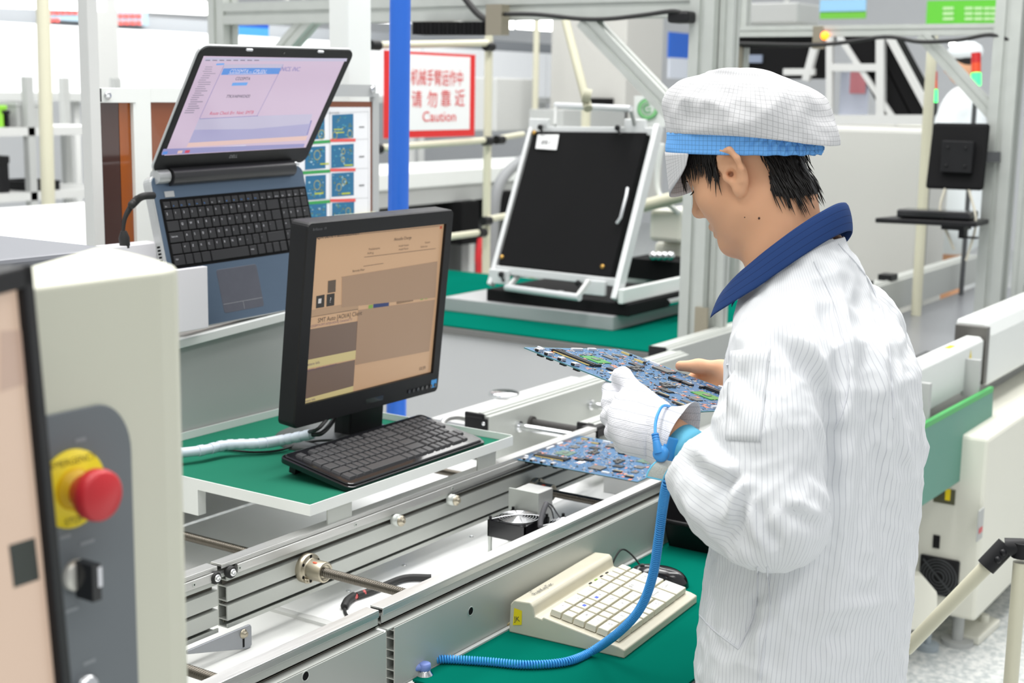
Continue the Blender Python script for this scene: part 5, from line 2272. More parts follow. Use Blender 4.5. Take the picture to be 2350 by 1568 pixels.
# ---- glove: hand surface grown a little, closed at the wrist by a flared cuff
GV, GF = surface(lambda G: smax(hand_l(G, .0016), -((G[0] - wr.x) * (cen - wr).normalized().x + (G[1] - wr.y) * (cen - wr).normalized().y + (G[2] - wr.z) * (cen - wr).normalized().z) - .004 + .022, .006),
                 (1.60, .60, 1.12), (1.90, 1.10, 1.40), .0022)
GV = relax(GV, GF, 1, .4)
for i in range(len(GV)):
    p = Vector(GV[i])
    if KB is not None:
        n_ = .0011 * noise.noise(p * 45) + .0016 * (1 - 2 * abs(noise.noise(Vector((p.x, p.y * .6, p.z)) * 22)))
        c_ = wr + (cen - wr) * min(1, max(0, (p - wr).dot(cen - wr) / (cen - wr).length_squared))
        GV[i] += np.array((p - c_).normalized() * n_)
glove = np_mesh('glove', GV, GF, [glove_m], PERSON)
glove['label'] = 'white dotted knit glove'
gx = (wr - cen).normalized()
ga = gx.cross(Vector((0, 0, 1))).normalized()
gb = ga.cross(gx)
rows = []
for i in range(11):
    v = i / 10
    c = cen + (wr - cen) * (.60 + .62 * v)
    row = []
    for j in range(48):
        a = 2 * math.pi * j / 48
        r = .0345 + .002 * v + .017 * v ** 1.6
        r *= 1 + .05 * math.sin(3 * a + 1) * v + .06 * noise.noise(Vector((math.cos(a) * 1.5, math.sin(a) * 1.5, v * 2)))
        row.append(c + ga * math.cos(a) * r * .92 + gb * math.sin(a) * r * 1.12)
    rows.append(row)
grid_mesh('glove_cuff', rows, True, glove_m, glove, None, .0016, subdiv=1)

# ---- wrist strap, worn on the wrist
fd = (L_EL - wr).normalized()
sa = fd.cross(Vector((0, 0, 1))).normalized()
sb = sa.cross(fd)
sc = wr + fd * .030
t = thing('wrist_strap', 'light blue wrist strap with a grey tail, worn on the left wrist', 'strap', sc)
rows = []
for i in range(3):
    row = []
    for j in range(40):
        a = 2 * math.pi * j / 40
        row.append(sc + fd * (.014 * (i - 1)) + (sa * math.cos(a) + sb * math.sin(a)) * .0318)
    rows.append(row)
strap_m = mat('aqua_elastic', C(104, 190, 222), .75, bump=.12, bscale=400)
grid_mesh('band', rows, True, strap_m, t, None, .0022)
bp_ = pd(1527, 1046, depth(sc) - .036)
fr_n = (CAMP - bp_).normalized()
m = MB(frame(bp_ + fr_n * -.004, RT, UP) @ Matrix.Rotation(-.25, 4, 'Z') @ Matrix.Rotation(.55, 4, 'Y'))
m.box((-.004, -.022, -.006), (.014, .026, .002))
m.build('buckle', sky_blue, t, bevel=.002)
m = MB()
sn = pd(1519, 1042, depth(sc) - .042)
m.lathe(sn - fr_n * .004, (fr_n + RT * -.35).normalized(), [(.0108, 0), (.0112, .004), (.0102, .0085), (.006, .0098), (0, .010)], 24)
q = [pd(1512, 1038, depth(sn)), pd(1507, 1018, depth(sn)), pd(1504, 1000, depth(sn) + .005)]
m.tube(q, [.0075, .0055, .0040], 10)
for k in range(4):
    c = q[1] + (q[2] - q[1]) * (k / 3)
    m.cyl(c, c + (q[2] - q[1]).normalized() * .0022, .0052, n=12)
m.build('snap_plug', mat('mid_blue_plastic', C(58, 142, 212), .35), t)
m = MB()
dz = depth(sn)
m.tube(smooth_path([q[2], pd(1504, 975, dz + .015), pd(1510, 950, dz + .025), pd(1522, 932, dz + .04), pd(1545, 940, dz + .07), pd(1590, 990, dz + .12)]), .0021, 8)
m.build('strap_wire', sky_blue, t)
rows = []
tp_ = [pd(1533, 1058, dz + .004), pd(1518, 1070, dz - .002), pd(1508, 1084, dz - .002), pd(1502, 1098, dz)]
for i, p in enumerate(smooth_path(tp_, 4)):
    sd = (RT * .93 + UP * -.2).normalized()
    rows.append([p + sd * .011 * k for k in (-1, -.9, 0, .9, 1)])
grid_mesh('strap_tail', rows, False, mat('grey_elastic', C(186, 190, 184), .8, bump=.4, bscale=500), t, None, .0018)
m = MB()
for k in (0, 4):
    m.tube([r[k] for r in rows], .0013, 6)
m.tube(rows[-1], .0016, 6)
m.build('strap_edging', strap_m, t)

# coiled cord from the wrist strap to the grounding plug
tz = BZ + .0075
path = [pd(1540, 1075, dz + .03), pd(1530, 1110, dz + .03), pd(1520, 1170, 1.99), pd(1511, 1240, 2.03), pd(1497, 1325, 2.09), pd(1470, 1395, 2.15), pd(1425, 1447, 2.21)]
path += [pz(1362, 1493, tz + .004), pz(1300, 1519, tz), pz(1210, 1526, tz), pz(1120, 1519, tz), pz(1040, 1514, tz), pz(992, 1514, tz)]
cp = smooth_path(path, 24)
cl = [0]
for i in range(1, len(cp)):
    cl.append(cl[-1] + (cp[i] - cp[i - 1]).length)
turns = int(cl[-1] / .0043)
pts = []
a_ = None
N = turns * 10
ii = 0
for k in range(N + 1):
    s = cl[-1] * k / N
    while ii < len(cl) - 2 and cl[ii + 1] < s:
        ii += 1
    f = (s - cl[ii]) / max(1e-6, cl[ii + 1] - cl[ii])
    c = cp[ii].lerp(cp[ii + 1], f)
    d = (cp[ii + 1] - cp[ii]).normalized()
    a_ = d.orthogonal().normalized() if a_ is None else (a_ - d * a_.dot(d)).normalized()
    b_ = d.cross(a_)
    th = 2 * math.pi * k / 10
    pts.append(c + (a_ * math.cos(th) + b_ * math.sin(th)) * .0058)
m = MB()
m.tube(pts, .0017, 5)
e0 = cp[-1]
m.tube(smooth_path([e0, e0 + Vector((-.010, .006, 0)), gp + Vector((.004, .006, .016))]), .0018, 6)
tag(m.build('coiled_cord', sky_blue, recalc=False), 'blue coiled cord hanging from the wrist strap and lying across the green mat', 'cord')
# ================================================================== control cabinet in the left foreground
YC = .8585
t = thing('control_cabinet', 'cream control cabinet with an emergency stop in the left foreground', 'cabinet', (.70, .93, 0))
m = MB()
m.prism([(.42, YC), (.782, YC), (.800, .8625), (.8125, .8715), (.8215, .884), (.838, .920), (.855, .965), (.870, 1.012), (.874, 1.03), (.862, 1.034), (.739, .965), (.42, .90)],
        Matrix.Translation((0, 0, .05)), 1.524)
m.build('body', cream_metal, t, bevel=.004, seg=3)
PC = Plane((.6, YC, 1.4), (1, 0, 0), (0, 0, 1))
m = MB()
a, b_ = PC.p(118, 950), PC.p(303, 1090)
xl, xr, zt = .45, PC.p(303, 1180).x, PC.p(190, 935).z
rr_ = .034
pts = [(xl, .9), (xr, .9)] + [(xr - rr_ + rr_ * math.cos(k * math.pi / 20), zt - rr_ * 1.25 + rr_ * 1.25 * math.sin(k * math.pi / 20)) for k in range(11)] + [(xl, zt)]
m.prism([(p[0], p[1]) for p in pts], Matrix(((1, 0, 0, 0), (0, 0, -1, YC), (0, 1, 0, 0), (0, 0, 0, 1))), .0022)
pan = m.build('control_panel', mat('slate_grey_panel', C(108, 114, 118), .5), t, bevel=.0008, seg=1)
ec = PC.p(160, 1120)
m = MB()
m.lathe(ec + Vector((0, -.0022, 0)), (0, -1, 0), [(.0305, 0), (.0305, .0025), (.0, .0025)], 40)
yd = m.build('emergency_disc', yellow, pan)
m = MB()
m.text('EMERGENCY', frame(ec + Vector((-.021, -.0052, .0195)), (1, 0, 0), (0, 0, 1)), .0075)
m.text('STOP', frame(ec + Vector((-.010, -.0052, -.027)), (1, 0, 0), (0, 0, 1)), .0075)
m.build('lettering', mat('faded_black_print', C(120, 104, 20), .6), yd, recalc=False)
m = MB()
m.lathe(ec + Vector((0, -.0045, 0)), (0, -1, 0), [(.0165, 0), (.0165, .005), (.0140, .007), (.0130, .010), (0, .010)], 28)
m.build('button_collar', [mat('amber_collar', C(220, 176, 10), .4)], pan)
m = MB()
m.lathe(ec + Vector((0, -.0145, 0)), (0, -1, 0), [(.0125, 0), (.0135, .003), (.0165, .008), (.0195, .012), (.0200, .018), (.0194, .022), (.0170, .0245), (0, .0250)], 40)
m.build('mushroom_button', red, pan)
kc = PC.p(168, 1318)
m = MB()
m.lathe(kc + Vector((0, -.002, 0)), (0, -1, 0), [(.0125, 0), (.0125, .004), (.0105, .006), (0, .006)], 32)
m.build('switch_ring', mat('pale_chrome', C(214, 212, 204), .3, .6), pan)
m = MB()
m.boxc(kc + Vector((.001, -.016, -.002)), (.0085, .020, .029))
m.cur = 1
m.boxc(kc + Vector((.004, -.0262, .002)), (.004, .0006, .016))  # highlight on the knob's right side, put in as a white strip
m.build('selector_switch', [black_gloss, white_print], pan, bevel=.002)
m = MB()
for x, y, w_ in ((150, 1232, .010), (200, 1245, .014), (165, 1400, .012), (205, 1520, .012), (185, 1010, .010)):
    p = PC.p(x, y, .0025)
    m.boxc(p, (w_, .0003, .0028))
m.build('printed_captions', mat('worn_caption', C(140, 145, 148), .6), pan)
m = MB()
p = PC.p(190, 1575)
m.lathe(p, (0, -1, 0), [(.011, 0), (.011, .006), (.008, .010), (0, .011)], 24)
m.build('chrome_knob', chrome, pan)

# swivel monitor
az = math.radians(25.5)
Xm = Vector((math.cos(az), math.sin(az), 0))
Nm = Vector((math.sin(az), -math.cos(az), 0))
Ym = (Vector((0, 0, 1)) + Nm * -.055).normalized()
cor = pd(76, 606, .955)
SM = frame(cor - Xm * .32 - Ym * .36, Xm, Ym)
t = thing('operator_screen', 'black framed tan operator screen at the left edge of the foreground', 'monitor', SM.translation)
m = MB(SM)
bw = .0145
for a, b, c, d in ((0, 0, .32, .02), (0, .36 - bw, .32, .36), (0, 0, bw, .36), (.32 - bw, 0, .32, .36)):
    m.box((a, b, -.012), (c, d, 0))
m.box((0, 0, -.040), (.32, .36, -.012))
m.build('frame', black, t, bevel=.0018)
m = MB(SM)
m.box((bw, .02, -.0119), (.32 - bw, .36 - bw, -.006))
scr = m.build('screen', mat('tan_operator_lcd', C(150, 132, 116), .3, emit=C(204, 178, 158), estr=.52), t)
m = MB()
PO = Plane(SM @ Vector((0, 0, -.006)), SM.col[0][:3], SM.col[1][:3])
PO.quad(m, ((20, 1252), (80, 1234), (91, 1330), (32, 1350)), .0004)
m.cur = 1
PO.quad(m, ((0, 760), (78, 756), (90, 872), (0, 900)), .0004)
m.build('screen_content', [ui((38, 44, 36), .3), ui((196, 168, 150), .5)], scr, recalc=False)

t = thing('machine_housing', 'grey topped machine housing behind the cream control cabinet', 'machine', (1.0, 1.8, 0))
m = MB()
m.box((.55, 1.535, .02), (1.314, 2.05, 1.48))
m.build('body', cream_pale, t)
m = MB()
m.box((.54, 1.53, 1.48), (1.316, 2.055, 1.5))
m.build('top_plate', mat('slate_top', C(116, 118, 124), .45), t, bevel=.006)

# ================================================================== the hall
fl = mat('speckled_vinyl_floor', C(206, 208, 206), .38)
_n = fl.node_tree
_v = _n.nodes.new('ShaderNodeTexNoise')
_v.inputs['Scale'].default_value = 55
_v.inputs['Detail'].default_value = 6
_t = _n.nodes.new('ShaderNodeTexCoord')
_n.links.new(_t.outputs['Object'], _v.inputs['Vector'])
_r = _n.nodes.new('ShaderNodeValToRGB')
_r.color_ramp.elements[0].position, _r.color_ramp.elements[1].position = .38, .62
_r.color_ramp.elements[0].color, _r.color_ramp.elements[1].color = C(178, 184, 184), C(222, 223, 220)
_n.links.new(_v.outputs[0], _r.inputs[0])
_n.links.new(_r.outputs[0], _n.nodes['Principled BSDF'].inputs['Base Color'])
m = MB()
m.box((-4, -5, -.1), (17, 13, 0))
structure(m.build('floor', fl))
wallm = mat('pale_grey_wall', C(214, 216, 218), .7, var=.02, vscale=1)
m = MB()
m.box((-4, 12.9, 0), (17, 13, 5.6))
structure(m.build('wall_back', wallm))
m = MB()
m.box((16.9, -5, 0), (17, 13, 5.6))
structure(m.build('wall_right', wallm))


m = MB()
for k in range(11):
    m.box((-4 + 2.05 * k, -5, 5.5), (-3.9 + 2.05 * k, 13, 5.65))
for k in range(9):
    m.box((-4, -5 + 2.2 * k, 5.5), (17, -4.9 + 2.2 * k, 5.65))
structure(m.build('ceiling', grey_light))  # unseen; left as open beams so the world light comes through


def simple(name, label, cat, fn, mt, group=None, bevel=0.0):
    m = MB()
    fn(m)
    return tag(m.build(name, mt, bevel=bevel), label, cat, group)


def ybox(m, x0, y0, x1, y1, Y, th):
    """box whose face lies in the plane y = Y between two pixels"""
    ym, xm = (max(y0, 0) + min(y1, 560)) / 2, (x0 + x1) / 2
    xa, xb, za, zb_ = py(x0, ym, Y).x, py(x1, ym, Y).x, py(xm, y0, Y).z, py(xm, y1, Y).z
    m.box((min(xa, xb), Y, min(za, zb_)), (max(xa, xb), Y + th, max(za, zb_)))


def xboxp(m, x0, y0, x1, y1, X, th):
    a, b = px(x0, y0, X), px(x1, y1, X)
    m.box((X, min(a.y, b.y), min(a.z, b.z)), (X + th, max(a.y, b.y), max(a.z, b.z)))


def pbeam(m, x0, y0, D0, x1, y1, D1, w_, h=None):
    m.beam(pd(x0, y0, D0), pd(x1, y1, D1), w_, h or w_)


def ptube(m, x0, y0, D0, x1, y1, D1, r):
    m.cyl(pd(x0, y0, D0), pd(x1, y1, D1), r, n=14)


def slotted(t, nm, p0, p1, s, mt=None):
    """square extruded profile with a groove down each face"""
    m = MB()
    p0, p1 = Vector(p0), Vector(p1)
    d = (p1 - p0).normalized()
    u = Vector((0, 0, 1)) if abs(d.z) < .9 else Vector((1, 0, 0))
    a = d.cross(u).normalized()
    b = a.cross(d)
    g, dp = s * .10, s * .12
    h = s / 2
    pr = []
    base = [(-h, -h), (-g, -h), (-g, -h + dp), (g, -h + dp), (g, -h)]
    for k in range(4):
        c, sn = (1, 0, -1, 0)[k], (0, 1, 0, -1)[k]
        pr += [(x * c - y * sn, x * sn + y * c) for x, y in base]
    M = Matrix(((a.x, b.x, d.x, p0.x), (a.y, b.y, d.y, p0.y), (a.z, b.z, d.z, p0.z), (0, 0, 0, 1)))
    m.prism(pr, M, (p1 - p0).length)
    return m.build(nm, mt or alu, t, recalc=True)


# ---- amber guard behind the laptop
t = thing('guard_frame', 'white framed amber acrylic guard behind the laptop', 'guard', (2.55, 2.5, 1.2))
YG = 2.48
for nm, x0, y0, x1, y1, mt in (('reflection_panel', 236, 234, 277, 600, mat('painted_reflection_brown', C(62, 38, 33), .1, coat=.4)), ('amber_panel', 276, 234, 312, 600, mat('orange_acrylic', C(150, 76, 16), .12, coat=.3)), ('amber_panel', 346, 232, 860, 640, mat('brown_acrylic', C(134, 76, 48), .12, coat=.3))):  # first panel: a dark reflection in the amber guard, put into its colour
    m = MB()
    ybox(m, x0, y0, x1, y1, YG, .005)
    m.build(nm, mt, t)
m = MB()
ybox(m, 228, 202, 312, 236, YG - .012, .012)
ybox(m, 310, 202, 350, 640, YG - .010, .03)
ybox(m, 345, 204, 760, 236, YG - .008, .02)
m.build('white_frame', white_metal, t, bevel=.001)
m = MB()
ybox(m, 755, 194, 862, 222, YG - .008, .012)
ybox(m, 856, 214, 870, 640, YG - .004, .012)
m.build('grey_frame', grey_metal, t)
m = MB()
for x, y in ((246, 219), (855, 205)):
    m.lathe(py(x, y, YG - .012), (0, -1, 0), [(.009, 0), (.009, .004), (.006, .006), (0, .006)], 14)
m.cur = 1
ybox(m, 224, 203, 233, 234, YG - .016, .014)
m.build('clamp_bolts', [chrome, black], t)
a, b_ = py(209, 300, 2.45), py(233, 300, 2.45)
t2 = thing('machine_post', 'slim pale grey post left of the amber guard', 'post', (a.x, 2.47, 0))
m = MB()
m.box((a.x, 2.45, 0), (b_.x, 2.48, 2.6))
m.build('post', grey_light, t2, bevel=.002)
a, b_ = py(216, 30, 7.7), py(270, 30, 7.7)
simple('hall_column', 'far white square column between the red marks of the banner', 'column', lambda m: m.box((a.x, 7.7, 0), (b_.x, 7.85, 3.0)), grey_light)
a, b_ = py(800, 100, 2.56), py(852, 100, 2.56)
simple('machine_post', 'white square post between the laptop lid and the blue pole', 'post', lambda m: m.box((a.x, 2.56, 0), (b_.x, 2.63, 2.6)), white_metal, bevel=.003)
simple('guide_pole', 'bright blue round pole behind the monitor', 'pole', lambda m: m.cyl(Vector((py(904, 952, 2.24).x, 2.24, 0)), py(919, -60, 2.24), .0262, n=28), blue_pole)

# poster of board photos
t = thing('inspection_poster', 'white sheet of circuit photos with red and green strips on the amber guard', 'poster', py(780, 500, YG - .002))
PP = Plane((2.5, YG - .0015, 1.5), (1, 0, 0), (0, 0, 1))
m = MB()
a, b_ = PP.p(560, 250), PP.p(850, 520)
m.box((a.x, YG - .0015, PP.p(850, 640).z), (b_.x, YG - .0005, PP.p(850, 246).z))
m.build('sheet', white_paper, t)
m = MB()
rp = random.Random(3)
photos = [(762, 264, 811, 320), (702, 268, 745, 322), (760, 333, 812, 386), (700, 338, 747, 390), (761, 398, 812, 452), (701, 404, 748, 460), (762, 466, 813, 520), (704, 470, 750, 525)]
for x0, y0, x1, y1 in photos:
    m.cur = 0
    PP.quad(m, ((x0, y0), (x1, y0 - 3), (x1, y1 - 4), (x0, y1)), .0004)
    for k in range(26):
        x, y = rp.uniform(x0 + 3, x1 - 6), rp.uniform(y0 + 2, y1 - 8)
        m.cur = rp.choice((1, 2, 2, 3))
        PP.rect(m, x, y, x + rp.uniform(1.5, 5), y + rp.uniform(1, 4), .0006)
for y in (318, 386, 456):
    m.cur = 4
    PP.quad(m, ((758, y + 1), (816, y), (816, y + 7), (758, y + 8)), .0005)
    m.cur = 5
    PP.quad(m, ((690, y + 8), (758, y + 3), (758, y + 10), (690, y + 15)), .0005)
m.cur = 6
for x, y, r in ((768, 311, 7), (803, 307, 7), (738, 309, 9), (728, 356, 9), (788, 348, 5), (787, 366, 5), (728, 425, 9), (778, 430, 7), (790, 417, 6), (799, 485, 7)):
    o_ = PP.p(x, y, .0009)
    m.ring(frame(o_, (1, 0, 0), (0, 0, 1)), r * depth(o_) / FPX * 1.25, .0014, 20)
m.cur = 7
for y in (262, 325, 392, 460):
    PP.quad(m, ((690, y), (845, y - 6), (845, y - 5.4), (690, y + .6)), .0004)
for x in (757, 817, 845):
    PP.rect(m, x, 255, x + .7, 520, .0004)
for y in (290, 358, 424):
    PP.rect(m, 824, y, 836, y + 3, .0005)
m.cur = 8
for k, (x, y) in enumerate(((766, 296), (770, 303), (706, 296), (735, 375), (790, 378), (722, 443), (784, 443))):
    PP.rect(m, x, y, x + 20, y + 2.2, .0008)
m.cur = 7
PP.text(m, '15.7寸主板', 757, 262, 7, .0006)
m.build('printed_photos', [mat('photo_board_blue', C(44, 112, 150), .5), mat('photo_light', C(170, 204, 214), .5), mat('photo_teal', C(80, 160, 176), .5), mat('photo_olive', C(110, 130, 90), .5),
                           mat('print_red', C(232, 96, 90), .5), mat('print_green', C(60, 160, 84), .5), mat('print_yellow', C(214, 196, 60), .5), mat('print_grey', C(150, 150, 150), .5), mat('print_lime', C(190, 200, 60), .5)], t, recalc=False)
simple('paper_strip', 'narrow pale paper tag on the lower edge of the circuit photo poster', 'tag', lambda m: ybox(m, 770, 490, 862, 500, YG - .012, .003), mat('pale_yellow_paper', C(226, 224, 196), .6))

# ---- back conveyor sections
def plain_rail(label, x0, x1, y0, y1, z0, cap_end=True, mt=None):
    t = thing('conveyor_rail', label, 'rail', ((x0 + x1) / 2, (y0 + y1) / 2, z0), 'rails of the next conveyors')
    m = MB()
    m.box((x0, y0, z0), (x1, y1, RZ - .004))
    m.box((x0, y0 + .012, RZ - .004), (x1, y1, RZ))
    m.box((x0, y0 + .022, RZ), (x1, y0 + .034, RZ + .003))
    m.build('profile', mt or alu_matt, t, bevel=.0015, seg=1)
    if cap_end:
        m = MB()
        m.box((x0 - .008, y0 + .003, z0 + .005), (x0, y1 + .002, RZ - .01))
        m.box((x0 - .008, y0 + .014, RZ - .012), (x0 + .001, y1 + .002, RZ + .001))
        m.build('end_cap', black, t, bevel=.003)
        m = MB()
        m.lathe((x0 - .0078, y0 + .012, RZ - .022), (-1, 0, 0), [(.005, 0), (.004, .002), (0, .0022)], 12)
        m.build('screw', chrome, t)
    return t


plain_rail('plain aluminium rail with a black end cap right of the keyboard tray', 2.76, 3.82, 1.898, 1.965, .83)
plain_rail('rail with dark end clamp beside the blue panel on the conveyor', 2.832, 3.82, 1.632, 1.69, .83)
plain_rail('black capped rail behind the held circuit panel', 3.855, 4.70, 1.978, 2.05, .80)
m = MB()
m.boxc((2.826, 1.645, .944), (.06, .035, .010))
m.boxc((2.835, 1.627, .934), (.05, .006, .018))
tag(m.build('rail_clamp', black, bevel=.001), 'small black clamp joining the two rails above the lying circuit panel', 'clamp')
for i, (x, z, r, mt, lab) in enumerate(((2.885, .8985, .0095, chrome, 'chrome cross rod nearest the keyboard tray'), (2.945, .8965, .0115, mat('black_knurl', C(52, 50, 48), .55, bump=.8, bscale=300), 'black knurled roller beside the chrome cross rod'), (3.235, .8925, .0095, chrome, 'chrome cross rod behind the gloved hand'))):
    def f(m, x=x, z=z, r=r):
        m.cyl((x, 1.899, z), (x, 1.689, z), r, n=20)
        m.cyl((x, 1.898, z), (x, 1.890, z), r * 1.5, n=20)
    simple('cross_rod', lab, 'rod', f, mt, 'cross rods between the rails')
m = MB()
m.tube(smooth_path([(2.78, 1.975, .925), (2.74, 1.99, .935), (2.70, 1.992, .93), (2.695, 1.985, .89), (2.70, 1.975, .845)], 5), .008, 10)
tag(m.build('grab_handle', steel), 'bent metal grab handle beyond the keyboard tray corner', 'handle')
t = thing('conveyor_bed', 'grey body of the second conveyor beneath the plain rails', 'conveyor', (3.3, 1.7, 0))
m = MB()
m.box((3.06, 1.33, .05), (3.80, 2.30, .83))
m.build('body', grey_light, t)
m = MB()
m.box((3.06, 1.36, .83), (3.80, 1.64, .842))
m.build('bed_plate', grey_metal, t)
cp_ = py(1157, 902, 2.3)
t = thing('chrome_pedestal', 'round chrome topped pedestal behind the plain rail', 'pedestal', (cp_.x, cp_.y, 0))
m = MB()
m.lathe((cp_.x, cp_.y, cp_.z), (0, 0, 1), [(.038, -.012), (.046, -.006), (.046, 0), (.040, .003), (0, .004)], 32)
m.build('disc', chrome, t)
m = MB()
m.cyl((cp_.x, cp_.y, .83), (cp_.x, cp_.y, cp_.z - .01), .02, n=20)
m.cyl((cp_.x, cp_.y, 0.0), (cp_.x, cp_.y, .83), .03, n=20)
m.build('column', chrome, t)

# ---- fixture bench with the clam-shell test fixture
t = thing('fixture_bench', 'grey bench with a green mat under the black test fixture', 'workbench', (4.9, 2.9, 0))
m = MB()
m.box((4.28, 2.06, .02), (5.6, 4.75, .815))
m.build('body', mat('bench_grey', C(196, 197, 198), .5, var=.02), t)
m = MB()
m.box((4.265, 2.055, .815), (5.62, 4.77, .842))
m.build('edge', mat('dark_edge', C(112, 112, 110), .5), t, bevel=.003)
m = MB()
m.box((4.268, 2.058, .842), (5.615, 4.765, .85))
m.build('mat', green_mat, t, bevel=.003)
t = thing('test_fixture', 'black clam-shell test fixture with a raised lid in a silver frame', 'fixture', (4.85, 2.9, .85))
m = MB()
trz = px(1408, 727, 4.545).z
m.box((4.545, 2.575, .85), (5.15, 3.36, trz))
m.build('tray', mat('tray_grey', C(172, 173, 174), .45, .2), t, bevel=.003)
yL, yR = px(1123, 660, 4.58).y, px(1413, 700, 4.58).y
m = MB()
m.box((4.575, yR - .06, trz), (5.12, yL + .01, px(1123, 652, 4.58).z - .02))
m.build('base', black_matt, t, bevel=.004)
bz_ = px(1123, 652, 4.58).z - .02
m = MB()
for k in range(9):
    m.cyl((4.86 + .03 * (k % 3), yR - .01 + .035 * (k // 3), bz_), (4.86 + .03 * (k % 3), yR - .01 + .035 * (k // 3), bz_ + .02), .008, n=8)
for k in range(7):
    m.box((4.63 + .02 * (k % 2), yL - .06 - k * .045, bz_), (4.66 + .02 * (k % 2), yL - .04 - k * .045, bz_ + .008))
m.build('probe_parts', grey_metal, t)
tL, tR = py(1224, 288, yL), py(1512, 290, yR)
bL, bR = px(1126, 655, 4.58), px(1413, 690, 4.58)
m = MB()
m.beam(bL, tL, .018, .035, up=(1, 0, .3))
m.beam(bR, tR, .022, .05, up=(1, 0, .3))
m.beam(bL + (tL - bL) * .10, bR + (tR - bR) * .10, .02, .03, up=(0, 0, 1))
m.beam(bL + (tL - bL) * .97, bR + (tR - bR) * .97, .02, .03, up=(0, 0, 1))
for f in (.06, 1.0):
    for g in (.03, .80):
        c = (bL + (tL - bL) * f).lerp(bR + (tR - bR) * f, g) + Vector((-.012, -.02, 0))
        m.boxc(c, (.02, .09, .055))
lidf = m.build('lid_frame', mat('silver_frame', C(222, 224, 224), .4, .3), t, bevel=.003)
m = MB()
q = [py(1229, 306, yL - .012), py(1484, 320, yR + .04), None, None]
e0, e1 = (tL - bL), (tR - bR)
A, B = bL + e0 * .125, bL + e0 * .955
Cc, Dd = bR + e1 * .125, bR + e1 * .955
g0, g1 = .03, .93
nn = (B - A).cross(Cc - A).normalized()
if nn.dot(CAMP - A) < 0:
    nn = -nn
v = [A.lerp(Cc, g0), A.lerp(Cc, g1), B.lerp(Dd, g1), B.lerp(Dd, g0)]
m.hexa([p - nn * .03 for p in v] + [p + nn * .012 for p in v])
m.build('black_panel', black_matt, t, bevel=.002)
PF = Plane(A + nn * .012, Cc - A, B - A)
m = MB()
PF.quad(m, ((1234, 309), (1283, 309), (1277, 344), (1229, 341)), .008)
pt = m.build('paper_label', white_paper, lidf, recalc=False)
m = MB()
PF.text(m, '#61', 1240, 331, 18, .009, .1)
m.build('lettering', ink, pt, recalc=False)
m = MB()
for x, y in ((1226, 305), (1456, 317), (1383, 612), (1152, 590)):
    m.lathe(PF.p(x, y), nn, [(.009, 0), (.008, .006), (0, .007)], 12)
m.build('brass_screw', mat('brass', C(190, 150, 80), .3, .9), t)
m = MB()
ht = [py(1276, 242, yL - .06), py(1448, 250, yR + .06)]
m.cyl(ht[0], ht[1], .0125, n=16)
m.build('top_handle', mat('silver_tube', C(218, 220, 222), .3, .4), t)
for k, f in ((0, .18), (1, .82)):
    m = MB()
    m.beam(ht[k], (bL + e0).lerp(bR + e1, f), .012, .02)
    m.build('handle_arm', grey_metal, t)
m = MB()
fh = [pd(1162, 660, depth(bL) - .06), pd(1330, 683, depth(bR) - .06)]
m.cyl(fh[0], fh[1], .0135, n=16)
m.build('front_handle', mat('silver_tube', C(218, 220, 222), .3, .4), t)
for a, b_ in ((fh[0] + Vector((0, -.01, .0)), pd(1195, 625, depth(bL))), (fh[1] + Vector((0, .01, .0)), pd(1352, 645, depth(bR)))):
    m = MB()
    m.beam(a, b_, .014, .018)
    m.build('handle_arm', grey_light, t)
m = MB()
m.beam(Vector((4.56, yR - .03, px(1413, 680, 4.56).z)), Vector((5.15, yR - .03, px(1413, 680, 4.56).z)), .022, .055)
m.build('side_arm', white_metal, t, bevel=.004)
m = MB()
m.cyl((4.80, yR - .10, trz + .03), (5.2, yR - .10, trz + .03), .014, n=14)
m.build('side_rod', chrome, t)
m = MB()
for f in (.08, .99):
    for g in (.10, .72):
        c = (bL + e0 * f).lerp(bR + e1 * f, g) + Vector((-.035, 0, .0))
        m.ball(c, .012, 8, 6)
        m.beam(c, c + Vector((-.01, -.02, -.025)), .008, .008)
m.build('toggle_clamp', black, t)
m = MB()
m.tube([PF.p(1440, 432, .02), PF.p(1437, 450, .035), PF.p(1424, 500, .035), PF.p(1416, 512, .02)], .006, 8)
m.build('lid_handle', mat('silver_tube', C(218, 220, 222), .3, .4), t)

# ---- gantry frame over the fixture bench
X_ = 4.52
cA = py(1606, 500, 2.12)
cA = Vector((cA.x, 2.12, 0))
t = thing('gantry_frame', 'slotted aluminium gantry with diagonal braces and hanging cables above the test fixture', 'frame', (cA.x, cA.y, 0))
slotted(t, 'column', (cA.x, cA.y, .85), (cA.x, cA.y, 2.55), .088)
slotted(t, 'column', (cA.x + .02, cA.y - .070, .85), (cA.x + .02, cA.y - .070, 2.55), .05)
cB = px(512, 60, cA.x)
slotted(t, 'column', (cA.x, cB.y, .85), (cA.x, cB.y, 2.55), .088)
zb = px(1450, 12, cA.x).z
slotted(t, 'beam', (cA.x, cA.y + .044, zb), (cA.x, cB.y - .044, zb), .085)
m = MB()
a, b_ = px(1345, 45, cA.x), px(1535, 245, cA.x)
slotted(t, 'diagonal_brace', a, b_ + (b_ - a) * .12, .06)
a, b_ = px(735, 20, cA.x), px(640, 130, cA.x)
slotted(t, 'diagonal_brace', a, b_ + (b_ - a) * .5, .06)
m = MB()
a = px(1610, 756, cA.x - .046)
m.boxc((cA.x - .050, a.y, a.z + .03), (.012, .045, .09))
m.build('angle_bracket', bronze, t)
m = MB()
m.tube(smooth_path([px(1062, -10, cA.x - .1), px(1100, 35, cA.x - .1), px(1148, 62, cA.x - .1)]), .012, 8)
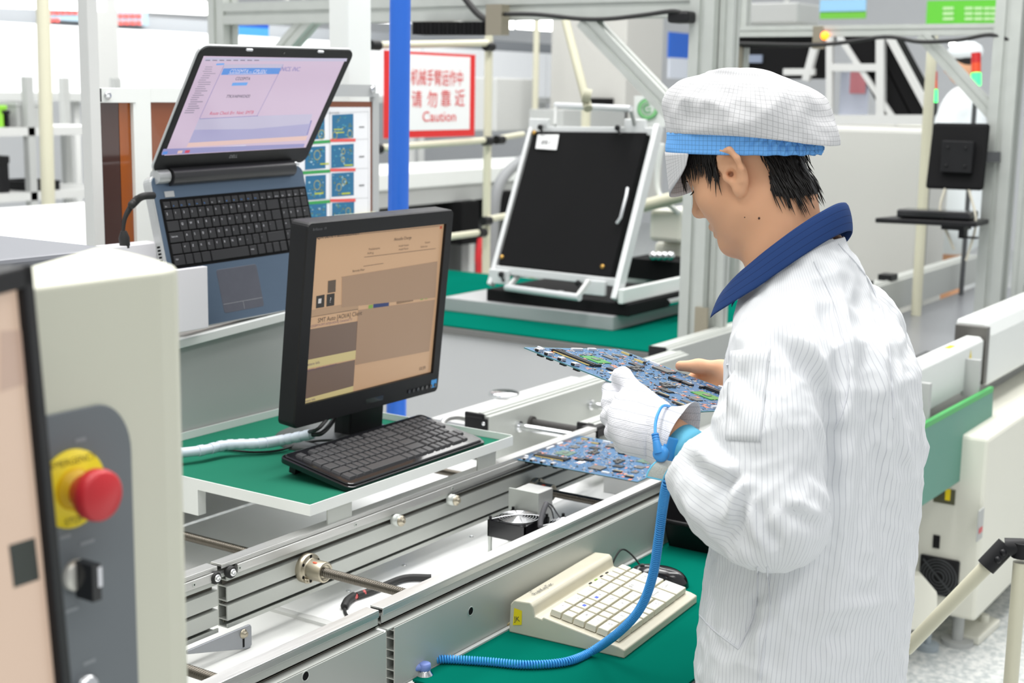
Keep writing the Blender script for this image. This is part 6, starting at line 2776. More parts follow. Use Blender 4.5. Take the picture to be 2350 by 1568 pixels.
m.tube(smooth_path([px(1150, 32, cA.x - .1), px(1230, 33, cA.x - .1), px(1330, 43, cA.x - .1), px(1400, 43, cA.x - .1), px(1480, 34, cA.x - .1), px(1550, 26, cA.x - .1), px(1580, 45, cA.x - .05)]), .0075, 8)
m.build('hanging_cable', rubber, t)
m = MB()
xboxp(m, 1115, 10, 1150, 80, cA.x - .12, .05)
m.build('slide_bracket', bronze, t)
m = MB()
for k in range(18):
    x = 946 + k * 9.6
    xboxp(m, x, 50, x + 7.5, 79, cA.x - .11 + .004 * (k % 2), .08)
m.build('bellows', black_matt, t)
m = MB()
xboxp(m, 1530, 25, 1578, 52, cA.x - .10, .08)
m.build('cable_gland', black, t, bevel=.01)
simple('white_machine_board', 'white board carrying the round green emblem', 'board', lambda m: xboxp(m, 1456, 220, 1522, 292, 5.2, .02), white_metal)
t = thing('green_emblem', 'round green ring emblem with an arrow like mark on the white board', 'emblem', px(1485, 275, 5.19))
m = MB()
o_ = px(1486, 250, 5.19)
Me = frame(o_, (0, -1, 0), (0, 0, 1))
rE = 24 * depth(o_) / FPX


def arc(m, r0, r1, a0, a1, n=26):
    vs = []
    for i in range(n + 1):
        a = math.radians(a0 + (a1 - a0) * i / n)
        for r in (r0, r1):
            vs.append(Me @ Vector((r * math.cos(a) * 1.12, r * math.sin(a), 0)))
    m.add(vs, [(2 * i, 2 * i + 2, 2 * i + 3, 2 * i + 1) for i in range(n)])


arc(m, rE * .86, rE, 60, 372)
m.cur = 1
arc(m, rE * .66, rE * .86, 60, 372)
m.cur = 0
arc(m, rE * .62, rE * .68, 60, 372)
arc(m, rE * .30, rE * .44, 70, 330)
m.add([Me @ Vector((p[0] * rE, p[1] * rE, 0)) for p in ((-.05, .02), (.42, .10), (.42, .0), (-.05, -.10))], [(0, 1, 2, 3)])
m.build('mark', [mat('emblem_green', C(50, 150, 70), .5), mat('emblem_pale_green', C(150, 208, 150), .5)], t, recalc=False)

# ---- warning sign on cream pipes
YS = 4.1
t = thing('pipe_stand', 'cream pipe stand with black joints holding the red caution sign', 'stand', py(1118, 640, YS + .02))
pp = [py(1122, 78, YS + .03), py(1108, 655, YS + .03)]
for nm, a, b_, r in (('post', pp[0], Vector((pp[0].x - .0, pp[0].y, .0)), .021), ('pipe', py(855, 104, YS), py(1118, 99, YS), .0165), ('pipe', py(862, 341, YS), py(1112, 322, YS), .0165),
                     ('pipe', py(1112, 505, YS), py(1180, 492, YS), .0165), ('pipe', py(1020, 545, YS), py(1108, 533, YS), .0165), ('pipe', py(1140, 318, YS), py(1200, 308, YS), .014)):
    m = MB()
    m.cyl(a, b_, r, n=16)
    m.build(nm, cream_pipe, t)
for x, y in ((860, 104), (1122, 107), (1118, 324), (1146, 321), (1116, 507), (1104, 535), (864, 342)):
    m = MB()
    c = py(x, y, YS)
    m.cyl(c - Vector((.03, 0, 0)), c + Vector((.03, 0, 0)), .023, n=14)
    m.build('pipe_joint', black, t)
t = thing('caution_sign', 'red bordered caution sign with red Chinese lettering on cream pipes', 'sign', py(985, 325, YS - .02))
PSg = Plane((5, YS - .022, 1.7), (1, 0, 0), (0, 0, 1))
m = MB()
a, b_ = PSg.p(884, 115), PSg.p(1089, 312)
zt_, zb_ = a.z, PSg.p(1087, 312).z
m.box((a.x, YS - .022, zb_), (b_.x, YS - .012, zt_))
m.build('red_board', mat('sign_red', C(222, 40, 40), .45), t)
m = MB()
a2, b2 = PSg.p(902, 133), PSg.p(1077, 297)
m.box((a2.x, YS - .0235, b2.z), (b2.x, YS - .0215, PSg.p(1077, 131).z))
m.build('white_field', white_paper, t)
m = MB()
PSg.text(m, '机械手臂运作中', 943, 192, 40, .004, sx=.74)
PSg.text(m, '请', 944, 243, 42, .004, sx=1.0)
PSg.text(m, '勿', 980, 243, 42, .004, sx=1.0)
PSg.text(m, '靠', 1011, 242, 42, .004, sx=1.0)
PSg.text(m, '近', 1043, 241, 42, .004, sx=1.0)
PSg.text(m, 'Caution', 969, 279, 33, .004, sx=1.25)
m.build('lettering', mat('sign_text_red', C(226, 62, 62), .5), t, recalc=False)

# ---- things behind the sign and fixture
t = thing('long_conveyor', 'long white covered conveyor behind the caution sign', 'conveyor', py(990, 480, 5.2))
m = MB()
a, b_ = py(800, 404, 5.2), py(1330, 372, 5.2)
m.box((a.x, 5.2, a.z - .10), (b_.x + .8, 5.9, a.z))
m.build('white_cover', white_metal, t, bevel=.01)
m = MB()
m.box((a.x, 5.22, a.z - .20), (b_.x + .8, 5.85, a.z - .10))
m.build('grey_rail', grey_metal, t)
m = MB()
m.box((a.x + .1, 5.4, .45), (b_.x + .4, 5.8, a.z - .2))
m.build('dark_base', mat('dark_machine_grey', C(78, 80, 80), .6), t)
for x in (a.x + .05, a.x + .6, a.x + 1.3, b_.x + .6):
    m = MB()
    m.boxc((x, 5.3, (a.z - .2) / 2), (.06, .06, a.z - .2))
    m.build('leg', grey_light, t)
m = MB()
m.tube(smooth_path([py(1210, 360, 4.9), py(1165, 395, 4.9), py(1140, 440, 4.9), py(1132, 520, 4.9), py(1128, 640, 4.9), Vector((py(1128, 640, 4.9).x, 4.9, 0.02))]), .035, 10)
tag(m.build('grey_hose', mat('grey_corrugated_hose', C(140, 142, 144), .5, bump=.8, bscale=120)), 'grey corrugated hose hanging behind the cream sign post', 'hose')
m = MB()
m.tube(smooth_path([Vector((py(1100, 640, 4.8).x, 4.8, 0.01)), py(1100, 640, 4.8), py(1098, 590, 4.8), py(1106, 540, 4.8)]), .022, 8)
tag(m.build('red_hose', red), 'red hose beside the foot of the cream sign post', 'hose')
simple('wall_cabinet', 'plain grey cabinet right of the cream sign post', 'cabinet', lambda m: ybox(m, 1140, 180, 1236, 300, 6.6, .5), grey_light, 'grey hall cabinets', .01)
simple('tall_cabinet', 'tall pale grey machine cabinet behind the right end of the gantry beam', 'cabinet', lambda m: (ybox(m, 1436, 20, 1520, 300, 5.6, .7), ybox(m, 1436, 300, 1520, 470, 5.62, .6)), mat('warm_grey_panel', C(198, 197, 192), .5), 'grey hall cabinets', .01)
for x, lab in ((1232, 'thin cream post behind the fixture handle'), (1346, 'thin cream post beside the diagonal brace')):
    simple('cream_post', lab, 'post', lambda m, x=x: m.cyl(Vector((py(x, 70, 6.2).x, 6.2, 0)), py(x, 30, 6.2), .024, n=12), cream_pipe, 'cream hall posts')
m = MB()
ptube(m, 1296, 40, 5.6, 1350, 250, 5.3, .017)
ptube(m, 1338, 218, 5.3, 1356, 222, 5.3, .026)
tag(m.build('strut', mat('olive_grey_tube', C(176, 174, 152), .5)), 'sloping olive grey tube with a clamp above the fixture handle', 'strut')
simple('cream_post', 'short cream post rising from behind the raised fixture lid', 'post', lambda m: m.cyl(Vector((py(1345, 250, 4.4).x, 4.4, 0)), py(1345, 245, 4.4), .028, n=14), cream_pipe, 'cream hall posts')

t = thing('bench_machine', 'pale bench machine with pipes seen between the fixture and the worker', 'machine', px(1520, 690, 5.6))
m = MB()
xboxp(m, 1490, 480, 1565, 560, 5.5, .3)
xboxp(m, 1500, 555, 1560, 600, 5.6, .3)
m.build('housing', cream_pale, t, bevel=.02)
m = MB()
ptube(m, 1470, 475, 6.2, 1600, 440, 6.0, .028)
m.build('cream_pipe', cream_pipe, t)
m = MB()
m.tube(smooth_path([px(1520, 330, 5.5), px(1508, 400, 5.5), px(1515, 450, 5.5), px(1560, 490, 5.5)]), .012, 8)
m.build('white_cable', white_metal, t)
m = MB()
xboxp(m, 1440, 592, 1562, 650, 5.35, .2)
m.build('probe_bed', black_matt, t)
m = MB()
for k in range(4):
    m.ball(px(1500 + k * 13, 588, 5.34), .02, 8, 6)
m.build('connector_nuts', chrome, t)
m = MB()
m.box((5.5, px(1562, 600, 5.5).y, 0.85), (5.9, px(1440, 600, 5.5).y, px(1500, 600, 5.5).z))
m.build('plinth', grey_metal, t)

for nm, lab, cat, x0, y0, x1, y1, Y, th, mt in (
        ('equipment_box', 'grey machine head behind the handle of the raised fixture lid', 'box', 1292, 252, 1440, 296, 5.6, .3, grey_metal),
        ('equipment_box', 'black box above the right end of the fixture handle', 'box', 1402, 226, 1446, 250, 5.7, .2, black_matt),
        ('equipment_box', 'dark box under the long conveyor, right of the cream sign post', 'box', 1132, 440, 1186, 506, 5.15, .2, black_matt),
        ('equipment_box', 'dark box under the long conveyor, left of the cream sign post', 'box', 1060, 462, 1100, 560, 5.15, .2, black_matt)):
    simple(nm, lab, cat, lambda m, q=(x0, y0, x1, y1, Y, th): ybox(m, *q), mt, None, .004)
t = thing('supply_cabinet', 'mid grey cabinet high behind the gantry at the top, right of the double column', 'cabinet', px(1755, 45, 9.3))
m = MB()
xboxp(m, 1682, 8, 1828, 52, 9.3, .4)
m.build('body', grey_metal, t, bevel=.01)
m = MB()
for yy in (.15, .85):
    q_ = px(1682, 8, 9.5).lerp(px(1828, 8, 9.5), yy)
    m.cyl(q_, (q_.x, q_.y, 5.52), .02, n=8)
m.build('hanger_rods', grey_metal, t)

# posters and screens high up
for lab, x0, y0, x1, y1, Y, c1, c2 in (('blue poster with a pale lower half above the laptop lid', 549, 32, 617, 82, 7.4, C(24, 86, 200), C(80, 170, 235)),
                                       ('blue and white poster left of the double aluminium column', 1536, 75, 1582, 180, 7.0, C(40, 110, 220), C(235, 240, 250)),
                                       ('blue and green poster at the top, right of the double column', 1882, 0, 1985, 42, -9.4, C(150, 200, 235), C(110, 190, 60))):
    bxf = ybox if Y > 0 else xboxp
    t = thing('wall_poster', lab, 'poster', (py if Y > 0 else px)(x0, y1, abs(Y)), 'hall posters')
    m = MB()
    bxf(m, x0, y0, x1, (y0 + y1) / 2 + 6, abs(Y), .02)
    m.build('upper_half', mat('poster_%d' % x0, c1, .5), t)
    m = MB()
    bxf(m, x0, (y0 + y1) / 2 + 6, x1, y1, abs(Y), .02)
    m.build('lower_half', mat('poster_low_%d' % x0, c2, .5), t)
XB = 9.6
t = thing('green_banner', 'green hanging banner with white marks at the top right corner', 'banner', px(2220, 52, XB))
m = MB()
xboxp(m, 2128, 2, 2308, 53, XB, .01)
m.build('cloth', mat('banner_green', C(96, 196, 52), .6), t)
m = MB()
for x, wd in ((2164, 24), (2214, 18), (2236, 18), (2258, 14), (2274, 18)):
    for k in range(3):
        xboxp(m, x, 16 + k * 12, x + wd, 22 + k * 12, XB - .004, .002)
m.build('white_marks', mat('banner_mark', C(190, 226, 170), .6), t)
t = thing('red_lettered_banner', 'pale hanging banner with blurred red marks at the top left', 'banner', py(200, 62, 8.5))
m = MB()
ybox(m, 108, 10, 340, 52, 8.5, .02)
m.build('cloth', mat('banner_pale', C(140, 162, 176), .6), t)
m = MB()
for x0, x1, y in ((112, 195, 24), (112, 146, 42), (272, 332, 32), (272, 330, 48)):
    for k in range(int((x1 - x0) / 14)):
        ybox(m, x0 + k * 14, y, x0 + k * 14 + 11, y + 9, 8.49, .005)
m.build('red_marks', mat('banner_red', C(214, 84, 78), .6), t)

# fluorescent tubes
TUBES = [(0, 4, 240, 12, 9.0, 'at the top left corner'), (270, 10, 474, 20, 8.0, 'right of the white post at the top left'), (652, 32, 706, 32, 11, 'above the middle of the laptop lid'), (754, 36, 795, 36, 11, 'above the right part of the laptop lid'),
         (850, 38, 896, 40, 11, 'just left of the blue pole'), (945, 40, 965, 41, 12, 'just right of the blue pole'), (1010, 42, 1060, 44, 12, 'above the caution sign'), (1150, 52, 1180, 54, 12, 'above the grey cabinet, first from its left'),
         (1186, 53, 1228, 56, 12, 'above the grey cabinet, second from its left'), (1237, 57, 1292, 60, 12, 'left of the sloping tube'), (1300, 59, 1348, 62, 12, 'right of the sloping tube')]
for x0, y0, x1, y1, Dp, lab in TUBES:
    t = thing('fluorescent_lamp', 'glowing white fluorescent lamp ' + lab, 'lamp', pd(x0, y0, Dp), 'fluorescent lamps in the far hall')
    m = MB()
    r = .026 * Dp / 9 + .012
    m.cyl(pd(x0, y0, Dp), pd(x1, y1, Dp), r, n=12)
    m.build('tube', tube_light, t)
    m = MB()
    m.beam(pd(x0, y0, Dp) + Vector((0, 0, r * 1.6)), pd(x1, y1, Dp) + Vector((0, 0, r * 1.6)), .10, .05)
    m.build('fitting', white_metal, t)
    for f in (.15, .85):
        m = MB()
        c = pd(x0, y0, Dp).lerp(pd(x1, y1, Dp), f)
        m.cyl(c + Vector((0, 0, r * 1.6)), Vector((c.x, c.y, 5.5)), .006, n=8)
        m.build('hanger_rod', grey_metal, t)
for x, y, lab in ((2188, 100, 'left one of the pair above the distant worker'), (2291, 104, 'right one of the pair above the distant worker')):
    simple('ceiling_bulb', 'small bright bulb, ' + lab, 'lamp', lambda m, x=x, y=y: m.ball(pd(x, y, 11), .03, 12, 8), mat('lit_bulb', C(255, 255, 250), .5, emit=(1, 1, .95, 1), estr=14), 'small bright bulbs')

# long white boards along the far aisle
segs = [(3.0, 5.0), (5.04, 7.0), (7.04, 9.0), (9.04, 11.0), (11.04, 13.2), (13.24, 15.5)]
names = ['leftmost, by the thin cream pole', 'behind the slim grey post', 'behind the laptop lid', 'behind the blue pole', 'behind the caution sign post', 'farthest, behind the diagonal brace']
for (x0, x1), lab in zip(segs, names):
    t = thing('white_board', 'white board on a grey rail of the far aisle, ' + lab, 'board', (x0, 8.4, 0), 'white boards along the far aisle')
    m = MB()
    m.box((x0, 8.4, 1.66), (x1, 8.46, 2.13))
    m.build('panel', white_glow, t)
    m = MB()
    m.box((x0, 8.38, 1.60), (x1, 8.5, 1.66))
    m.build('rail', grey_metal, t)
    for x in (x0 + .05, x1 - .05):
        m = MB()
        m.boxc((x, 8.48, 1.05), (.05, .05, 2.1))
        m.build('leg', grey_light, t)


def rack(label, x0, x1, Y, shelves, items, seed):
    t = thing('shelf_rack', label, 'rack', ((x0 + x1) / 2, Y, 0), 'grey racks of the far aisle')
    for z in shelves:
        m = MB()
        m.box((x0, Y, z - .05), (x1, Y + .55, z))
        m.build('shelf', grey_light, t)
    for x in (x0, (x0 + x1) / 2, x1):
        for y in (Y, Y + .5):
            m = MB()
            m.box((x - .025, y, 0), (x + .025, y + .05, max(shelves) + .3))
            m.build('leg', grey_metal, t)
    rn_ = random.Random(seed)
    for k, (sx, z, w_, h, mt, lab, nm) in enumerate(items):
        x = x0 + (x1 - x0) * sx
        mm = MB()
        if nm == 'monitor':
            mm.box((x, Y + .15, z + .05), (x + w_, Y + .19, z + .05 + h))
            mm.box((x + w_ * .4, Y + .16, z), (x + w_ * .6, Y + .22, z + .06))
        else:
            mm.box((x, Y + .06, z), (x + w_, Y + .36, z + h))
            mm.box((x - .005, Y + .055, z + h * .8), (x + w_ + .005, Y + .365, z + h))
        tag(mm.build(nm, mt, bevel=.006), lab, 'box' if nm != 'monitor' else 'monitor')


lime = mat('lime_plastic', C(140, 206, 60), .5)
zr1, zr2 = py(100, 292, 7.2).z, py(100, 440, 7.2).z
Xr = 4.9
rxf = lambda p: (py(p, 300, 7.2).x - Xr) / 1.35
rack('grey shelf rack at the far left beyond the white table', Xr, Xr + 1.35, 7.2, (zr2, zr1), [(rxf(-8), zr1, .12, .13, lime, 'lime green crate on the far left rack', 'crate'), (rxf(22), zr1, .05, .10, black, 'black box beside the lime green crate on the far left rack', 'equipment_box'),
     (rxf(56), zr1, .20, .15, grey_metal, 'grey box on the upper shelf of the far left rack', 'equipment_box'), (rxf(12), zr2, .06, .22, black, 'black box on the lower shelf of the far left rack', 'equipment_box'), (rxf(80), zr2 + .0, .22, .06, black, 'flat black case on the lower shelf of the far left rack', 'equipment_case')], 1)
t = thing('hanging_duct', 'long grey duct above the white boards of the far aisle', 'duct', (8, 8.6, 2.13))
m = MB()
m.box((3.0, 8.55, 2.135), (15.5, 8.75, 2.24))
m.build('duct', mat('duct_grey', C(142, 146, 150), .6), t)
t = thing('side_table', 'bright white table at the far left behind the grey topped housing', 'table', (2.9, 4.6, 0))
a, b_, c = pz(222, 462, 1.2), pz(222, 556, 1.2), pz(-40, 560, 1.2)
m = MB()
m.box((c.x - .6, b_.y - .2, 1.16), (a.x, a.y, 1.2))
m.build('top', mat('white_laminate_top', C(244, 244, 244), .4), t, bevel=.004)
for x, y in ((c.x - .5, b_.y), (a.x - .1, b_.y), (c.x - .5, a.y - .1), (a.x - .1, a.y - .1)):
    m = MB()
    m.boxc((x, y, .58), (.05, .05, 1.16))
    m.build('leg', grey_light, t)
simple('cream_post', 'thin cream pole at the far left behind the white table', 'post', lambda m: m.cyl(Vector((pd(103, 470, 6.7).x, pd(103, 470, 6.7).y, 0)), pd(97, -40, 6.6), .032, n=16), cream_pipe, 'cream hall posts')

# ---- far right
t = thing('hall_cabinet', 'wide white machine cabinet behind the collar of the worker', 'machine', (7.3, 2.6, 0))
m = MB()
a, b_ = px(1860, 290, 6.9), px(2122, 300, 6.9)
m.box((6.9, b_.y, 0), (7.35, a.y + .6, a.z))
m.build('body', mat('white_cabinet', C(192, 192, 187), .45), t, bevel=.02)
t = thing('inspection_hood', 'black hooded inspection machine in an aluminium frame behind the worker', 'machine', (8.6, 3.4, 0))
Xh = 8.6
for pts in (((1692, 85), (1888, 78), (1860, 180), (1700, 180)), ((1928, 82), (1995, 82), (2090, 270), (2030, 270)), ((2000, 82), (2040, 82), (2122, 235), (2122, 265), (2095, 270))):
    m = MB()
    v = [px(x, y, Xh) for x, y in pts]
    m.add(v + [p + Vector((.25, 0, 0)) for p in v], [tuple(range(len(v))), tuple(range(2 * len(v) - 1, len(v) - 1, -1))] + [(i, len(v) + i, len(v) + (i + 1) % len(v), (i + 1) % len(v)) for i in range(len(v))])
    m.build('black_hood', black_matt, t)
m = MB()
for x0, y0, x1, y1, w_ in ((2022, 80, 2022, 285, .05), (1910, 155, 2020, 155, .045), (1905, 275, 2125, 275, .06), (1925, 82, 2060, 285, .03), (1878, 80, 1850, 185, .045), (1800, 165, 1870, 165, .04), (2040, 82, 2130, 250, .04), (1905, 82, 1905, 285, .04)):
    m.beam(px(x0, y0, Xh - .03), px(x1, y1, Xh - .03), w_, w_)
m.build('frame', grey_light, t)
m = MB()
xboxp(m, 1930, 165, 1988, 270, Xh + .3, .02)
m.build('pale_notice', mat('pale_lilac_paper', C(214, 220, 240), .6), t)
m = MB()
xboxp(m, 1952, 165, 1985, 215, Xh + .29, .005)
m.build('pink_notice', mat('pink_print', C(236, 150, 160), .6), t)
m = MB()
m.box((Xh + .1, px(2125, 285, Xh).y, 0), (Xh + 1, px(1690, 285, Xh).y, px(2000, 290, Xh).z))
m.build('base_cabinet', cream_pale, t)
m = MB()
m.boxc(px(1723, 135, Xh - .01), (.02, .16, .05))
m.build('maker_plate', mat('plate_grey_blue', C(130, 140, 160), .4), t)
Xg = 5.75
t = thing('gantry_frame', 'aluminium gantry with one diagonal brace at the right edge of the view', 'frame', (Xg, 1.5, 0))
c1 = px(2302, 300, Xg)
slotted(t, 'column', (Xg, c1.y, .80), (Xg, c1.y, 2.5), .10)
slotted(t, 'column', (Xg + .02, c1.y - .10, .80), (Xg + .02, c1.y - .10, 2.5), .045)
zb = px(2200, 68, Xg).z
yl = px(1640, 68, Xg).y
slotted(t, 'beam', (Xg, c1.y + .05, zb), (Xg, yl, zb), .045)
slotted(t, 'diagonal_brace', px(2118, 80, Xg), px(2292, 275, Xg), .05)
m = MB()
xboxp(m, 1866, 60, 1886, 112, Xg - .03, .03)
m.build('lamp_bracket', bronze, t)
m = MB()
m.tube(smooth_path([px(1690, 100, Xg - .05), px(1890, 102, Xg - .05), px(2030, 85, Xg - .05), px(2110, 96, Xg - .05), px(2200, 92, Xg - .05), px(2270, 80, Xg - .05), px(2318, 92, Xg - .03)]), .008, 8)
m.build('hanging_cable', rubber, t)
m = MB()
xboxp(m, 1690, 80, 1866, 108, Xg + .06, .06)
m.build('black_slide', black_matt, t)
c2 = px(1672, 300, Xg)
slotted(t, 'column', (Xg + .1, c2.y, .0), (Xg + .1, c2.y, 2.5), .05)
m = MB()
xboxp(m, 1660, 105, 1692, 165, Xg + .02, .05)
m.build('connector_block', bronze, t)
simple('cream_post', 'slim cream pole left of the rear facing black screen', 'post', lambda m: m.cyl(Vector((px(2110, 400, 6.0).x, px(2110, 640, 6.0).y, .0)), px(2142, 60, 6.0), .022, n=14), cream_pipe, 'cream hall posts')

m = MB()
m.ball(px(1893, 82, Xg - .03), .018, 10, 8)
tag(m.build('indicator_lamp', mat('lit_orange_lamp', C(255, 140, 40), .4, emit=C(255, 120, 20), estr=3)), 'small lit orange lamp beneath the far gantry beam', 'lamp')

t = thing('monitor', 'black screen seen from its back, mounted on the right hand gantry column', 'monitor', px(2190, 435, 5.6))
v0, v1 = px(2140, 282, 5.62), px(2270, 284, 5.62)
v2, v3 = px(2254, 438, 5.56), px(2122, 433, 5.56)
m = MB()
v = [v3, v2, v1, v0]
m.hexa([p + Vector((.03, 0, 0)) for p in v] + v)
m.build('rear_shell', black_matt, t, bevel=.012)
m = MB()
cc = (v0 + v1 + v2 + v3) / 4
m.boxc(cc + Vector((-.02, -.01, 0)), (.04, .12, .12))
for k in (-.035, .035):
    for j in (-.035, .035):
        m.ball(cc + Vector((-.042, k - .01, j)), .006, 8, 6)
m.build('mount_plate', black, t, bevel=.004)
m = MB()
m.beam(cc + Vector((-.02, 0, 0)), Vector((Xg - .05, c1.y, cc.z)), .04, .04)
m.build('mount_arm', dark_grey, t)
m = MB()
m.tube(smooth_path([cc + Vector((-.02, .03, -.12)), cc + Vector((-.03, .04, -.22)), cc + Vector((-.02, -.02, -.36))]), .006, 8)
m.tube(smooth_path([cc + Vector((-.02, -.06, -.12)), cc + Vector((-.03, -.10, -.25)), cc + Vector((-.02, -.07, -.40))]), .005, 8)
m.build('cable', mat('pale_cable', C(200, 196, 180), .5), t)
t = thing('keyboard_tray', 'black keyboard shelf on a bracket at the right hand gantry column', 'shelf', px(2150, 520, 5.5))
m = MB()
m.hexa([p + Vector((0, 0, dz)) for dz in (-.02, 0) for p in (px(2008, 500, 5.5), px(2240, 510, 5.5), px(2240, 510, 5.5) + Vector((.18, 0, 0)), px(2060, 498, 5.5) + Vector((.18, 0, 0)))])
m.build('shelf', black, t, bevel=.004)
m = MB()
m.hexa([p + Vector((0, 0, dz)) for dz in (0.002, .035) for p in (px(2056, 500, 5.52), px(2225, 508, 5.52), px(2225, 508, 5.52) + Vector((.12, 0, 0)), px(2056, 500, 5.52) + Vector((.12, 0, 0)))])
m.build('keyboard', black_gloss, t, bevel=.008)
m = MB()
xboxp(m, 2160, 514, 2212, 530, 5.52, .10)
xboxp(m, 2200, 528, 2212, 548, 5.54, .04)
xboxp(m, 2200, 543, 2240, 549, 5.54, .04)
m.build('bracket', black, t)

for x, y0, y1, ys, D_, lab in ((2143, 165, 235, 206, 6.6, 'shorter lit signal tower left of the distant worker'), (2240, 122, 196, 168, 6.6, 'taller lit signal tower before the distant worker')):
    t = thing('signal_tower', lab, 'signal lamp', pd(x, 285, D_), 'lit signal towers')
    k_ = D_ / FPX
    r = (8 if x < 2200 else 11) * k_
    for nm, a, b_, mt in (('red_section', y0, (y0 + ys) / 2, mat('signal_red', C(186, 30, 30), .3)), ('orange_section', (y0 + ys) / 2, ys, mat('signal_orange', C(214, 74, 36), .3)), ('green_section', ys, y1, mat('lit_signal_green', C(40, 220, 90), .3, emit=C(60, 255, 120), estr=1.8))):
        m = MB()
        m.cyl(pd(x, a, D_), pd(x, b_, D_), r, n=18)
        m.build(nm, mt, t)
    m = MB()
    m.cyl(pd(x, y1, D_), Vector((pd(x, y1, D_).x, pd(x, y1, D_).y, 0.0)), r * .5, n=12)
    m.build('pole', dark_grey, t)

# distant worker
wp = pd(2203, 300, 7.75)
t = thing('person', 'distant worker in a white cap and smock with dark hair, at the right edge', 'person', (wp.x, wp.y, 0))
bx_, by_ = wp.x, wp.y
n0 = set(bpy.data.objects)


def far_body(G):
    d = chain(G, [(bx_, by_, 1.52), (bx_, by_, 1.0), (bx_, by_, .1)], [.05, .10, .07], .1)
    d = smin(d, ell(G, (bx_, by_ + .01, 1.735), (.085, .10, .125)), .03)
    d = smin(d, ell(G, (bx_ - .03, by_ + .105, 1.72), (.02, .025, .03)), .03)
    return d


fv, ff = surface(far_body, (bx_ - .3, by_ - .3, -.02), (bx_ + .3, by_ + .3, 1.95), .014)
np_mesh('body', fv, ff, [skin], t)


def far_coat(G):
    d = ell(G, (bx_, by_, 1.25), (.23, .17, .36))
    d = smin(d, rcone(G, (bx_ - .17, by_, 1.44), (bx_ - .22, by_ + .05, 1.1), .07, .06), .05)
    d = smin(d, rcone(G, (bx_ + .17, by_, 1.44), (bx_ + .22, by_ + .05, 1.1), .07, .06), .05)
    d = smin(d, rcone(G, (bx_ - .14, by_, 1.47), (bx_ + .14, by_, 1.47), .07, .07), .05)
    d = smin(d, rcone(G, (bx_, by_, 1.1), (bx_, by_, .7), .20, .22), .05)
    return d


fv, ff = surface(far_coat, (bx_ - .4, by_ - .4, .4), (bx_ + .4, by_ + .4, 1.7), .014)
np_mesh('smock', fv, ff, [mat('white_smock', C(228, 234, 236), .8)], t)
m = MB()
m.lathe((bx_, by_, 1.50), (0, 0, 1), [(.12, 0), (.10, .04), (.085, .07)], 20)
m.build('collar', mat('teal_navy_cloth', C(52, 84, 116), .8), t)
m = MB()
m.lathe((bx_, by_, 1.785), (0, 0, 1), [(.090, 0), (.110, .02), (.114, .05), (.098, .085), (.055, .11), (0, .115)], 24)
m.build('cap', mat('white_cap_cloth', C(226, 232, 234), .8), t)
m = MB()
m.lathe((bx_, by_ - .01, 1.70), (0, 0, 1), [(.080, .045), (.090, .07), (.092, .09)], 20)
m.build('hair', hair_m, t)

t.scale = (.82, .82, .82)
t.location.z = .47
simple('step_platform', 'grey step platform under the distant worker', 'platform', lambda m: m.box((bx_ - .4, by_ - .3, 0), (bx_ + .4, by_ + .4, .462)), grey_metal)
# ---- lower right: next conveyor, cabinet, floor things
t = thing('conveyor_rail', 'white covered rail with yellow stickers right of the worker', 'rail', (4.3, 1.28, .8), 'rails of the next conveyors')
m = MB()
m.prism([(1.262, .80), (1.262, RZ - .012), (1.274, RZ), (1.32, RZ), (1.32, .80)], Matrix(((0, 0, 1, 3.86), (1, 0, 0, 0), (0, 1, 0, 0), (0, 0, 0, 1))), .838)
m.build('cover', white_metal, t, bevel=.004)
m = MB()
m.cur = 0
o_ = py(2227, 820, 1.2615)
m.add([o_ + Vector((-.02, 0, -.02)), o_ + Vector((.02, 0, -.02)), o_ + Vector((.0, 0, .025))], [(0, 1, 2)])
m.cur = 1
o_ = py(2224, 842, 1.2615)
m.add([o_ + Vector((-.012, 0, -.03)), o_ + Vector((.012, 0, -.03)), o_ + Vector((.012, 0, .0)), o_ + Vector((-.012, 0, .0))], [(0, 1, 2, 3)])
m.cur = 0
m.box((4.40, 1.285, RZ + .0003), (4.47, 1.305, RZ + .0008))
m.build('warning_sticker', [yellow, black], t, recalc=False)
m = MB()
m.prism([(1.25, .78), (1.25, RZ + .0), (1.27, RZ + .045), (1.37, RZ + .045), (1.37, .78)], Matrix(((0, 0, 1, 4.74), (1, 0, 0, 0), (0, 1, 0, 0), (0, 0, 0, 1))), 1.3)
tag(m.build('conveyor_cover', white_metal, bevel=.012, seg=3), 'rounded white conveyor cover at the right edge', 'cover')
simple('joint_bracket', 'dark metal joint bracket between the two white covers at the right', 'bracket', lambda m: m.box((4.703, 1.255, .79), (4.737, 1.36, RZ + .03)), mat('dark_bracket', C(104, 102, 98), .4, .5))
plain_rail('long back rail of the conveyor behind the shoulder of the worker', 4.72, 7.2, 1.98, 2.06, .82)
t = thing('conveyor_bed', 'dark inner bed of the conveyor right of the worker', 'conveyor', (4.9, 1.65, 0))
m = MB()
m.box((3.9, 1.33, .70), (7.2, 1.975, .80))
m.build('bed', mat('steel_bed', C(150, 152, 156), .3, .5), t)
m = MB()
m.box((4.0, 1.34, .86), (4.6, 1.42, .90))
m.build('belt_track', dark_grey, t)
m = MB()
m.box((5.36, 1.42, .80), (5.42, 1.47, .90))
m.build('sensor_block', grey_metal, t)
for k in range(4):
    m = MB()
    m.box((5.0 + k * .3, 1.99, RZ), (5.08 + k * .3, 2.05, RZ + .025))
    m.build('clamp', black, t)
t = thing('hanging_board', 'hanging green board with a bright green top edge right of the worker', 'panel', py(2200, 1100, 1.2))
GY = 1.205
g0, g1, g2, g3 = py(2085, 1005, GY), py(2279, 899, GY), py(2274, 1057, GY), py(2085, 1182, GY)
m = MB()
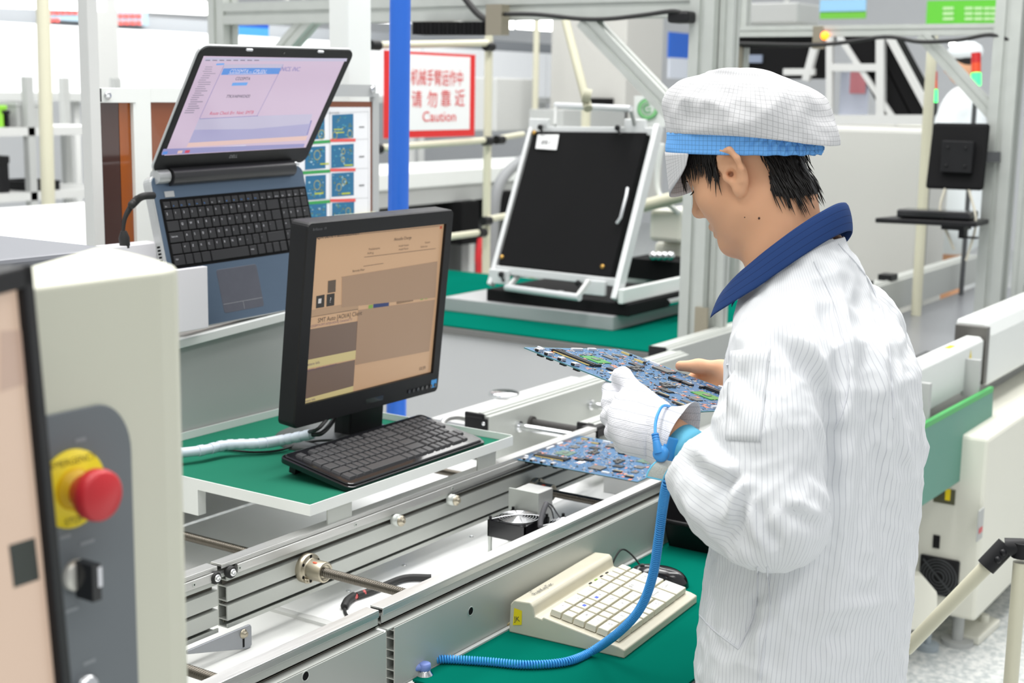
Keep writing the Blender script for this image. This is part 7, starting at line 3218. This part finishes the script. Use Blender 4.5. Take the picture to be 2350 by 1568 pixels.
m.hexa([Vector((p.x, GY + dy, p.z)) for dy in (0, .012) for p in (g3, g2, g1, g0)])
m.build('board', mat('dull_green_board', C(96, 148, 132), .6, var=.04), t)
m = MB()
m.beam(g0 + Vector((0, .006, .008)), g1 + Vector((0, .006, .008)), .014, .016)
m.build('green_edge', mat('bright_green_trim', C(70, 170, 90), .5), t)
for f in (.25, .85):
    m = MB()
    p = g0.lerp(g1, f)
    m.box((p.x - .01, GY + .012, p.z), (p.x + .01, 1.27, p.z + .12))
    m.build('hanger', grey_metal, t)
simple('motor_drum', 'dark round motor above the green hanging board', 'motor', lambda m: m.lathe((4.15, 1.42, .735), (0, 1, 0), [(0, 0), (.07, 0), (.075, .02), (.075, .2), (0, .2)], 24), mat('motor_grey', C(86, 84, 84), .4, .4))

t = thing('machine_cabinet', 'cream machine cabinet with a cooling grille at the lower right', 'machine', (4.9, 1.5, 0))
fc = pz(2238, 1428, .11)
m = MB()
m.box((fc.x - .003, fc.y, .11), (6.6, fc.y + .75, .70))
m.build('body', cream_pale, t, bevel=.012)
Xc = fc.x - .003
gc = px(2156, 1322, Xc)
m = MB()
m.boxc((Xc - .006, gc.y, gc.z), (.012, .125, .125))
grl = m.build('fan_grille', black, t, bevel=.012)
m = MB()
for r in (.018, .028, .038, .048, .057):
    m.tube([(Xc - .014, gc.y + r * math.cos(2 * math.pi * i / 24), gc.z + r * math.sin(2 * math.pi * i / 24)) for i in range(24)], .0022, 6, closed=True)
m.beam((Xc - .015, gc.y + .05, gc.z + .05), (Xc - .015, gc.y - .05, gc.z - .05), .006, .004)
m.build('wire_guard', dark_grey, grl)
m = MB()
xboxp(m, 2142, 1228, 2155, 1260, Xc - .004, .004)
m.build('power_inlet', black, t)
m = MB()
xboxp(m, 2144, 1118, 2190, 1160, Xc - .004, .004)
m.cur = 1
xboxp(m, 2170, 1122, 2180, 1150, Xc - .005, .001)
m.build('rating_plate', [mat('olive_plate', C(84, 84, 60), .5), yellow], t)
m = MB()
ybox(m, 2272, 1150, 2283, 1214, fc.y - .004, .004)
m.cur = 1
ybox(m, 2274, 1190, 2281, 1200, fc.y - .006, .003)
m.build('door_latch', [grey_metal, red], t)
for x, y in ((fc.x + .07, fc.y + .07), (fc.x + .07, fc.y + .6)):
    m = MB()
    m.cyl((x, y, 0.012), (x, y, .12), .018, n=14)
    m.cyl((x, y, 0), (x, y, .015), .05, n=20)
    m.build('levelling_foot', grey_metal, t)
m = MB()
xboxp(m, 2050, 1075, 2242, 1128, Xc + .3, .05)
ob = m.build('x', grey_metal, t)
bpy.data.objects.remove(ob)
a = pz(2240, 1452, .0)
m = MB()
m.prism([(-.11, -.04), (.10, -.05), (.12, .0), (.02, .05), (-.11, .05)], Matrix.Translation((a.x, a.y, 0)), .025)
m.cyl((a.x + .05, a.y - .01, .025), (a.x + .05, a.y - .01, .05), .015, n=12)
tag(m.build('floor_plate', cream_pale, bevel=.004), 'cream floor anchor plate under the corner of the cream cabinet', 'plate')
t = thing('levelling_bracket', 'cream octagonal machine bracket on a round foot beside the hem of the smock', 'leg', pz(2125, 1500, 0))
lp = pz(2128, 1490, 0)
Dl = depth(lp) - .16
v = [(2060, 1322), (2118, 1322), (2152, 1362), (2152, 1415), (2140, 1448), (2060, 1448)]
m = MB()
pts = [pd(x, y, Dl) for x, y in v]
bk = Vector((FW.x, FW.y, 0)).normalized() * .05
m.add(pts + [p + bk for p in pts], [tuple(range(6)), tuple(range(11, 5, -1))] + [(i, 6 + i, 6 + (i + 1) % 6, (i + 1) % 6) for i in range(6)])
m.build('bracket', cream_pale, t, bevel=.006)
m = MB()
m.cyl((lp.x, lp.y, .0), (lp.x, lp.y, .02), .035, n=20)
m.cyl((lp.x, lp.y, .02), (lp.x, lp.y, .12), .010, n=12)
m.build('levelling_foot', mat('grey_foot', C(160, 170, 176), .4), t)

t = thing('pipe_rail', 'cream pipe rail with a black angle joint at the lower right corner', 'rail', pd(2340, 1568, 2.9))
Dp = 2.75
m = MB()
m.cyl(pd(2080, 1490, Dp + .15), pd(2272, 1292, Dp), .014, n=18)
m.build('sloping_pipe', cream_pipe, t)
m = MB()
tpz = pd(2345, 1256, Dp - .02)
m.cyl(Vector((tpz.x, tpz.y, 0)), Vector((tpz.x, tpz.y, tpz.z - .03)), .014, n=18)
m.build('upright_pipe', cream_pipe, t)
m = MB()
m.tube([pd(2262, 1302, Dp), pd(2310, 1252, Dp - .01)], [.019, .019], 14)
m.tube([pd(2306, 1256, Dp - .01), pd(2345, 1256, Dp - .02), pd(2375, 1262, Dp - .02)], [.018, .017, .018], 14)
m.tube([Vector((tpz.x, tpz.y, tpz.z - .02)), Vector((tpz.x, tpz.y, tpz.z + .01))], [.019, .019], 14)
for x, y in ((2290, 1285), (2302, 1268)):
    m.ball(pd(x, y, Dp - .025), .007, 8, 6)
m.build('angle_joint', black, t, bevel=.001)
